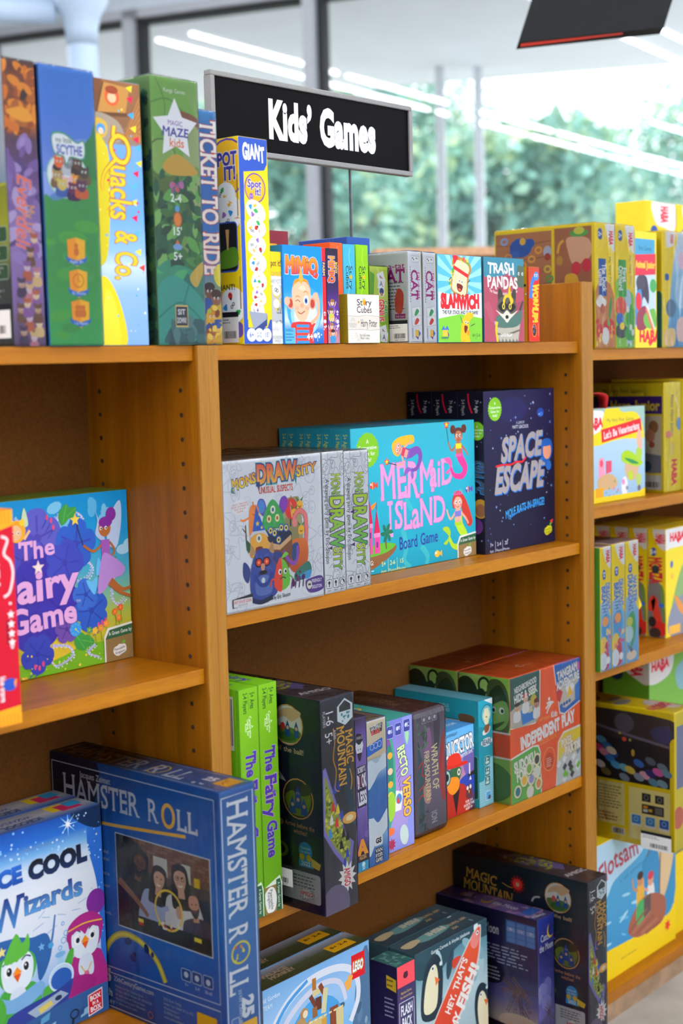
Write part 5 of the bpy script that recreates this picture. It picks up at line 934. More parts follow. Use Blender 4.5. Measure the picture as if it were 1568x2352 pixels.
def mountain_front(A):
    A.g(0, 0, 100, 100, (0, '34363e'), (.3, '2a2b33'), (.7, '33343c'), (1, '3a3844')); A.p([(70, 34), (100, 38), (100, 62), (84, 58), (70, 46)], '1f3a4a', True); A.p([(88, 30), (100, 40), (100, 56)], '4a3a2a', True)
    A.p([(2, 32), (10, 31), (70, 66), (92, 70), (80, 84), (70, 82), (30, 72), (0, 62)], '7a70b8'); A.p([(6, 36), (10, 35), (66, 66), (82, 70), (74, 80), (30, 69), (4, 60)], '8a9440')
    R = random.Random(8)
    for i in range(130):
        u, v = R.uniform(.04, .94), R.uniform(.05, .92); A.e(6+u*76-v*(2+6*u), 37+u*33+v*(23-13*u), R.uniform(.7, 1.7), R.uniform(.4, .8), R.choice(('b8b83c', '7a8a2c', '4a5a20', 'd0c84c', '98a43c', '5f6c24')), R.uniform(-90, 90), 8)
    for x, y, c in ((36, 42, '2a4aa8'), (48, 41, '1f3a8c'), (30, 50, 'd02c2c'), (44, 52, 'e0c83c'), (56, 55, '2a4aa8'), (40, 58, 'd02c2c'), (60, 64, '1a1a1c'), (72, 66, '141416'), (52, 69, '1a1a1c'), (70, 74, '2a4aa8'), (62, 78, '2a4aa8'), (24, 56, 'e8e8e0'), (20, 62, '3a8ac8')): L = A.loc(x, y, .45); L.p([(-3, -5), (-2, 1), (0, 6), (2, 1), (3, -5)], c)
    A.e(80, 58, 5, 2.6, 'e8a850'); A.e(80, 58, 2.6, 1.4, 'f8e0a8')
    A.t('MAGIC', 85, 24.5, 4.6, 'dca23c', rot=-88, wl=16, b=.03, ser=.8); A.t('MOUNTAIN', 60, 28, 5, 'dca23c', rot=-88, wl=28, b=.03, ser=.8); A.s([(36, 14), (40, 20), (34, 28), (42, 34), (38, 42), (50, 44)], .5, 'c88a3c'); A.s([(84, 35), (90, 40), (86, 45)], .5, 'dca23c')
    A.t('1-6', 26, 8.6, 5, 'f0f0f2', rot=-88, wl=7.4); A.t('5+', 22, 18, 5, 'f0f0f2', rot=-88, wl=5.6); A.t('PLAYERS', 9, 8.8, 1.7, 'd0d0d4', rot=-88, wl=7.4); A.t('AGES', 40, 17, 1.7, 'd0d0d4', rot=-88, wl=4.6)
    L = A.loc(73, 7.4, .66); L.p([(-8, -6), (-8, 4), (0, 9), (8, 4), (8, -6), (0, -10)], 'dfe8ec'); L.p([(-6, 0), (-6, 4), (0, 7.6), (6, 4), (6, 0)], '2f3438'); L.sc(12, -5, -7, 5, -1, ('3f8a94',), 1, 1, 2, 0)
    A.star(68, 85.4, 6.4, 'f0ece8', 12, .6, 0, 8); A.t('AMIGO', 68, 85.4, 4, 'c8242c', rot=-88, wl=8.6, b=.07); A.e(30, 97, 10, 10, '6a607a')
def mountain_top(A):
    A.g(0, 0, 100, 100, (0, '3a3038'), (1, '443c40')); A.p([(20, 50), (50, 26), (90, 40), (96, 70), (60, 76)], '6a629a'); A.sc(60, 30, 34, 88, 68, ('a8a83c', '6a7a2c', '4a5a20', 'c8c04c', '2a3a7a'), 2.2, 1.2, 4); A.t('AMIGO', 60, 84, 4, 'd8d0d0', rot=-8, b=.08); A.t('MAGIC MOUNTAIN', 40, 16, 4, '8a6a4a', b=.03, ser=.6)
b = Box('board_game_box', 'dark wrapped witch mountain box jutting over the shelf edge beside the green spines', 'game box', (.0982, .167, -.074, .218, -.7856, -.4825), '1c1a28', G4, wrap=1, gloss=1)
mountain_side(b.S); mountain_front(b.F); mountain_top(b.T); b.done(); b.sticker('s', 55, 80, 80, 90, txt='210 027')

b = Box('board_game_box', 'purple wrapped spine with stacked block letters, just right of the jutting dark box', 'game box', (.2567, .2818, .002, .2, -.7856, -.5505), '4a3a6a', G4, wrap=1)
A = b.F; A.g(0, 0, 100, 100, (0, '3a3048'), (.1, '6a52a0'), (.5, '8a70bc'), (.8, '5a4690'), (.86, '2a2430'), (.935, '2a2430'), (.936, '2a9ac8'), (1, '2a9ac8')); A.sc(10, 10, 40, 96, 78, ('7a60b0', '9a84c8', '6a509c'), 5, 2, 4)
A.p([(8, 10), (66, 12), (60, 22), (40, 28), (20, 25), (10, 18)], '1c1a24', True); L = A.loc(36, 20, .5); L.p([(-8, 4), (-6, 10), (-2, 6), (2, 6), (6, 10), (8, 4), (5, -5), (-5, -5)], 'e4e4ea'); L.p([(-3, 0), (-1, 1), (-2, -2)], '222'); L.p([(3, 0), (1, 1), (2, -2)], '222'); A.t('PARANCE', 40, 12.6, 2, 'ccc', wx=60)
A.r(6, 31, 92, 58, '2a2040'); A.t('BOBBY\'S', 50, 33.5, 3.4, 'e4e0ec', wx=72, b=.06, rot=4); A.t('BOOK', 52, 41, 8, 'f0eef4', wx=82, b=.1, sx=.6, out='3a2a5a', ow=.03, rot=4); A.r(30, 37, 50, 45, '6a2440'); A.t('LESS', 54, 52, 8, 'f0eef4', wx=80, b=.1, out='3a2a5a', ow=.03, rot=4)
A.t('A', 46, 84, 8, 'f0962c', b=.2); A.t('AGORA', 46, 90.6, 2.8, 'e0a060', wx=66, b=.04); A.e(50, 95.4, 1.6, 1.6, 'dff'); A.t('30', 50, 98, 2, 'dff', b=.04); b.T.r(0, 0, 100, 100, '4a4058'); b.done()

b = Box('board_game_box', 'blue sky and clouds wrapped spine with cream top band, right of the purple one', 'game box', (.2842, .3295, .003, .2, -.7856, -.5605), '3a6aa8', G4, wrap=1)
A = b.F; A.g(0, 0, 100, 100, (0, 'eadcc0'), (.25, 'd8c4a0'), (.26, 'c0b090'), (.27, 'b8cce0'), (.34, '9ac0e0'), (.42, '3f78b8'), (.7, '3468b0'), (.8, '8ab4dc'), (.9, '3a72b8'), (1, '2f64ac'))
A.p([(0, 30), (20, 27), (50, 30), (80, 25), (100, 26), (100, 34), (60, 37), (30, 43), (0, 46)], 'dbe8f2', True); A.p([(0, 68), (20, 66), (50, 71), (84, 66), (100, 64), (100, 76), (60, 82), (30, 86), (0, 92)], 'e4eef6', True); A.p([(0, 60), (60, 56), (100, 52), (100, 60), (50, 66), (0, 66)], '3a6cb4', True)
A.p([(16, 4.6), (84, 3), (80, 9), (26, 10.4)], '222'); A.t('GATEWAY', 50, 5.3, 2.8, 'f0f0f0', wx=58, b=.08, rot=2); A.t('ISLAND', 48, 8.4, 2.8, 'e0342c', wx=48, b=.1, rot=2, out='f0f0f0', ow=.03); A.p([(0, 17), (78, 13.5), (82, 14), (82, 20), (78, 21), (0, 24)], '2f6ac8')
for x in (26, 46, 66): A.ring(x, 18.6-x*.02, 2, 2, .4, 'e4ecf6')
A.rr(28, 80, 72, 87, 1.4, 'f0f2f4'); A.t('GS', 50, 83.4, 3.2, '222', b=.12); A.r(30, 88.4, 72, 98.6, '1c1c20')
for i, q in enumerate(('VAN', 'RYDER', 'GAMES')): A.t(q, 51, 90.2+i*3.3, 2.5, 'f4f4f4', wx=37, b=.04)
A = b.T; A.r(0, 0, 100, 100, '8a7a68'); b.done()

b = Box('board_game_box', 'lilac game box spine with green and yellow bubble title running down', 'game box', (.352, .4155, .020, .2, -.7856, -.577), '6a6ab8', G4)
A = b.F; A.g(0, 0, 100, 100, (0, '7478c4'), (.3, '9480c4'), (.6, 'b490cc'), (.8, 'a894d0'), (1, '7f86cc')); A.p([(60, 0), (100, 0), (100, 100), (70, 100), (84, 50)], '8a90d8', True)
A.p([(0, 0), (24, 20), (30, 40), (28, 66), (10, 78), (0, 80)], '3a9a7a', True); A.p([(0, 10), (16, 20), (20, 30), (0, 40)], '7a4a8a', True); A.p([(0, 20), (18, 22), (22, 44), (0, 46)], '2c7a64', True)
for y, c in ((26, 'e0a83c'), (38, 'e8c8a0'), (48, 'e0a83c'), (56, 'd8d050')): A.e(10, y, 3, 2.6, c)
A.p([(0, 58), (24, 56), (26, 70), (4, 76)], '9ac83c', True); A.p([(30, 54), (58, 56), (50, 70), (26, 70)], 'f0ece4'); A.e(42, 61, 3.4, 4, '4a8ac0'); A.p([(32, 64), (40, 58), (44, 64)], 'd03c3c')
for i in range(5): A.s([(34+i*3, 40+i*4), (48, 36+i*4)], .5, '4a3a5a')
A.p([(70, 12), (86, 13), (78, 22)], 'a0d8a0', True); A.e(60, 90, 5, 8, 'c8d8d0', 10); A.star(10, 94, 5, 'a02c4a', 9, .6); A.e(6, 84, 5, 3, 'e8703c')
for i, (x, q) in enumerate(((12, '30'), (44, '8+'), (78, '2-4'))): A.rr(x-12, 4-i*.8, x+12, 13-i*.8, 1.2, '3a4088', 'b8bce8', .3); A.e(x-3, 8-i*.8, 1.6, 1.6, 'd0d4f0'); A.t(q, x+5, 8-i*.8, 2, 'e0e4f4', rot=-80, b=.02)
A.t('RECTO', 60, 33, 8, 'd4f0a0', rot=-76, wl=24, b=.09, jit=.08, out='2a2a5a', ow=.07); A.t('VERSO', 74, 62, 8, 'f4b83c', rot=-88, wl=30, b=.09, jit=.06, out='2a2a5a', ow=.07)
A = b.T; A.r(0, 0, 100, 100, '3a8a7c'); A.t('VERSO', 40, 36, 9, 'e0a83c', rot=-70, wl=40, b=.06); b.done()

b = Box('game_tin', 'rounded wrapped grey and red game tin with cream title, between the lilac and teal boxes', 'game tin', (.4265, .514, .026, .215, -.7856, -.581), '5a5058', G4, wrap=1, gloss=1, bev=.009)
A = b.F; A.mg = .0085
A.g(0, 0, 100, 100, (0, '5a5260'), (.3, '74687c'), (.6, '7d6c84'), (1, '56545c')); A.p([(7, 30), (24, 40), (30, 60), (20, 97), (7, 97)], '3f5a64', True); A.p([(93, 20), (80, 30), (74, 46), (78, 70), (93, 74)], 'b03438', True); A.p([(60, 6), (78, 8), (74, 30), (62, 34)], '4a4450', True); A.p([(30, 20), (46, 14), (52, 30), (34, 38)], 'a06a9a', True)
for p_ in ([(10, 44), (24, 40), (22, 50), (34, 52)], [(12, 62), (28, 58), (32, 52)], [(10, 70), (20, 66), (30, 70)]): A.s(p_, 1, 'd0342c')
A.p([(26, 60), (46, 62), (44, 74), (28, 72)], 'c89a8a', True); leaves(A, 18, 8, 4, 40, 28, ('3a4a44', '4a5a54', '5a8a64'), 4, 1, 3); leaves(A, 14, 8, 80, 40, 96, ('3a4a44', '5a5a5a', '2f3a3c'), 4, 1, 4)
for i in range(3): A.rr(24+i*16, 4, 36+i*16, 9.4, .6, '6a6470', 'c4c0c8', .25); A.e(30+i*16, 6.6, 1.4, 1.4, 'd0ccd4')
A.t('WRATH OF', 61, 47, 7.6, 'f0e0a8', rot=-87, wl=37, b=.04, sx=.8); A.t('FIRE-MOUNTAIN', 38, 52, 6, 'f0e0a8', rot=-87, wl=40, b=.04, sx=.8); A.t('ION', 56, 87, 7, 'a8a4ac', rot=-87, wl=10, b=.06, out='4a4650', ow=.03)
A = b.T; A.mg = .0085; A.g(0, 0, 100, 100, (0, '6a4a48'), (1, '5a3a3c')); A.sc(40, 10, 6, 92, 94, ('8a3430', '4a3034', 'a06a5a', '7a6a6a'), 3, 1.4, 5); A.t('WRATH OF', 54, 40, 7, 'c8a888', rot=90, wl=40, b=.03); A.t('FIRE-MOUNTAIN', 40, 44, 7, 'c8a888', rot=90, wl=50, b=.03)
A = b.S; A.mg = .0085; A.g(0, 0, 100, 100, (0, '7a2a2c'), (1, '3a2428')); b.done()

b = Box('card_game_box', 'small blue box with a duck detective in red hat, in front of the teal box', 'game box', (.517, .618, .049, .1, -.7856, -.638), '5aa8d8', G4)
A = b.F; A.g(0, 0, 100, 100, (0, '62b0e4'), (.28, '7ac0ea'), (.33, '8a80b4'), (.5, 'b07aa0'), (.6, 'c08a94'), (.64, '3a4aa0'), (.8, '5a3a6a'), (1, '4a1c20')); A.p([(70, 34), (100, 30), (100, 58), (76, 56)], '6a5a9a', True); A.p([(60, 60), (100, 56), (100, 80), (60, 76)], '2a3f9a', True); A.p([(84, 56), (100, 54), (100, 59), (82, 60)], '241c20'); A.r(85.5, 44, 89, 57, 'ece4e4'); A.p([(86, 64), (92, 64), (89, 59)], 'f0ece8')
A.t('GAMEWRIGHT', 38, 4.6, 3.4, '1a2a5a', wx=32, b=.04); A.t('DUCKTOR', 58, 20, 17, 'f4f2f0', wx=82, b=.06, sx=.6, out='1a1420', ow=.07, ser=.9, rot=5); A.t('DEDUCTION GAME', 76, 32, 3.6, 'f0ece8', wx=40, b=.03, rot=6)
L = A.loc(45, 62, 1); L.p([(-20, -38), (-18, -10), (-8, -2), (10, -2), (22, -10), (26, -38)], 'a8281c', True); L.p([(-6, -4), (2, -38), (10, -4)], '2a1418'); L.p([(-14, 14), (-10, 2), (0, -2), (10, 4), (12, 16), (0, 20)], '2f5a34', True); L.p([(-12, 8), (6, 6), (8, -6), (-4, -12), (-14, -4)], 'f08a1c', True); L.e(-15, 10, 7.6, 9.6, '1c3a5a'); L.e(-15, 10, 6, 8, 'a8c8b8'); L.e(-14, 10, 3, 4.4, '1a1a1c'); L.p([(-20, 20), (20, 18), (22, 22), (-16, 25)], 'c8281c', True); L.p([(-12, 23), (-10, 34), (8, 34), (12, 22)], 'd8301c', True); L.e(8, 12, 3, 4, 'e8e4d0'); L.e(8, 12, 1.4, 2, '222')
L = A.loc(84, 76, .8); L.p([(-6, -10), (-6, 4), (0, 9), (7, 6), (8, -10)], '5a3038', True); L.e(-3, 4, 2.4, 3, 'e8e0d0'); L.e(4, 5, 2.4, 3, 'e8e0d0'); L.p([(-1, 0), (2, 0), (0, -5)], 'f0a02c')
for i, q in enumerate(('FOR 2-4', 'DUCKTECTIVES', 'AGES 8+')): A.t(q, 84, 88+i*4, 2.8, 'f4f0ec', b=.04, wx=(20, 30, 20)[i], rot=4)
A = b.T; A.r(0, 0, 100, 100, '4a90c8'); A.t('DUCKTOR', 56, 46, 17, 'd8e8f4', wx=60, b=.05, out='2a3a5a', ow=.05); b.S.r(0, 0, 100, 100, '2a6a9a'); b.done()

b = Box('board_game_box', 'teal game box with bear pictures on its spine and a clear window in its side', 'game box', (.6215, .6635, .042, .222, -.7856, -.6005), '1f6a74', G4)
A = b.F; A.r(0, 0, 100, 100, '1f8290'); A.p([(0, 0), (100, 0), (100, 22), (60, 26), (0, 24)], '2a9ab0'); A.p([(40, 0), (100, 0), (100, 6)], 'e4ecec'); A.p([(0, 82), (40, 74), (70, 60), (100, 58), (100, 100), (0, 100)], '8ac0cc', True); A.r(0, 76, 100, 100, '8cc2cc')
for i in range(10): A.r(0, 77+i*2.4, 100, 77.5+i*2.4, '6aa8b4')
for i in range(9):
    for j in range(10): A.r(i*11+(j % 2)*5, 77+j*2.4, i*11+(j % 2)*5+1.6, 79.4+j*2.4, '6aa8b4')
A.e(57, 14, 8.6, 9.4, '16606c'); A.e(57, 14, 7.8, 8.6, '6ab0bc'); A.e(57, 15, 5.4, 5.6, 'e0dcb4'); A.e(50, 10, 2, 2, 'e0dcb4'); A.e(64, 10, 2, 2, 'e0dcb4'); A.e(57, 21, 3.6, 2.6, 'e0dcb4'); A.e(57, 16.4, 1, .8, '4a4030')
A.p([(30, 29), (80, 26), (74, 31), (36, 33)], 'd8dcd8', True); A.p([(42, 25), (76, 24), (72, 30), (46, 31)], '7a4a2c', True); A.e(56, 40, 9, 4, 'c8d4d4'); A.t('BEARS', 56, 40, 5, '3a5a68', wx=64, b=.08, jit=.06)
for y, q in ((58, '5+'), (68, '1-4'), (77, '20')): A.rr(40, y-4.4, 76, y+4, 1.2, '225a5e', 'b0d4d4', .4); A.t(q, 58, y-2, 2.6, 'e8f4f0', b=.05); A.e(52, y+1.4, 1.5, 1.5, 'b8d4c8'); A.e(63, y+1.4, 1.5, 1.5, 'b8d4c8')
A.rr(46, 87, 78, 95, 1, '5aa0d0', 'e8f0f4', .4); A.e(70, 93, 2.2, 2.2, '3a4a5a')
A = b.S; A.r(0, 0, 100, 100, '1f8a94'); A.rr(24, 20, 90, 88, 3, 'c8ccce', '124c54', .8); A.p([(78, 14), (94, 14), (96, 20), (88, 24), (80, 22)], '5a4024', True); A.t('GAELLE', 60, 8, 3, 'b0d4d4', wx=12); A.t('PICARD', 61, 12, 3, 'b0d4d4', wx=12); A.rr(90, 52, 99, 92, 2, '124c40', '8ab8b0', .4)  # side teal lightened in the print to make up for weak side light
b.T.g(0, 0, 100, 100, (0, '6a9aa8'), (1, '4a8c98')); b.done()

G5 = 'orange puzzle collection boxes'
def indep(A):
    A.r(0, 0, 100, 100, 'e8582a'); A.p([(-2, -2), (42, -2), (41, 36), (34, 42), (0, 40)], 'f4efe8'); A.p([(-2, -2), (41, -2), (40, 35), (33, 41), (0, 39)], '2f5a52'); A.p([(0, 26), (30, 22), (40, 28), (39, 36), (33, 40.8), (0, 39)], 'b8b4a4', True); A.p([(14, 28), (30, 25), (36, 38), (16, 39.6)], '3a7ac0'); A.p([(24, 27), (30, 26), (31, 31), (25, 32)], 'd8c89a')
    for x, y, c, h, r in ((9, 24, 'd8a080', '3a2018', 5), (21, 19, 'e8b090', 'd03c3c', 5), (32, 16, '8ac04a', '6a9a3a', 4.4), (36, 26, 'b87a5a', '5a3424', 5)): L = A.loc(x, y, r/8); kid(L, c, h, ('d86a5a', 'e8e4e0', 'c8a84a', '8a4a3a')[r % 4 if r == 5 else 2])
    A.t('NEIGHBORHOOD', 21, 8.6, 4.4, 'f0ece4', wx=31, b=.06, rot=8); A.t('HIDE & SEEK', 21, 15.6, 6, 'f0ece4', wx=32, b=.08, rot=8)
    A.p([(60, -2), (102, -2), (102, 36), (76, 43), (69, 41)], 'f4efe8'); A.p([(61, -2), (102, -2), (102, 35), (76, 42), (70, 40)], '2a64b0'); A.p([(64, 20), (98, 14), (98, 32), (78, 38), (70, 35)], 'cfc4b4'); A.p([(63, 16), (74, 24), (70, 32), (66, 30)], 'c83a3c'); A.p([(92, 22), (100, 18), (100, 34), (92, 34)], '3a78c0'); A.p([(82, 14), (92, 22), (84, 30), (78, 22)], 'f0f0ec'); A.p([(84, 20), (89, 28), (80, 30)], 'f0b82c'); A.e(97, 7, 3, 4, 'd86aa0')
    for i in range(4): A.e(72+i*4, 35-i*.6, 1.8, 1.6, '2a5aa0')
    A.t('TANGRAM', 81, 8, 6.4, 'f0ece0', wx=30, b=.1, rot=8, out='1f3f70', ow=.05); A.t('ADVENTURE', 82, 16, 6.4, 'f0ece0', wx=34, b=.1, rot=8, out='1f3f70', ow=.05)
    for q in range(3): L = A.loc(53, 33, 1, 20-q*24); L.s([(-4, -3+q*2.6), (0, -.4+q*2.6), (5, 1+q*2.6)], 1.6, 'f4f0ea')
    A.e(54, 26, 1.5, 1.5, 'f4f0ea'); A.t('CHIP THEORY', 47, 40.6, 2.4, 'f0b04a', wx=16); A.t('Kids', 61, 39.6, 4.6, 'f4f0ea', wx=9, b=.06); A.t('INDEPENDENT PLAY', 52, 50.6, 9.4, 'f6f2ee', wx=78, b=.11, rot=5.5); A.t('COLLECTION', 52, 58.4, 3.6, 'f0b04a', wx=24, sp=.15, rot=5)
    A.p([(0, 63), (30, 59), (38, 60), (41, 66), (42, 102), (0, 102)], 'f4efe8'); A.p([(0, 64.4), (30, 60.4), (37, 61.4), (40, 67), (41, 102), (0, 102)], '5ea848'); A.t('SUDOKU', 19, 70, 8, 'f2eedc', wx=30, b=.12, rot=7, out='3a6a2c', ow=.05); A.t('FOREST', 20, 78, 8, 'f2eedc', wx=26, b=.12, rot=7, out='3a6a2c', ow=.05)
    for x, y, c in ((9, 92, '2f7a8a'), (18, 85, 'f0b43c'), (28, 86, '9a90c8'), (36, 72, '4a4a4a'), (36, 82, 'e0e0d8'), (26, 96, 'e8e0d8'), (38, 92, 'd88a4a'), (25, 77, '7aa84a')): A.e(x, y, 5.4, 5.4, '4a7a30'); A.e(x-.4, y-.6, 5.2, 5.2, 'ece0b8'); A.e(x-.4, y-.6, 3.4, 3.6, c)
    A.e(53, 77, 6, 7.4, 'c8401c'); A.ring(53, 75, 8.6, 9.4, .7, 'f0a060', 20); A.para(49, 74, 8, 5, 1.6, 'f4d8c0', 3)
    A.p([(66, 64), (74, 57), (102, 56), (102, 102), (62, 102), (65, 76)], 'f4efe8'); A.p([(67, 65), (75, 58.4), (102, 57.4), (102, 102), (63.4, 102), (66.2, 76)], 'e8c83c'); A.p([(64, 82), (80, 70), (102, 66), (102, 102), (63.4, 102)], 'cfcfca')
    R = random.Random(5)
    for i in range(22): x, y = R.uniform(66, 98), R.uniform(70, 98); A.p([(x-3.4, y), (x+.4, y-3.6), (x+3.6, y-.6), (x-.2, y+3.2)], R.choice(('3a3c40', 'f0f0ee', '8a8c90', '7ab838', 'e8e8e4', '7ab838')))
    A.t('PIXEL', 79, 66, 6.6, 'f4ecd4', wx=17, b=.12, rot=8, out='c85a2c', ow=.06); A.t('PARTY', 87, 73, 6.6, 'f4ecd4', wx=22, b=.12, rot=6, out='c85a2c', ow=.06)
b = Box('board_game_box', 'orange puzzle collection box with four picture panels, front copy at the right end', 'game box', (.667, .8895, .008, .115, -.7856, -.5655), 'd8501f', G5, wrap=1)
indep(b.F)
A = b.S; A.r(0, 0, 100, 100, 'a0d858'); A.e(28, 22, 26, 22, 'c8f07a'); A.e(16, 14, 10, 12, '2a3a1c', 20); A.e(40, 20, 6, 10, '2a3a1c', -20); A.ring(50, 8, 5, 6, 2, '2a3a1c'); A.s([(30, 12), (30, 24)], .8, '2a3a1c'); A.e(30, 26, 5, 3, '2a3a1c')  # side greens lightened to offset the dim light on left-facing sides
A.p([(56, 8), (80, 2), (98, 14), (96, 44), (60, 46)], '5a6a3a', True); A.e(76, 28, 11, 14, '8ab85a'); eyes(A.loc(76, 26, 1), 0, 0, 4, 2.4, '2a4a1c'); A.p([(60, 14), (80, 6), (96, 18), (84, 18), (64, 22)], '33451f', True); A.r(0, 44, 100, 64, 'e0552a'); A.r(0, 43, 100, 44.4, 'efe8dc'); A.r(0, 63, 100, 64.4, 'efe8dc'); A.r(0, 64.4, 100, 100, '84b854'); A.e(60, 84, 22, 16, '4a7a38'); A.e(50, 82, 8, 9, '86b060'); A.p([(10, 36), (50, 40), (90, 34), (60, 43)], '3a5a24', True)
A = b.T; A.r(0, 0, 100, 100, 'e05a2a'); A.t('C', 44, 56, 14, 'f0d8c0', b=.06); A.t('Kids', 54, 60, 9, 'f0b070'); A.s([(66, 98), (99, 98)], 3, '5a5aa8', False); b.done()
dup(b.root, (.667, .1175, b.loc[2]), 'orange puzzle collection box, copy standing behind the front one against the back', G5)

# ================================================================ LEFT BAY
b = Box('board_game_box', 'large fairy board game box with blue flowers and pink title in the left bay', 'game box', (-.363, -.0385, .147, .183, -.4234, -.191), '5a7a1c', 'fairy game boxes in the left bay')
A = b.F; A.g(0, 0, 100, 100, (0, '1187c0'), (.25, '1e94ca'), (.45, '4aa8c0'), (.6, '7fb890'), (.7, 'a8b84a'), (.82, 'c8b62c'), (.9, '9ab02a'), (1, '6aa21e'))
A.sc(12, 60, 6, 92, 22, ('5ab0d8', '7ac0e0'), 5, 3, 3); A.e(97, 35, 5, 3, 'a8d4e8'); A.e(100, 33, 4, 4, 'a8d4e8'); A.p([(36, 92), (60, 86), (100, 90), (100, 100), (30, 100)], '6fa820', True); A.p([(40, 88), (58, 82), (70, 88), (50, 94)], 'd8b830', True)
for p_ in ([(44, 10), (42, 14), (46, 16)], [(62, 30), (60, 20), (63, 12), (70, 9), (76, 13), (74, 18)], [(64, 24), (70, 34), (76, 38), (80, 42), (78, 48), (72, 50)], [(91, 50), (90, 62), (93, 67), (97, 64)], [(58, 84), (66, 86), (68, 92), (60, 96), (57, 92)], [(80, 88), (76, 92), (82, 96)]):
    A.s(p_, 1.6, 'b8b8e0', taper=.4)
    for q in cat(p_, False, 4): A.e(q[0]+.6, q[1]+1.2, .5, .5, 'e8e8f8', n=8); A.e(q[0]-.8, q[1]-.8, .35, .35, 'e8e8f8', n=8)
def flower(x, y, r, c, c2, rot=0, n=5):
    for i in range(n):
        L = A.loc(x, y, r/10, rot+i*360/n); L.p([(0, 0), (4, 4.6), (9, 4), (10.5, 0), (9, -4), (4, -4.6)], c, True); L.s([(1, 0), (8, 0)], .8, c2)
    A.e(x, y, r*.16, r*.16, c2)
for x, y, r, a in ((66, 15, 9, 70), (68, 12, 7, 30), (84, 48, 10, 20), (90, 46, 7, 60), (70, 80, 10, -60), (73, 84, 8, -20)): L = A.loc(x, y, r/10, a); L.p([(-2, 0), (4, 5), (12, 1), (6, -4)], '3a8a3a', True); L.s([(0, 0), (11, .6)], .5, '5aa84a')
flower(53, 22, 16, '5a58b4', '4a3f9c', 90); flower(72, 28, 14, '2f5cb8', '3a3f9c', 80); flower(46, 34, 15, '4a44a8', '3f3894', 150); flower(56, 52, 22, '3a2f98', '33288a', 30, 6); flower(50, 66, 19, '3a2f94', '33288a', 10, 6); flower(62, 64, 15, '3a2f98', '33288a', 60); flower(66, 38, 13, '3f48ac', '3a3a9a', 0)
flower(78.7, 68, 12, '2f58b4', '2a3f98', -40); flower(76, 58, 9, '3a68c0', '2a3f98', 30); flower(50.5, 87, 11, '3440a0', '2c3490', -90); flower(65.5, 76, 8, '6a4a9a', '4a2f80', 20); flower(70, 77, 4, '3a9ae0', 'd8d040', 0, 8)
for x, y, a in ((84, 44, 60), (87, 52, 20), (80, 54, 100)): L = A.loc(x, y, 1, a); L.p([(-5, 0), (0, 3), (5, 4), (3, 0), (5, -4), (0, -3)], '6ac0f0', True)
for x, y in ((58, 11), (60, 13), (61, 17), (84, 76), (86, 75), (82, 77), (49, 94), (51, 95), (53, 93)): A.s([(x-3, y+6), (x-1, y+3), (x, y)], .5, '2f3f90'); A.e(x, y, .9, 1.6, 'd84a7a')
for x, y, c in ((91, 71, 'e8642c'), (86, 77, 'f0823c'), (93, 75, 'f07a3c'), (80, 80, 'f0b83c'), (83, 79, 'e88a3c'), (94, 69, 'e8542c'), (77, 79, '3f8a4a')):
    A.s([(x, y), (x+.6, y+9)], .4, '6a9a2c'); flower(x, y, 2, c, 'f8d040')
A.sc(24, 36, 86, 84, 100, ('f0d048', 'f0c848', 'c8d85a', 'f0a04a'), .8, .7, 9)
L = A.loc(43, 17, .8); L.p([(4, 4), (7, 16), (10, 4)], 'c8dcb0', True); L.e(0, 0, 7.6, 7.8, 'f0a82c'); L.e(-1, -1, 5.2, 5.4, 'f0c08c'); L.e(5, 6, 2.4, 2.4, 'f8d038'); eyes(L, -1, -1, 2.2, 1); L.s([(6, -6), (11, 0)], 2, 'f0c08c')
L = A.loc(87.2, 21, .85); L.p([(0, -8), (-9, 16), (-6, 6), (-8, -4)], 'b4c8e4', True); L.p([(2, -10), (4, 6), (14, 18), (15, 4), (10, -14)], 'bcd0ea', True); L.e(0, 0, 5.4, 6, 'a8602c'); L.e(1, 4, 6, 3.8, '7a2a8a'); L.e(6, 9, 4.4, 4.8, '7a2a8a'); eyes(L, -1, 0, 2.2, 1.1)
L.s([(-2, -10), (-10, -15), (-19, -10)], 1.8, 'a8602c'); L.s([(-19, -10), (-24, 5)], .6, '334'); L.star(-25, 8, 4.4, 'f4d24a'); L.s([(4, -10), (8, -16), (5, -20)], 1.8, 'a8602c'); L.p([(-4, -8), (4, -8), (4, -20), (-3, -20)], 'a05ab0'); L.p([(-3, -19), (4, -19), (16, -28), (14, -34), (6, -36), (-4, -44), (-8, -42)], 'b88ad0', True); L.s([(4, -36), (14, -44), (24, -42)], 3, 'a8602c', taper=.4); L.s([(2, -38), (12, -46), (28, -52)], 3, 'a8602c', taper=.4); L.p([(26, -50), (32, -54), (27, -55)], '9a3a7a')
A.t('The', 52.4, 28.2, 9.5, 'eab0e0', wx=17.5, b=.05, jit=.07, ser=.5, rot=3); A.t('F', 37, 48, 17, 'eab0e0', wx=6, b=.06); A.t('airy', 57, 48.5, 16, 'eab0e0', wx=30, b=.065, jit=.05, ser=.3, rot=2, out='4a2a90', ow=.02); A.t('Game', 54, 67, 13, 'eab0e0', wx=34, b=.065, jit=.06, rot=2, out='4a2a90', ow=.02)
A.star(52.6, 38.5, 4.4, 'f8d8d8'); A.star(52.6, 38.5, 2.6, 'fff0e0'); A.t('TM', 72, 61, 1.6, 'dcc')
corner(A, 84.5, 80); b.T.g(0, 0, 100, 100, (0, '5a6a1c'), (1, '6a7a24')); b.done()
dup(b.root, (-.3645, .1855, b.loc[2]), 'second fairy board game box standing close behind the flowery one', 'fairy game boxes in the left bay')
b = Box('card_game_box', 'tall red box with orange ends and white stars at the left edge', 'game box', (-.43, -.3605, -.036, .14, -.4234, -.1802), 'c8102a')
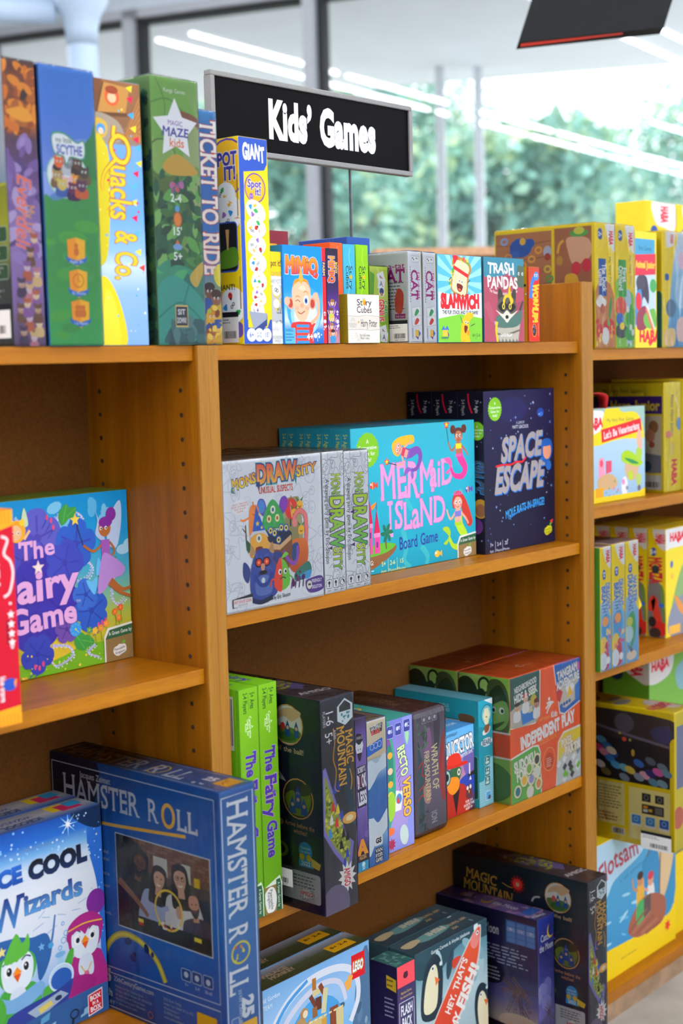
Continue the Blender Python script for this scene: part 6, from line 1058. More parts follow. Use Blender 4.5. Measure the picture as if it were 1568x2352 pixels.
A = b.F; A.r(0, 0, 100, 100, 'be0c26'); A.p([(0, 0), (100, 0), (100, 7.4), (60, 10), (0, 9)], 'f0a01c'); A.p([(0, 93.4), (100, 91.6), (100, 100), (0, 100)], 'f0a01c')
for i in range(14): A.r(i*7, 0, i*7+2.4, 6.6, 'e08a18'); A.r(i*7, 95, i*7+2.4, 100, 'e08a18')
A.s([(76, 12), (88, 14), (80, 20), (92, 24), (96, 30), (88, 38), (76, 40)], 1.4, 'f4d8d8'); [A.r(58, y0, 70, y1, 'f4e4e4') for y0, y1 in ((20, 21.6), (24, 25.6), (27, 31), (33, 34.6))]; A.s([(80, 51), (80, 62)], .8, '5a0a14')
for y in (48.5, 53, 57.4, 61.6): A.star(88, y, 2.2, 'f4f0f0')
for y in (44.5, 65): A.t('"', 88, y, 3, 'f4f0f0', b=.05)
A.e(80, 81, 4, 3, '2a4aa8'); A.p([(88, 80), (94, 79), (90, 83)], 'f08a2c', True); A.t('blue orange', 66, 82.6, 3.2, 'f4f0f4', rot=-90, wl=12, b=.04); b.T.r(0, 0, 100, 100, 'd8901c'); b.done()

b = Box('board_game_box', 'big dark blue box with a photo of people on its side, lower left bay', 'game box', (-.1298, -.069, -.11, .223, -.886, -.548), '1f3f78', wrap=1, gloss=1)
A = b.S; A.g(0, 0, 100, 100, (0, '1c4a8e'), (.3, '1c5cae'), (.5, '2468ba'), (.8, '2056a8'), (1, '22488c')); A.p([(0, 0), (30, 0), (24, 22), (0, 40)], '141a34', True)  # side blues painted brighter, standing in for missing light on this face
wl = 'c8d2e0'
for p_ in ([(1, 3.2), (97, 3.2), (97, 81), (26, 82.6)], [(26, 85), (97, 83.6), (97, 99), (26, 99)]): A.s(p_, .45, wl, False)
A.s([(1, 3.2), (1, 20)], .45, wl, False)
A.t('Jacques Zeimet', 28.5, 6.2, 2.5, 'd8dde4', wx=19, b=.015); A.t('HAMSTER', 31, 13, 9.2, 'd8dade', wx=47, b=.012, ser=.8, caps=.12); A.t('R', 62.5, 13.4, 8.8, 'd8dade', wx=6, b=.012, ser=.8); A.ring(71.6, 13.8, 3.1, 4.2, 1.5, 'f0b42c'); A.t('LL', 82, 14.2, 8, 'd8dade', wx=12, b=.012, ser=.8)
A.s([(22, 24.4), (40, 23.4), (60, 21.8), (81, 20)], 1.3, 'f0b42c')
A.r(39.6, 26, 94, 64, 'd0d8e0'); A.r(40, 26.4, 93.5, 63.5, '4a3a30'); A.cr = (.40*A.w, .935*A.w, .365*A.h, .736*A.h); A.r(40, 26.4, 93.5, 38, '6a4a38')
for i in range(8):
    for j in range(9): A.r(48+j*5.2+(i % 2)*2.4, 26.6+i*1.5, 52.4+j*5.2+(i % 2)*2.4, 27.8+i*1.5, ('7c5440', '86604a', '6e4a38')[(i+j) % 3])
A.r(62, 31, 70, 38, 'c8c4b4'); A.r(78, 31, 83, 38, 'c8c4b4'); A.p([(40, 26.4), (50, 27), (58, 34), (60, 62), (40, 63.5)], '2c2a2c', True); A.r(40, 56, 93.5, 63.5, '2f2420'); A.p([(83, 44), (93.5, 42), (93.5, 58), (84, 56)], '2a2e3c')
def folk(x, y, k, skin, hair, shirt, long, beard=None, bald=False, tilt=0):
    L = A.loc(x, y, k, tilt); L.p([(-13, -34), (-13, -13), (-6, -8), (6, -8), (13, -13), (15, -34)], shirt, True)
    if long: L.p([(-6.4, 2), (-5, 7), (0, 8.6), (5, 7), (6.6, 2), (8, -14), (4, -16), (-4, -16), (-8, -14)], hair, True)
    L.p([(-2.2, -3), (2.2, -3), (2.6, -10), (-2.6, -10)], skin)
    L.p([(-4.4, 3), (-4.4, -1), (-2.6, -5), (0, -6.4), (2.6, -5), (4.4, -1), (4.4, 3), (2.6, 6), (-2.6, 6)], skin, True)
    if not bald: L.p([(-5, 1), (-5, 5), (-2, 8), (3, 8), (5.4, 5), (5, 0), (4, 3.6), (0, 5), (-3.4, 3.8)], hair, True)
    if beard: L.p([(-4.4, -1), (-3, -5.4), (0, -8), (3, -5.4), (4.4, -1), (2, -2.4), (-2, -2.4)], beard, True)
    for q in (-1.8, 1.8): L.e(q, 1, .7, .5, '2a1c18', n=8)
    L.s([(-1.6, -3), (0, -3.7), (1.6, -3)], .7, 'f0e4e0' if not beard else '7a4a40')
folk(54, 36, .72, '6a4430', '1e1614', '26262a', True, '1e1614', tilt=-14); folk(65, 40, .66, 'c8967a', '241814', 'a4aecc', True, tilt=-8); folk(77, 37.5, .72, 'c89a80', '241814', 'd8d4d0', True, tilt=6); folk(84.5, 46, .62, 'c08a6c', '2a1c18', '4a3a48', False, '3a2a22', True, 10)
for q in (-1.5, 1.5): A.ring(77+q, 37, 1, .9, .25, '222', 10)
A.s([(41, 45), (50, 50), (58, 56)], 3, '8a6044', taper=.4); A.s([(61, 54), (70, 50)], 2, 'a4aecc'); A.e(76, 50.5, 1.8, 2.6, 'c89a78'); A.r(40, 57, 93.5, 63.5, '2f2420')
A.ring(70, 51, 7.6, 7.8, .9, 'ecc63c'); A.sc(9, 64, 56, 76, 58.6, ('d8c030', 'd03a2c', 'e8e4d0', '3a3a3a'), 1.2, .7, 4); A.r(52, 58, 55, 59.4, 'e8d040'); A.r(52.4, 59.4, 54.8, 60.6, 'c8342c'); A.r(84, 58, 88, 59.6, 'e8d040'); A.r(85, 35, 88, 38.6, 'd8b020')
A.cr = None
for c, w_ in (('c8b42c', 2.6), ('ecd83c', 1.2)): A.s([(26, 90), (30, 78), (36, 70), (44, 66.6), (54, 68), (62, 73), (66.6, 80.4)], w_, c)
A.sc(5, 44, 69, 62, 78, ('0f2a5a', '10306a'), 2, 1.4, 3)
for i, x in enumerate((78.6, 84.6, 90.8)): A.rr(x-2.5, 72-i*.2, x+2.5, 76.4-i*.2, .6, '1c4486', wl, .25); A.e(x, 74, 1.2, 1.2, wl); A.t(('7+', '2-4', '30-60')[i], x, 78, 1.2, wl)
for y, q in ((35, 'er wheel.'), (38, 'e wheel'), (44, 'wheel are'), (49, 'winner!'), (60, 'stands')): A.t(q, 33, y, 1.5, 'b8c4d4', wx=5)
A.t('25thCenturyGames.com', 47.4, 86.6, 2, 'd4dae4', wx=24, b=.015)
for i, q in enumerate(('Published by 25th Century Games', 'PO Box 160130 Atlanta GA 30316 USA', 'All rights reserved. Made in China.', 'Warning: Choking hazard. Not suitable', 'for children under 36 months.')): A.t(q, 36, 89.6+i*1.7, 1, 'a8b6cc', al='l', wx=(17, 22, 18, 18, 13)[i])
for i, q in enumerate(('2023 Zoch Verlag', 'Simba Toys GmbH & Co. KG', 'Werkstrasse 1', 'D-90765 Furth', 'www.zoch-verlag.com')): A.t(q, 65, 87+i*1.8, 1.1, 'a8b6cc', al='l', wx=(10, 17, 9, 9, 13)[i])
A.ring(57, 96, 1.3, 1.3, .3, 'd0604a', 14); A.t('25', 30, 86, 5, 'd8e0ec', b=.1); A.rr(84, 87, 95, 99, .6, 'f0b020'); A.t('Zoch', 89.5, 92.6, 2.6, 'c0401c', wx=7, b=.03, rot=4); A.t('25th', 30, 93, 3, 'd8e0ec', b=.06); A.t('CENTURY', 30, 97, 1.6, 'd8e0ec')
A = b.F; A.g(0, 0, 100, 100, (0, '2c5a9c'), (.4, '3f78b4'), (.75, '3a6aac'), (1, '30609c')); A.s([(3.5, 2.4), (95, 2.4), (95, 99), (3.5, 99)], .45, 'd8e2ee', False, True)
A.t('HAMSTER', 45, 26, 9.6, 'ecf0f4', rot=-91, wl=44, b=.015, ser=.8, caps=.1); A.t('R', 41, 54.4, 9.6, 'ecf0f4', rot=-91, wl=5.4, b=.015, ser=.8); A.ring(46, 62.6, 4.6, 4, .8, 'd8cc3c'); A.sc(7, 30, 60, 56, 66, ('d8803c', '2a2a3a', 'c84a3c', 'e0d040'), .7, .6, 3); A.t('LL', 38, 73, 9.6, 'ecf0f4', rot=-91, wl=10, b=.015, ser=.8)
A.t('25', 62, 84.6, 5.4, 'e8eef4', rot=-90, b=.12); A.t('25TH CENTURY', 40, 84, 1.4, 'd8e2ee', rot=-90); A.rr(14, 87, 34, 90.4, .5, '3a6aac', 'd8e2ee', .25); A.rr(38, 90, 88, 99, .6, 'f0b42c'); A.t('Zoch', 62, 94, 2.6, 'c0401c', b=.03)
A = b.T; A.g(0, 0, 100, 100, (0, '24427a'), (1, '2c548c')); A.s([(6, 2), (94, 2), (94, 98), (6, 98)], .3, 'a8b8cc', False, True); A.t('HAMSTER R LL', 46, 38, 10, 'c0c8d4', rot=-90, wl=74, b=.015, ser=.7); A.ring(46, 58, 5, 4, .7, 'd8b03c'); A.t('25', 60, 84.6, 4, 'e8eef4', rot=-90, b=.1); A.r(38, 89, 90, 97, 'f0a82c'); A.s([(46, 94), (60, 91), (80, 94)], .5, 'c0601c'); A.sc(3, 20, 82, 40, 88, ('c8d2e0',), 1, .8, 3)
b.done()

G6 = 'icy penguin game boxes'
b = Box('board_game_box', 'white and blue box with two cartoon penguins and a wand, in the lower left corner', 'game box', (-.34, -.1325, .115, .165, -.886, -.602), '2a3a6a', G6)
A = b.F; A.g(0, 0, 100, 100, (0, '1c4a9c'), (.08, '2a6ac0'), (.14, '7ab4e4'), (.2, 'dce8f4'), (.3, 'eef2f8'), (.55, 'e6ecf6'), (.75, '9ac0ec'), (.86, '3a4a9a'), (1, '2a2a6a')); A.p([(92, 0), (100, 0), (100, 100), (96, 80), (95, 40), (88, 16)], '2f6cc4', True); A.p([(76, 0), (100, 0), (100, 10), (88, 8)], '14284a', True)
A.sc(70, 20, 1, 98, 24, ('e8f4ff', 'c8e4ff', '9ad0f8'), .5, .5, 3); A.sc(26, 88, 20, 99, 80, ('e8f4ff', 'b8dcf8'), .5, .5, 4); A.star(73.5, 4.6, 6, 'a8e0f8', 8, .15); A.star(73.5, 4.6, 2.4, 'fff', 8, .4)
A.t('Brian Gomez', 49.5, 10.4, 2, '6a90b8', wx=20, b=.01)
A.t('ICE', 26, 20.4, 7, ('2a66c4', '1f4a9a'), wx=22, b=.14, rot=2); A.t('COOL', 64.5, 20.4, 7.6, ('14161c', '1c2c50'), wx=45, b=.15, rot=1)
A.t('W', 24.6, 36.5, 13.5, ('1f2f70', '4a86c8'), wx=22, b=.05, ser=1.2); A.t('izards', 60, 35.2, 8.6, ('243478', '5a9ad8'), wx=46, b=.06, ser=.8, jit=.02, out='1a2050', ow=.02, rot=1)
R = random.Random(4)
for i in range(9): x, y = R.uniform(40, 84), R.uniform(42, 58); A.s([(x, y), (x+R.uniform(4, 9), y-R.uniform(-2, 3))], .3, '8ab0d8')
penguin(A.loc(83, 61.4, .8), 'a8287a'); L = A.loc(83, 61.4, .8); L.e(9, 20, 7, 7.6, '7a2a8a'); L.p([(-13, 2), (-12, 10), (-4, 15), (6, 15), (13, 9), (13, 2), (8, 6), (3, 6), (0, 3), (-3, 6), (-8, 6)], 'a8287a', True); L.s([(-12, 8), (0, 9.6), (13, 8)], .9, 'e8b03c'); eyes(L, -.4, 1, 5.4, 2.4, '17202c'); L.s([(-4, -15), (0, -20), (4, -15)], .7, 'd8a83c'); L.e(0, -21, 2, 2, 'd0607a'); L.p([(-20, -24), (-8, -20), (6, -24), (4, -32), (-14, -30)], '9a2474', True)
penguin(A.loc(30, 64, .86), '3f9a3a'); L = A.loc(30, 64, .86); L.p([(-16, 8), (-16, 18), (0, 18), (10, 15), (20, 14), (22, 2), (14, -10), (11, 6), (0, 11)], '2c5c98', True); L.p([(-8, 6), (0, 20), (4, 14), (8, 18), (7, 8)], '5aac3a', True); L.star(-9, 13, 3, 'f4e08a'); L.star(16, 8, 2.4, '7ab4e0'); L.p([(-16, -8), (-4, -14), (14, -10), (16, -16), (0, -22), (-16, -16)], '7ab0dc', True); L.p([(16, -16), (26, -12), (34, 0), (37, -2), (30, -20), (18, -28)], '4aa03a', True); L.p([(-20, -16), (-12, -10), (-8, -20), (-18, -34)], '4aa03a', True)
A.s([(60.3, 44.5), (58, 53), (56, 58)], .9, '4a78b0', taper=-.6); A.s([(56.4, 57), (54.6, 62)], 2, '2f5a94'); A.e(56, 58, 1.6, 1.4, '4a9ad0')
A.e(63, 75, 7, 6.4, 'c4e0f4'); A.e(63, 75.6, 6, 5, '2a5aa8'); A.p([(60, 69), (66, 69), (65, 64), (61, 64)], 'a8d0ec'); A.e(63, 64, 3, 1.4, '7ab0dc'); A.ring(63, 75, 7, 6.4, .5, 'e8f6ff', 20)
for x, y, r in ((66, 58, 1.4), (63, 61, 1), (68, 55, 1.2), (66, 50, .8)): A.ring(x, y, r, r, .35, '5aa0d8', 12)
A.p([(22, 84), (60, 80), (72, 78), (62, 90), (30, 95)], '2a3a86', True); A.p([(36, 85), (62, 81), (68, 84), (44, 90)], 'a0b4c8'); A.p([(44, 85.4), (54, 83.6), (56, 86), (46, 88)], 'd8c86a'); A.e(60, 84, 2, 1.2, '1f2a4a'); A.p([(12, 92), (100, 86), (100, 100), (12, 100)], '2f5a90', True)
for i in range(14): x, y = R.uniform(14, 84), R.uniform(90, 99); A.p([(x, y), (x+7, y-1.4), (x+6, y+2), (x-1, y+3)], R.choice(('5aa0c8', '3a78b0', '8ac0d8', '2a4a80', 'c8d0a0')))
A.ring(72, 95, 2.4, 2, .7, '141a2c', 14); A.s([(71, 97), (70, 100)], 1.4, '141a2c'); A.p([(83, 89), (95, 87.6), (95, 98), (83, 99.4)], 'f0e8e8'); A.p([(83.6, 89.5), (94.4, 88.3), (94.4, 97.5), (83.6, 98.7)], 'c8182c')
for i, q in enumerate(('BOX', 'IN A', 'BOX')): A.t(q, 89, 91+i*2.7, (2.2, 1.6, 2.2)[i], 'fff', wx=(8.6, 5, 8.6)[i], b=.08, rot=4)
A = b.T; A.g(0, 0, 100, 100, (0, '8a8a90'), (.5, 'b4b2b4'), (1, '2a5aa0')); A.t('ICECOOL', 44, 72, 22, '2f3a5a', wx=30, b=.12, rot=180); A.t('WIZARDS', 44, 40, 18, '3a4a8a', wx=24, b=.06, rot=180, ser=.6); A.r(70, 10, 88, 60, 'e0c020'); A.r(76, 20, 92, 70, 'c82a5a'); A.r(84, 10, 95, 50, '2a9ad0'); b.done()
dup(b.root, (-.336, .168, b.loc[2]), 'white and blue penguin game box, second copy behind against the back panel', G6)
b = Box('card_game_box', 'plain white box at the bottom left corner, cut off by the photo edge', 'game box', (-.52, -.4215, -.0, .1, -.886, -.6), 'd8d8dc'); b.F.r(0, 0, 100, 100, 'e4e4e8'); b.done()

# ================================================================ MIDDLE BAY, bottom shelf
G7 = 'boxes on the bottom middle shelf'
b = Box('board_game_box', 'sky blue building brick game box with red square logo, front copy of two', 'game box', (.1347, .3804, .09, .142, -1.23, -.949), '6a8ab0', 'sky blue brick game boxes')
A = b.F; A.g(0, 0, 100, 100, (0, '7ab0e0'), (.2, '9cc4ea'), (.5, '6ab4e4'), (1, '4a98cc')); A.p([(88, 14), (100, 8), (100, 100), (66, 100), (70, 60), (82, 44)], '4a6a8a', True); A.sc(40, 68, 30, 100, 100, ('5a7a94', '6a8a9a', '3a5a74', '8aa0a8'), 4, 2, 3)
for p_, c, w_ in (([(4, 40), (10, 22), (28, 10), (50, 6), (72, 8), (86, 16), (88, 30), (80, 42)], 'e4e8f2', 5), ([(12, 50), (16, 28), (34, 16), (54, 12), (70, 16), (76, 28)], 'd8d8ea', 4), ([(22, 50), (24, 34), (38, 22), (54, 20)], 'c8dcf0', 3), ([(2, 60), (4, 34), (18, 16), (40, 6)], '4a9ad8', 3)): A.s(p_, w_, c, taper=.3)
A.e(48, 38, 22, 20, '4a9ed8'); A.t('David Gordon', 5, 5.6, 2.4, 'e8f0f8', wx=20, b=.01, rot=1); A.t('TEAM', 4, 10, 2.4, 'e8f0f8', wx=8)
A.r(82, 4.5, 95.4, 18.6, 'd01020'); A.t('LEGO', 88.6, 11.6, 5, 'fff', wx=10.6, b=.1, sh=.1, out='1a1a1a', ow=.06, out2='f4d01c', ow2=.12)
for x, y, w_, h_, c, r in ((46, 10, 1.6, 3.4, 'a86a2c', 0), (49, 15, 4, 1.6, 'd8c890', 10), (54, 16, 1.6, 5, '7a3a20', 30), (45, 20, 1.4, 5, '6a3420', 30), (49.6, 22, 2.4, 3.6, '5a2c1c', 0), (55.4, 22, 2, 7, 'd8cfa0', -10), (46, 26, 2, 3, '8a5a34', 0), (78, 20, 2, 3, 'f0a84a', 20), (80, 18, 2, 3, 'f0a84a', -20)): L = A.loc(x, y, 1, r); L.p([(-w_, -h_), (w_, -h_), (w_, h_), (-w_, h_)], c)
for x0, x1, y, c in ((40, 56, 30, 'd0b878'), (60, 68, 28, '7a3c24'), (44, 72, 52, 'c8b078'), (40, 76, 72, 'b89c68')): A.r(x0, y, x1, y+24, c)
A.e(46, 40, 4, 5, '3a2c1c'); A.r(42, 41, 50, 54, '3a2c1c'); A.r(52, 32, 57, 44, 'c8963c'); A.r(66, 30, 73, 50, 'd8c890')
for i in range(7): A.e(42+i*4.6, 30.6, 1.4, .6, 'e4d4a0')
L = A.loc(33, 30, .9); L.s([(-8, -14), (-12, -6), (-8, -2)], 1.2, 'a87c48'); L.p([(-5, -14), (-5, 2), (2, 5), (5, -2), (4, -14)], 'b08a54', True); L.e(3, 7, 3.4, 3.6, 'a87c48'); L.e(4, 6.4, 2.2, 2.4, 'ecd8b8'); L.s([(3, -2), (9, 2)], 1.4, 'b08a54')
A = b.T; A.g(0, 0, 100, 100, (0, 'b0b8c8'), (.25, '8a8a8c'), (.5, '4a5030'), (1, '3a3a20')); A.sc(40, 0, 30, 80, 100, ('5a5c28', '3a401c', '6a5a2c', '2f341a'), 5, 2, 3); A.rr(70, 34, 92, 84, 4, 'f0b01c'); A.t('8+ 2-4', 81, 54, 12, '2a2010', wx=16, b=.05); A.t('MONKEY', 26, 60, 18, 'b89a78', wx=22, b=.1); A.t('PALACE', 24, 36, 18, 'b89a78', wx=22, b=.1); A.r(0, 0, 6, 30, 'c81c24'); b.done()
dup(b.root, (.1330, .1445, b.loc[2]), 'sky blue brick game box, second copy behind the one with the red logo', 'sky blue brick game boxes')

b = Box('card_game_box', 'narrow dark box with coral band between the brick box and fish box', 'game box', (.437, .484, .08, .137, -1.23, -1.013), '241c3a', G7)
A = b.F; A.g(0, 0, 100, 100, (0, '2a2a4a'), (.5, '4a3a6a'), (.62, 'c86a7a'), (.8, '3a4a8a'), (1, '1c1c3a')); A.r(0, 0, 100, 17, 'f0505a'); A.e(48, 9, 3, 2.4, '4a1c30'); A.e(44, 7.4, 1.4, 1.4, '4a1c30'); A.e(54, 7.4, 1.4, 1.4, '4a1c30'); A.t('Baptiste Derrez', 50, 22, 1.8, 'e0c04a', wx=60); A.t('Marc-Antoine Doyon', 50, 25.4, 1.8, 'e0c04a', wx=70)
A.rr(10, 29.5, 92, 52, .4, '3a3a5e', 'e0e0ec', .5); A.t('FLASH', 51, 36, 7.6, 'f4f4f8', wx=68, b=.05); A.t('BACK', 51, 46, 7.6, 'f4f4f8', wx=56, b=.05); A.t('ZOMBIE', 46, 54, 3, 'f0c04a', wx=36, b=.06); A.t('KIDS', 76, 53.4, 3, 'f4f4f8', wx=22, b=.06); A.sc(10, 6, 56, 96, 68, ('f09a8a', 'f0c0a0', 'a04a6a'), 3, 2, 2); A.p([(6, 72), (90, 68), (98, 84), (10, 86)], '4a7ac8', True); A.p([(14, 74), (80, 71), (84, 80), (16, 82)], '1f2a5a', True); A.e(60, 90, 8, 5, 'e07a9a')
A = b.S; A.g(0, 0, 100, 100, (0, '201c40'), (.6, '2a2450'), (1, '4a2a6a')); A.p([(60, 8), (97, 10), (97, 20), (60, 18)], 'e0b82c'); A.para(62, 11, 24, 2, 4, '5a4410', 2); A.para(52, 26, 40, 5, 3.4, 'b4b4d0', 3); A.p([(55, 54), (90, 56), (92, 96), (55, 96)], 'b8a8a4'); A.sc(10, 58, 60, 88, 92, ('3a2c2c', '6a5a6a', '8a6a4a'), 3, 4, 5)
A = b.T; A.r(0, 0, 100, 100, '2f5a58'); A.sc(40, 0, 0, 100, 100, ('4a7a70', '20403c', '6a9488', '3a6a60'), 12, 5, 3); b.done()

G8 = 'fish and penguin game boxes'
b = Box('board_game_box', 'teal game box with a big red fish across its cover, front copy of two', 'game box', (.498, .7045, .09, .145, -1.23, -1.0145), '3a5a62', G8)
A = b.F; A.g(0, 0, 100, 100, (0, '3f6a78'), (.2, '6a98a4'), (.5, 'b8d0d4'), (1, '9ab8c0')); A.p([(0, 0), (100, 0), (100, 14), (60, 10), (30, 24), (0, 20)], '2a4650', True); A.sc(10, 20, 6, 100, 50, ('c8dcde', 'b0ccd0', '8ab0b8'), 9, 4, 3); A.t('Gunter Cornett & Alvydas Jakeliunas', 48, 4.4, 2.7, 'e8f0f0', wx=54, b=.015, rot=1); A.e(84, 2.6, 3, 4, 'e4ecec')
def bird(x, y, s_, rot): 
    L = A.loc(x, y, s_, rot); L.p([(-9, -22), (-12, 0), (-8, 16), (0, 22), (8, 16), (12, 0), (10, -22)], '20303a', True); L.p([(-7, -18), (-8, 0), (-4, 12), (2, 14), (6, 4), (6, -16)], 'f0e8c0', True); L.p([(2, 6), (8, 3), (4, -1)], 'e07030'); L.e(-1, 12, 2, 2, 'f4f4f0'); L.e(-1, 12, 1, 1, '222'); L.e(8, 14, 1.6, 1.6, 'd8e4e4')
bird(22, 32, 1.15, -8); bird(93, 74, 1, 10); A.p([(44, 10), (52, 8), (50, 24), (44, 34), (41, 28)], '2c4450', True); A.s([(50, 10), (42, 30)], 1.4, '22343e')
A.p([(2, 66), (12, 76), (10, 90), (0, 96)], 'b05a4a', True); A.p([(8, 84), (20, 66), (40, 44), (62, 22), (80, 6), (90, 2), (91, 10), (88, 30), (76, 52), (58, 72), (34, 88), (16, 96)], 'd8d8d4', True); A.p([(8, 85), (21, 67), (41, 45), (63, 23), (80, 7.6), (89, 3.6), (89.6, 10), (86, 29), (74, 50), (56, 70), (33, 86), (16, 94)], ('e05a34', 'c8382c'), True); A.p([(52, 28), (50, 20), (62, 20)], 'c8402c', True); A.e(82, 13, 6, 7, 'e8867a'); A.e(86, 8, 2, 2, 'f0f0e8'); A.e(86, 8, 1, 1, '222')
A.t('HEY, THAT\'S', 55, 43, 7.4, 'f4f0e8', rot=56, wl=46, b=.06, jit=.04); A.t('MY', 53, 72, 9, 'f4f0e8', rot=54, wl=13, b=.08); A.t('FISH!', 71, 48, 12, 'f4f0e8', rot=54, wl=38, b=.1, jit=.05)
A = b.T; A.g(0, 0, 100, 100, (0, '3a4c54'), (1, '2f3c44')); A.p([(20, 30), (60, 20), (64, 50), (30, 64)], '6a9a94', True); A.p([(4, 30), (22, 24), (26, 44), (8, 60)], 'c8b48a', True); A.t('FISH!', 50, 34, 22, 'd8ccb4', wx=24, b=.1, rot=180); A.t('HEY THATS', 78, 40, 13, 'c8a878', wx=24, b=.06, rot=180); A.t('MY', 66, 66, 13, 'c8a878', wx=8, b=.06, rot=180); A.e(88, 70, 3, 10, '8aa8a4'); b.done()
dup(b.root, (.4975, .148, b.loc[2]), 'teal fish game box, second copy behind the front one', G8)

b = Box('board_game_box', 'midnight blue moon and ladders game box with yellow crescent, right of the fish box', 'game box', (.73, .7825, 0, .222, -1.23, -1.0065), '1c1c44', G7, wrap=1)
A = b.S; A.g(0, 0, 100, 100, (0, '1c1c3e'), (.5, '2a2a60'), (.72, '6a6aa8'), (.9, 'c8b8b0'), (1, '6a5a60')); A.t('Catch the Moon', 42, 16, 8, 'f0f0f4', wx=42, b=.03); A.r(70, 5.6, 98, 24, '3a72c0')
for i in range(4):
    for j in range(3): A.rr(71+j*9.4, 6.6+i*4.4, 78.6+j*9.4, 10.4+i*4.4, .5, '5a92d8' if i != 1 else '8ab0e4')
A.t('8+', 75, 12.8, 2, 'fff'); A.t('1-6', 84, 12.6, 2, 'fff'); A.t('20', 94, 12.4, 2, 'fff'); A.para(40, 29, 54, 6, 2.7, 'b8bcd8', 3); A.e(56, 52, 12, 10, '1a1a3a'); A.para(48, 48, 16, 4, 3, 'c8c8d8', 4)
R = random.Random(3)
for i in range(9):
    x, y, a, l = R.uniform(70, 92), R.uniform(60, 80), R.uniform(0, 180), R.uniform(9, 15); L = A.loc(x, y, 1, a)
    for q in (-1.1, 1.1): L.s([(-l, q), (l, q)], .6, ('7a5a3c', '5a4030', '94704c')[i % 3], False)
    for q in range(6): L.s([(-l*.85+q*l*.34, -1.1), (-l*.85+q*l*.34, 1.1)], .45, '6a4a34', False)
L = A.loc(72, 58, 1, 100); L.s([(-6, -1), (14, -1)], .5, '6a4a34', False); L.s([(-6, 1), (14, 1)], .5, '6a4a34', False); A.e(82, 90, 20, 8, 'e0ccb8'); A.e(94, 94, 3, 3, '7a5a40'); A.p([(30, 90), (100, 96), (100, 100), (30, 100)], '14142c')
A = b.F; A.g(0, 0, 100, 100, (0, '2a3a9a'), (.3, '2c2c70'), (.55, '4a4a98'), (.8, '7a70b4'), (1, '5a5a80')); A.t('Catch', 46, 16.5, 5.6, 'f0f0f4', wx=58, b=.02); A.t('the Moon', 52, 24.5, 5.6, 'f0f0f4', wx=84, b=.02); A.e(78, 13, 4.8, 6, 'f0c43c'); A.e(83, 12, 4.4, 5.6, '2a327e'); A.sc(8, 6, 56, 60, 72, ('8a86c4', '7a78bc', '9a94cc'), 7, 6, 4)
for i in range(4): L = A.loc(50+i*8, 82, 1, 30+i*36); L.s([(-12, -1), (12, -1)], .6, '5a4434', False); L.s([(-12, 1), (12, 1)], .6, '5a4434', False)
A = b.T; A.g(0, 0, 100, 100, (0, '4a44a0'), (.5, '8a6aa8'), (1, '3a3668')); A.sc(16, 0, 10, 100, 90, ('9a7ab0', '6a5aa0', 'b08ab0'), 8, 4, 3); A.t('Catch', 52, 24, 6, 'b8b4c4', rot=-90, wl=16, b=.02); A.e(50, 43, 6, 5, 'e0b43c'); A.e(62, 42, 5, 4.4, '7a60a4'); A.t('the Moon', 50, 62, 6.6, 'f0f0f4', rot=-90, wl=24, b=.02); A.r(20, 80, 90, 90, '3a6ac0'); A.t('KOSMOS', 40, 95, 3, 'e8e8f0', wx=60, rot=-12, b=.08); b.done()

b = Box('board_game_box', 'dark wrapped witch mountain game box at the right end of the bottom middle shelf', 'game box', (.7832, .8445, -.07, .222, -1.23, -.9395), '1c1a28', G7, wrap=1, gloss=1)
mountain_side(b.S); mountain_front(b.F); mountain_top(b.T); b.done()

# ================================================================ RIGHT BAY
YL = 'f4d21c'; GR = 'yellow edged boxes in the right bay'
def haba(A, x, y, h, rot=0, wl=None, c='d8243a', txt='HABA'):
    A.t(txt, x, y, h, c, rot=rot, wl=wl, b=.12); 
    if rot == 0: L = A.loc(x+h*.3, y, h/6); L.p([(-3, -3), (0, -6), (4, -3)], c)
def hspine(A, art=True, seed=1, cb=('9a5a3c', '8a4a30')):
    A.r(0, 0, 100, 100, YL); A.p([(46, 0), (100, 0), (100, 32), (76, 24), (58, 15)], 'f4f0ec', True); haba(A, 78, 10, 5, -90, 12)
    A.rr(14, 5, 40, 14, 3, '2a4a9a'); A.t('2+', 27, 9.5, 3.6, 'fff', rot=-90, b=.06)
b = Box('board_game_box', 'yellow box with toy food photos on its side, first on the right top shelf', 'game box', (.9475, 1.0155, .005, .222, -.0135, .2105), YL, GR, wrap=1)
A = b.S; A.r(0, 0, 100, 100, YL); A.r(1, 3, 58, 53, 'b8784c'); A.r(61, 2, 97, 52, 'aa6844')  # side browns lightened in the print to compensate for dim side light
for y in (12, 24, 36, 46): A.s([(1, y), (30, y+1), (58, y-1)], .5, '7f4c2c')
A.e(27, 15, 11, 8, '2f5aa8'); A.e(36, 12, 5, 4, '2f5aa8'); A.e(20, 20, 6, 3, '3a68b8'); A.e(29, 10, 3, 3, 'e8b83c')
for x, y, c in ((14, 22, 'e0963c'), (21, 28, 'e89a3c'), (29, 30, 'e8a03c'), (38, 25, 'e8a84a'), (45, 18, 'e8a03c'), (44, 36, 'd05a5a'), (54, 34, 'e0c04a'), (56, 42, '5aa84a'), (18, 36, 'e0c83c'), (42, 48, '4a9ad0'), (34, 42, 'e0b84a'), (10, 9, '8ab0e0')): A.ring(x, y, 3, 2.4, 1.7, c, 16)
A.e(54, 20, 4, 5, 'b8c0d0'); A.e(54, 24, 3, 3, 'a8402c')
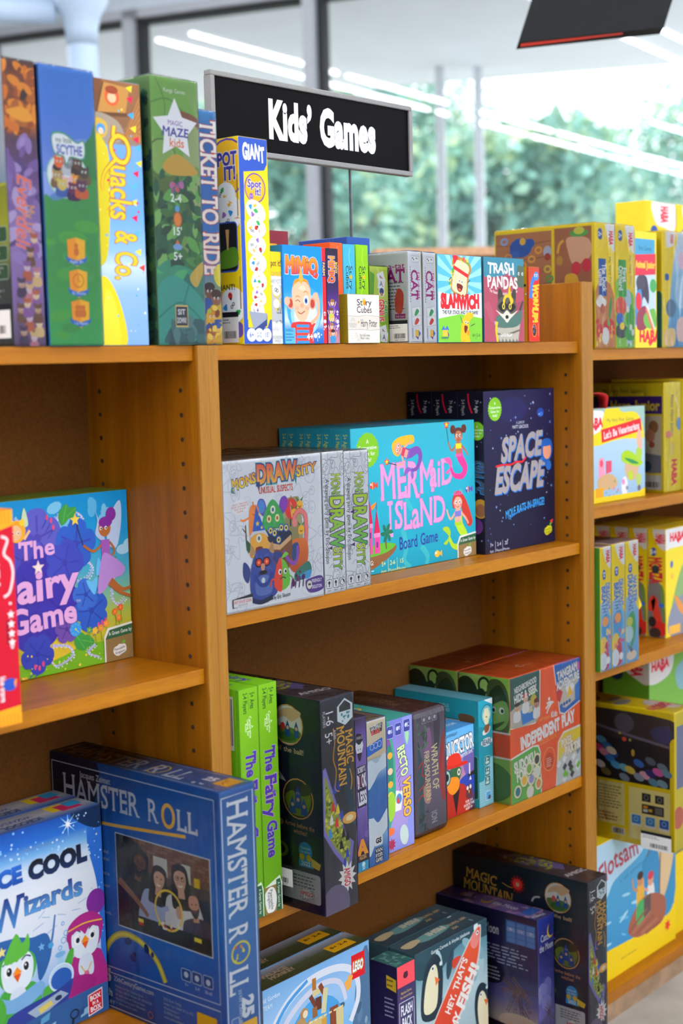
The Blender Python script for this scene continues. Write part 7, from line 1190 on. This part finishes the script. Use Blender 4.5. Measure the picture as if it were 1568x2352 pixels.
A.p([(74, 10), (94, 12), (96, 26), (80, 32), (74, 20)], 'e8b088', True); A.e(85, 7, 9, 3, '5aa84a'); A.e(85, 5, 5, 3, 'd8d04a'); A.e(82, 35, 4.4, 5.4, 'd03040'); A.e(92, 33, 4.4, 5.4, 'd03040'); A.p([(72, 40), (82, 40), (84, 50), (72, 49)], 'f0b82c', True); A.s([(64, 22), (66, 15), (70, 12)], 2.4, 'e8b03c'); A.e(66, 28, 3, 4, 'c8923c')
A.r(40, 56, 97, 76, 'f8ec8a'); 
for i, x in enumerate((64, 76, 88)): A.rr(x-4.4, 58, x+4.4, 68, 1, 'f09a28'); A.ring(x, 63, 1.8, 1.8, .5, 'fbe6b8', 12)
A.para(42, 58, 16, 5, 2.8, '7a6a20', 3)
A = b.F; A.r(0, 0, 100, 100, YL); A.p([(54, 0), (100, 0), (100, 22), (70, 14)], 'f4f0ec', True); haba(A, 82, 11, 6, -90, 11); A.rr(14, 4, 36, 13, 3, '2f4f9a'); A.t('2+', 25, 8.5, 3.4, 'fff', b=.06); A.p([(0, 54), (60, 46), (100, 62), (100, 100), (0, 100)], 'c8804a', True); A.p([(16, 28), (54, 28), (58, 58), (18, 58)], '24509a'); A.t('The Duck', 46, 43, 6.4, 'f4f0ec', rot=-88, wl=22, b=.05); A.t('Game', 28, 43, 6.4, 'f4f0ec', rot=-88, wl=14, b=.05); A.t('My Very First', 78, 38, 4, '6a5a2a', rot=-86, wl=24)
A.e(30, 63, 8, 4, 'f0ece4'); A.e(26, 60, 4, 3, 'f0ece4'); A.e(36, 68, 3, 4, 'b04a3c'); A.p([(66, 70), (80, 58), (84, 64), (70, 78)], '3a9a4a', True); A.e(70, 84, 10, 8, 'd0343c'); A.e(50, 90, 6, 7, 'f0ece4'); A.e(20, 86, 5, 6, 'c8303c'); A.sc(10, 4, 78, 96, 99, ('5aa84a', 'f4ece4', 'c83a3c', 'e8b84a'), 3, 2, 3); b.T.r(0, 0, 100, 100, YL); b.done()
b = Box('board_game_box', 'yellow and green orchard spine with green title, second on the right top shelf', 'game box', (1.018, 1.0855, .005, .222, -.0135, .211), YL, GR, wrap=1)
A = b.F; A.r(0, 0, 100, 100, YL); A.p([(54, 0), (100, 0), (100, 22), (70, 14)], 'f4f0ec', True); haba(A, 82, 11, 6, -90, 11); A.rr(14, 4, 36, 13, 3, '2f4f9a'); A.t('2+', 25, 8.5, 3.4, 'fff', b=.06); A.p([(0, 46), (60, 52), (100, 60), (100, 100), (0, 100)], '86c04a', True); A.p([(50, 54), (80, 56), (86, 96), (60, 96), (56, 70)], 'b8cfe0', True); A.p([(14, 28), (56, 28), (58, 58), (16, 58)], '3a9a3c'); A.t('First', 48, 40, 6.4, 'f4f0ec', rot=-88, wl=12, b=.05); A.t('Orchard', 28, 43, 6.4, 'f4f0ec', rot=-88, wl=20, b=.05); A.t('My Very First', 82, 36, 4, '6a5a2a', rot=-86, wl=24)
A.e(26, 66, 9, 8, 'd8503c'); A.e(22, 76, 6, 5, '3a6ac0'); A.e(30, 86, 10, 6, '4a4a50'); A.e(34, 82, 4, 3, 'f0d03c'); A.e(76, 88, 9, 6, '3f9a4a'); A.e(82, 76, 8, 10, '4aa84a'); A.sc(9, 60, 60, 96, 98, ('d8403c', 'f0ece4', '5ab04a'), 2.4, 2, 3); b.S.r(0, 0, 100, 100, YL); b.done()
b = Box('board_game_box', 'yellow box with a climbing gorilla picture, third on the right top shelf', 'game box', (1.088, 1.17, .005, .1, -.0135, .203), YL, GR)
A = b.F; A.r(0, 0, 100, 100, 'f0d43a'); A.r(0, 6, 92, 20, '4a9cc0'); A.t('First Games', 46, 14, 4, '2a5a7a', wx=60); A.p([(0, 20), (96, 18), (96, 36), (0, 38)], 'd0344a'); A.t('Animal Junior', 48, 28, 5.6, 'f0c83c', wx=90, b=.1); A.p([(0, 38), (96, 36), (96, 80), (0, 82)], 'c4d4dc'); A.p([(14, 40), (50, 38), (64, 52), (60, 62), (40, 56), (24, 64), (10, 54)], '3f3a4a', True); A.e(26, 44, 8, 7, '4a4452'); A.p([(0, 56), (28, 50), (30, 70), (0, 80)], '3f8ac0', True); A.e(16, 60, 5, 8, 'd0303c'); A.p([(10, 70), (48, 64), (54, 82), (10, 84)], '8a3a4a', True); A.p([(40, 72), (90, 66), (96, 82), (50, 82)], '6aa84a', True); A.e(84, 46, 6, 6, '4aa05a'); A.s([(50, 66), (84, 86)], 3, 'd86a5a', False); A.s([(56, 64), (90, 84)], 2, 'f0e4d4', False); haba(A, 66, 90, 9, 0); b.T.r(0, 0, 100, 100, YL); b.done()
b = Box('board_game_box', 'pale blue and pink wrapped box at the right frame edge of the top shelf', 'game box', (1.192, 1.31, .005, .2, -.0135, .208), YL, GR, wrap=1)
A = b.F; A.g(0, 0, 100, 100, (0, 'd8e8f0'), (.2, 'c8d8ec'), (.4, '8ac0dc'), (.8, '5aa0cc'), (1, '4a90c4')); A.p([(0, 0), (50, 0), (34, 30), (12, 100), (0, 100)], YL, True); A.p([(10, 0), (46, 0), (36, 12), (14, 14)], 'f0ecec'); haba(A, 32, 6, 5, -90, 8); A.rr(8, 36, 22, 42, 2, '2f5aa8'); A.e(70, 24, 9, 8, 'ecc8dc'); A.e(64, 52, 12, 14, 'a8cce4'); A.p([(52, 76), (96, 74), (96, 92), (52, 94)], 'ecc8c0', True); A.e(28, 66, 9, 8, '5a7a94'); A.p([(6, 86), (40, 84), (40, 98), (6, 98)], 'f0c884', True)
A = b.S; A.r(0, 0, 100, 100, YL); A.p([(86, 60), (100, 54), (100, 100), (86, 100)], '2a7a6a', True); b.done()
for i, x in enumerate((1.352, 1.484)):
    b = Box('board_game_box', 'tall yellow and white box behind the right top row, %s of two' % ('left', 'right')[i], 'game box', (x, x+.128, .13, .2, -.0135, .288), YL, GR)
    A = b.F; A.r(0, 0, 100, 100, YL); A.p([(22, 0), (96, 0), (96, 18), (60, 17), (32, 14)], 'f0ecea', True); haba(A, 62, 8, 9, -90, 11); A.e(28, 20, 5, 4, '2f4f9a'); b.done()

b = Box('board_game_box', 'yellow box with slanted red title band and red ribbon loop, on the right second shelf', 'game box', (.955, 1.185, .04, .075, -.3, -.124), 'b8cfc4', GR)
A = b.F; A.r(0, 0, 100, 100, 'f2d41c'); A.p([(0, 0), (36, 0), (34, 4), (10, 5), (0, 6)], 'a4c4b8'); A.p([(60, 0), (100, 0), (100, 40), (97, 24), (90, 10), (80, 5), (64, 5)], 'a4c4b8', True); A.p([(0, 4), (31, 2), (31, 12), (26, 24), (0, 26)], 'f2efec', True); haba(A, 18, 14, 9); A.t('My Very First Games', 60, 12.6, 4, '6a6a4a', wx=44)
A.p([(0, 44), (30, 38), (60, 34), (92, 36), (100, 40), (100, 90), (34, 94), (30, 84), (0, 84)], ('b8d4e4', '9cc0dc'), True); A.p([(29, 22), (93, 13), (95, 27), (30, 36)], 'd8222c'); A.t("Let's Be Veterinarians", 62, 24.6, 7.4, 'f4ecec', wx=58, b=.06, rot=6, sx=.7)
L = A.loc(30, 62, 1); L.p([(-6, -16), (-7, 4), (-3, 10), (3, 9), (5, 0), (6, -15)], 'f09ab4', True); L.e(-1, 4, 3.4, 4, 'e84a5a'); L.p([(8, -8), (20, -6), (20, 6), (8, 6)], 'd8506a'); A.p([(24, 74), (42, 70), (54, 78), (50, 86), (26, 86)], 'd0a878', True)
A.e(78, 66, 15, 15, 'd8b088'); A.p([(62, 50), (72, 47), (86, 54), (96, 62), (88, 66), (72, 62), (62, 58)], 'a8cc1c', True); A.p([(66, 55), (80, 58), (90, 63), (78, 62)], '2f8a4a', True); A.e(90, 52, 7, 8, 'b0cc4a'); A.p([(86, 34), (90, 24), (94, 30), (95, 46), (88, 44)], 'ecb494', True); A.p([(72, 72), (78, 70), (80, 78), (74, 80)], 'b8cc2c', True); A.p([(84, 76), (94, 76), (90, 92)], 'b8cc6a', True); A.e(90, 90, 3.6, 3.4, '6a6470')
A.e(66, 86, 7, 11, 'f0eeec'); A.e(64, 81, 3, 3.4, 'e88ac0', 30); A.star(70, 88, 4, '7a7a84', 6, .4); A.sc(8, 36, 76, 58, 94, ('f08ab0', 'e86a9a', '3a9a5a'), 1.6, 1.4, 3); A.r(20, 84, 32, 96, 'f0a81c'); A.r(0, 94, 100, 100, 'f2d41c')
b.done()
bm = bmesh.new(); ln = 14
pts = []
for i in range(ln+1):
    a = math.pi*i/ln; pts.append((.052-.05*math.cos(a)*1.0-.0, .176+.034*math.sin(a)*1.0+.004*math.sin(3*a)))
v0 = [bm.verts.new((x, .004+.004*math.sin(i), z)) for i, (x, z) in enumerate(pts)]; v1 = [bm.verts.new((x+.012, .030, z-.002)) for i, (x, z) in enumerate(pts)]
for i in range(ln): bm.faces.new((v0[i], v0[i+1], v1[i+1], v1[i]))
o = obj('ribbon_loop', bm, mat('red_satin_ribbon', 'e0121c', .35), b.root, (0, 0, 0), True); o['label'] = 'red ribbon carrying loop'
sm = o.modifiers.new('thickness', 'SOLIDIFY'); sm.thickness = .0012

b = Box('board_game_box', 'wrapped yellow box with purple title band, behind the ribbon box on the right second shelf', 'game box', (1.243, 1.309, .03, .222, -.3, -.081), YL, GR, wrap=1)
A = b.S; A.r(0, 0, 100, 100, 'e8c814'); A.r(0, 12, 98, 28, '3f1f6a'); A.t('Hero Junior', 66, 20.5, 8.6, 'ecc818', wx=58, b=.07); A.t('My Very First Games', 52, 7, 3.6, '6a5a1c', wx=50); A.r(48, 30, 97, 82, 'd4c0a0'); A.p([(48, 60), (97, 66), (97, 82), (48, 82)], '7a747a'); A.e(88, 40, 5, 6, '9a6238'); A.e(84, 48, 5, 6, 'c87a5a'); A.e(86, 56, 3, 3, 'b0503c'); A.e(80, 76, 5, 5, '2f4a5a'); A.p([(48, 30), (60, 30), (62, 60), (48, 60)], '8a3a34'); A.r(74, 84, 97, 97, 'd8d0c4'); A.bar(78, 90, 94, 95, 16)
A = b.F; A.r(0, 0, 100, 100, 'f4d61c'); A.t('Rhino Hero Junior', 50, 30, 5, '4a3f6a', rot=-90, wl=38, b=.03); A.t('My Very First Games', 78, 24, 3, '8a7a2a', rot=-90, wl=34); A.e(28, 47, 6, 3.4, 'e88a6a'); A.e(92, 38, 4, 6, '3a8ac8'); A.rr(30, 54, 66, 66, 1, 'e8c84a'); haba(A, 62, 82, 9, -90, 24); b.T.r(0, 0, 100, 100, YL); b.done()
b = Box('board_game_box', 'yellow box at the far right frame edge of the right second shelf', 'game box', (1.33, 1.42, .03, .2, -.3, -.076), YL, GR); b.F.r(0, 0, 100, 100, 'ecd03a'); haba(b.F, 50, 50, 9); b.done()

for i, d_ in enumerate(((.9315, .9695, -.01, .2, -.6, -.371), (.972, 1.019, -.01, .2, -.6, -.3695), (1.0215, 1.0685, -.01, .2, -.6, -.37))):
    b = Box('board_game_box', 'wrapped narrow yellow and sea blue dragon spine on the right third shelf, %s of three' % ('left', 'middle', 'right')[i], 'game box', d_, YL, 'sea blue dragon spines', wrap=1)
    A = b.F; A.g(0, 0, 100, 100, (0, YL), (.4, YL), (.42, '9ac4dc'), (.6, '7ab4dc'), (1, '6aa8d8')); A.p([(0, 0), (100, 0), (100, 54), (70, 48), (30, 43), (0, 43)], 'f4d41c', True); A.p([(28, 0), (100, 0), (100, 17), (70, 15), (44, 9)], 'f4f0ee', True); haba(A, 74, 8, 5, -90, 10); A.rr(22, 18, 50, 26, 3, '2a56a8'); A.t('5+', 36, 22, 3, 'fff', rot=-90, b=.06)
    A.t('DRAGONS' if i == 2 else 'BREATH', 38, 42, 7.6, '4a78b8', rot=-88, wl=30 if i == 2 else 22, b=.1, out='e8f0f8', ow=.05); A.t('WATER' if i == 2 else 'DRAGON\'S', 72, 40, 6, '5a86c0', rot=-88, wl=22, b=.1, out='e8f0f8', ow=.05)
    if i == 2: A.p([(10, 64), (60, 58), (80, 72), (60, 84), (30, 90), (50, 76), (20, 72)], '3f9a5a', True); A.e(24, 76, 7, 7, 'b8d4d8'); A.e(30, 66, 5, 4, 'c8cc5a'); A.e(44, 94, 8, 4, 'e8d0b8'); A.p([(10, 84), (60, 90), (40, 92)], '6a6a74')
    else: A.p([(14, 58), (66, 54), (80, 66), (56, 76), (20, 74)], '4a9ad0', True); A.e(44, 60, 5, 4, 'f0a05a'); A.e(28, 80, 6, 8, 'ecc85a'); A.p([(40, 80), (66, 78), (76, 96), (30, 98)], 'c0405a', True); A.e(24, 92, 6, 7, 'dfe8ec'); A.sc(10, 20, 62, 90, 86, ('f0a06a', 'c86a8a', 'f0d08a'), 2, 1.6, i); A.e(70, 92, 3, 3, 'f4f4f4')
    A = b.S; A.r(0, 0, 100, 100, '3a9a3a' if i == 0 else YL); A.r(94, 0, 100, 100, '4a9a2a'); b.T.r(0, 0, 100, 100, 'd0b0b0'); b.done()

G9 = 'yellow racing car game boxes'
b = Box('board_game_box', 'yellow racing car game box, nearest of its row on the right third shelf', 'game box', (1.285, 1.5, .05, .0915, -.6, -.377), YL, G9)
A = b.S; A.r(0, 0, 100, 100, 'f0cc14'); A.p([(30, 0), (100, 0), (100, 18), (70, 17), (46, 11)], 'e8e0d8', True); haba(A, 72, 9, 9, -90, 9); A.rr(18, 17, 48, 25, 3, '24408a'); A.t('5+', 33, 21, 4, 'fff', b=.06); A.p([(6, 44), (40, 46), (88, 58), (94, 100), (6, 100)], '7a7470', True); A.p([(70, 52), (94, 60), (94, 100), (84, 80)], '6a8a3a', True); A.t('MONZA', 44, 38, 12, 'c82c34', rot=-88, wl=24, b=.12); A.e(44, 37, 4, 4, '3a3a3a'); A.s([(16, 76), (30, 64), (50, 78), (66, 96)], 6, 'd8402c', taper=-.4); A.e(64, 92, 9, 7, 'd02c24'); A.e(40, 96, 6, 5, '3a2c28'); A.e(24, 86, 4, 5, '2a2422'); A.e(76, 70, 3, 2, '3a6ac0')
A = b.F; A.r(0, 0, 100, 100, 'f0d83a'); A.p([(0, 0), (46, 0), (44, 16), (10, 18), (0, 18)], 'eceae8', True); haba(A, 22, 8, 7); A.e(11, 33, 2.6, 3.4, '3a66b0'); A.e(12, 44, 3, 3, 'f0b84a'); A.p([(26, 44), (60, 20), (100, 20), (100, 100), (10, 100)], '8aa86a', True); A.p([(14, 70), (60, 60), (100, 66), (100, 100), (10, 100)], '8a90a0', True); A.p([(16, 62), (30, 70), (40, 84), (26, 78)], 'e0904a', True); A.r(6, 90, 28, 98, 'f0b84a'); b.done()
for i, y in enumerate((.0935, .137, .1805)): dup(b.root, (1.285, y, b.loc[2]), 'yellow racing car game box, %s behind the nearest one' % ('first', 'second', 'third')[i], G9)
b = Box('card_game_box', 'small yellow box leaning sideways behind the sea blue spines', 'game box', (1.095, 1.17, .05, .075, -.5995, -.475), YL, GR); b.F.r(0, 0, 100, 100, 'f0d020'); b.F.e(70, 80, 9, 6, 'e86a7a'); b.done(); b.root.rotation_euler = (0, math.radians(-32), 0); b.root.location.z += .042; b.root.location.x += .03

b = Box('board_game_box', 'tall yellow and grey box beside the raft picture box, low at the right frame edge', 'game box', (1.305, 1.37, .045, .2, -1.23, -.80), YL, GR); b.F.r(0, 0, 100, 100, 'ecc818'); b.F.r(0, 30, 100, 60, '6a7048'); b.done()
b = Box('board_game_box', 'green box with white corner logo high behind the large yellow one', 'game box', (1.305, 1.5, .1, .21, -.80, -.642), '4f8a2a', GR)
A = b.S; A.r(0, 0, 100, 100, '5a8a20'); A.p([(40, 0), (100, 0), (100, 40), (70, 34), (46, 22)], 'dcd4cc', True); haba(A, 74, 18, 16, -90, 26); A.e(30, 30, 10, 9, '1c2c4a')
A = b.F; A.r(0, 0, 100, 100, '7ab04a'); A.p([(0, 0), (50, 0), (46, 34), (0, 40)], 'e8e4e0', True); haba(A, 24, 18, 12); A.p([(60, 30), (100, 20), (100, 60), (66, 60)], '8ab8c0', True); b.done()
b = Box('board_game_box', 'large glossy yellow box with a dark photo, resting on the raft picture box', 'game box', (1.04, 1.11, -.1, .21, -.95, -.685), 'e8c810', GR, wrap=1, gloss=1)
A = b.S; A.r(0, 0, 100, 100, 'f0cc14'); A.r(20, 5, 97, 55, '242226'); A.p([(20, 5), (97, 5), (97, 20), (60, 24), (20, 18)], '3a3230', True); A.e(66, 12, 8, 7, '5a5058'); A.s([(46, 16), (66, 20), (97, 25)], 2, '6a5f70'); A.p([(84, 14), (97, 10), (97, 22), (88, 22)], '3a3a60', True)
for x, y, c in ((50, 27, '5aa0c8'), (54, 31, '3a78b0'), (48, 33, 'd0407a'), (52, 36, 'e890b0'), (58, 36, '2a5aa0'), (56, 40, '3a7ac0'), (60, 44, '4a9ac8'), (66, 45, '6ab0c0'), (70, 46, 'e0c04a'), (49, 45, 'e8e0d8'), (53, 50, '7a6a3a'), (57, 34, 'f0dcc0'), (76, 40, '3a6ab0'), (80, 48, 'e0a0b0'), (84, 46, '2a2a6a'), (89, 44, 'd85aa0'), (86, 52, '5a8a9a'), (92, 52, '7a9aa8'), (92, 40, '6a7a8a'), (84, 37, '5a6070'), (95, 44, '6a8a9a'), (76, 50, '8a98a4'), (66, 52, '7a8a98')): A.e(x, y, 4.4, 2.6, c, -20)
A.e(66, 24, 1.8, 1.6, 'e8503a'); A.e(63, 20, 1, 1, 'c8b83c'); A.e(70, 24, 1, 1, 'b8b048'); A.e(72, 33, 1.4, 2.6, 'c89a3c')
A.r(20, 57, 66, 88, 'f4e08a'); A.para(48, 60, 16, 8, 2.2, '8a7a3a', 2); A.para(48, 80, 14, 3, 2.4, 'b04a2c', 3); A.r(69, 58, 97, 96, 'f4e08a')
for x, y, w_, c in ((78, 61, 6, '2c2a2c'), (87, 61, 6, '2c2a2c')): A.r(x, y, x+w_, y+6, c); A.ring(x+3, y+3, 1.6, 1.8, .5, '8a8a84', 12)
A.r(78, 69, 93, 76, '2c2a2c'); A.r(79, 70, 82, 72, 'e0902c'); A.r(79, 72.6, 82, 74.6, 'd8d8d4'); A.r(82.6, 72, 85, 74, 'e0b82c'); A.r(87, 70, 92, 75, '6a6a68')
for x, c in ((71, '3a86c0'), (80.6, '3a86c0'), (90, '2456a0')): A.rr(x-.4, 77.6, x+6.6, 86, .8, 'f0ece0'); A.rr(x, 78, x+6.2, 84.4, .8, c); A.ring(x+3, 81, 1.6, 1.6, .4, 'b8d4ec', 12)
A.r(57, 90, 66, 95, 'd8d0c8'); A.bar(58, 90.6, 65, 94.4, 14)
A = b.F; A.r(0, 0, 100, 100, 'f4da3a'); A.r(10, 10, 90, 55, '8a90b0'); A.e(20, 76, 8, 8, 'e0705a'); A = b.T; A.r(0, 0, 100, 100, 'f0d014'); A.e(16, 40, 9, 5, '5a4a40'); A.e(60, 20, 12, 6, 'b06a6a'); A.e(36, 60, 8, 4, '8a8a90'); A.e(52, 52, 6, 3, '7a7a8a'); A.p([(50, 74), (100, 70), (100, 92), (56, 92)], 'f0d8d0', True); haba(A, 76, 82, 6, 0); A.t('SAGA', 30, 84, 7, 'd0405a', b=.1); b.done(); b.sticker('s', 77.5, 88, 98, 101)
b = Box('board_game_box', 'yellow bordered box with a raft and sailors picture on the bottom right shelf', 'game box', (.95, 1.295, .035, .2, -1.23, -.95), YL, GR)
A = b.F; A.r(0, 0, 100, 100, 'f2cc18'); A.p([(0, -2), (98, -2), (98, 72), (80, 76), (60, 80), (20, 78), (0, 80)], ('5aa8cc', '3a8ab8')); A.p([(0, 0), (70, 0), (60, 20), (30, 30), (20, 40), (0, 44)], 'b8d8ea', True); A.p([(60, 30), (98, 20), (98, 70), (80, 74)], '3a86b0', True); A.sc(12, 10, 40, 60, 74, ('8ac4d8', '6ab4d0', 'a8d4e0'), 6, 1.2, 3, 30)
A.t('Flotsam', 34, 19, 14, 'a8404a', wx=44, b=.04, rot=12, jit=.08, arc=.3); A.t('a raft adventure', 50, 30, 3, '3a70a0', wx=30, rot=10)
A.p([(70, 6), (94, 0), (98, 30), (90, 56), (82, 62), (80, 30)], 'd8b88a', True); A.s([(66, 26), (78, 4)], 1.6, '6a4a3a', False); A.s([(82, 20), (80, 66)], 1.6, '7a5238', False)
for x, y, c, h_, sh in ((58, 40, 'c8845a', '3a2a20', 'e0a83c'), (70, 44, 'e09a78', 'c83a4a', 'e8e0d8')): L = A.loc(x, y, .9); L.p([(-5, -26), (5, -26), (5, -5), (-5, -5)], sh, True); L.e(0, 0, 4.4, 5.4, c); L.e(0, 3.4, 4.8, 3.4, h_); L.s([(-4, -8), (-11, -4), (-12, 4)], 2, c)
A.p([(44, 70), (54, 58), (66, 54), (80, 58), (88, 66), (84, 80), (60, 82), (48, 78)], '9a5a44', True); A.p([(54, 58), (62, 56), (62, 70), (54, 72)], '4aa05a', True); A.p([(62, 56), (70, 54), (70, 70), (62, 70)], '5a4a48'); 
for i in range(5): A.s([(44+i*5, 74+i*2), (66+i*4, 64+i*4)], 2, ('8a5040', 'a86a50')[i % 2])
A.star(90, 86, 5, 'd83a24', 7, .5); A.e(14, 92, 3, 4, 'b8c04a'); A.para(36, 89, 18, 1, 3, 'c0a030', 2)
b.done()

# ================================================================ aisle sign on its stand
sg = empty('aisle_sign', (.1657, .16, .0006+ZO), 'grey framed black aisle sign with large white words on a thin stand above the games', 'sign')
X, Z = .4493, .099; z0 = .288
bm = bmesh.new(); bx(bm, -.008, -.002, z0-.008, X+.008, .012, z0+.0, 0, .0015); bx(bm, -.008, -.002, z0+Z, X+.008, .012, z0+Z+.008, 0, .0015); bx(bm, -.008, -.002, z0, 0, .012, z0+Z, 0); bx(bm, X, -.002, z0, X+.008, .012, z0+Z, 0)
obj('frame', bm, mat('grey_sign_frame', '85827f', .5, 0, noise=.03), sg)
obj('panel', BX(0, .001, z0, X, .008, z0+Z), mat('black_sign_panel', '080606', .5, spec=.05, noise=.02), sg)
A = Art(X, Z); A.t('Kids\u2019 Games', 53, 49, 52, 'f4f4f4', wx=56, b=.11, sx=.6)
o = A.mesh('lettering', (0, .001, z0), (1, 0, 0), (0, 0, 1), (0, -1, 0), sg, PRINT); o['label'] = 'white bold words'
bm = bmesh.new(); tube(bm, [(.302, .005, .0), (.302, .005, z0-.006)], .0022, 8); bmesh.ops.create_cone(bm, segments=20, radius1=.03, radius2=.028, depth=.004, matrix=Matrix.Translation((.302, .012, .0022)), cap_ends=True)
obj('stand_rod', bm, mat('dark_grey_rod', '4a4a4e', .4, .6), sg)
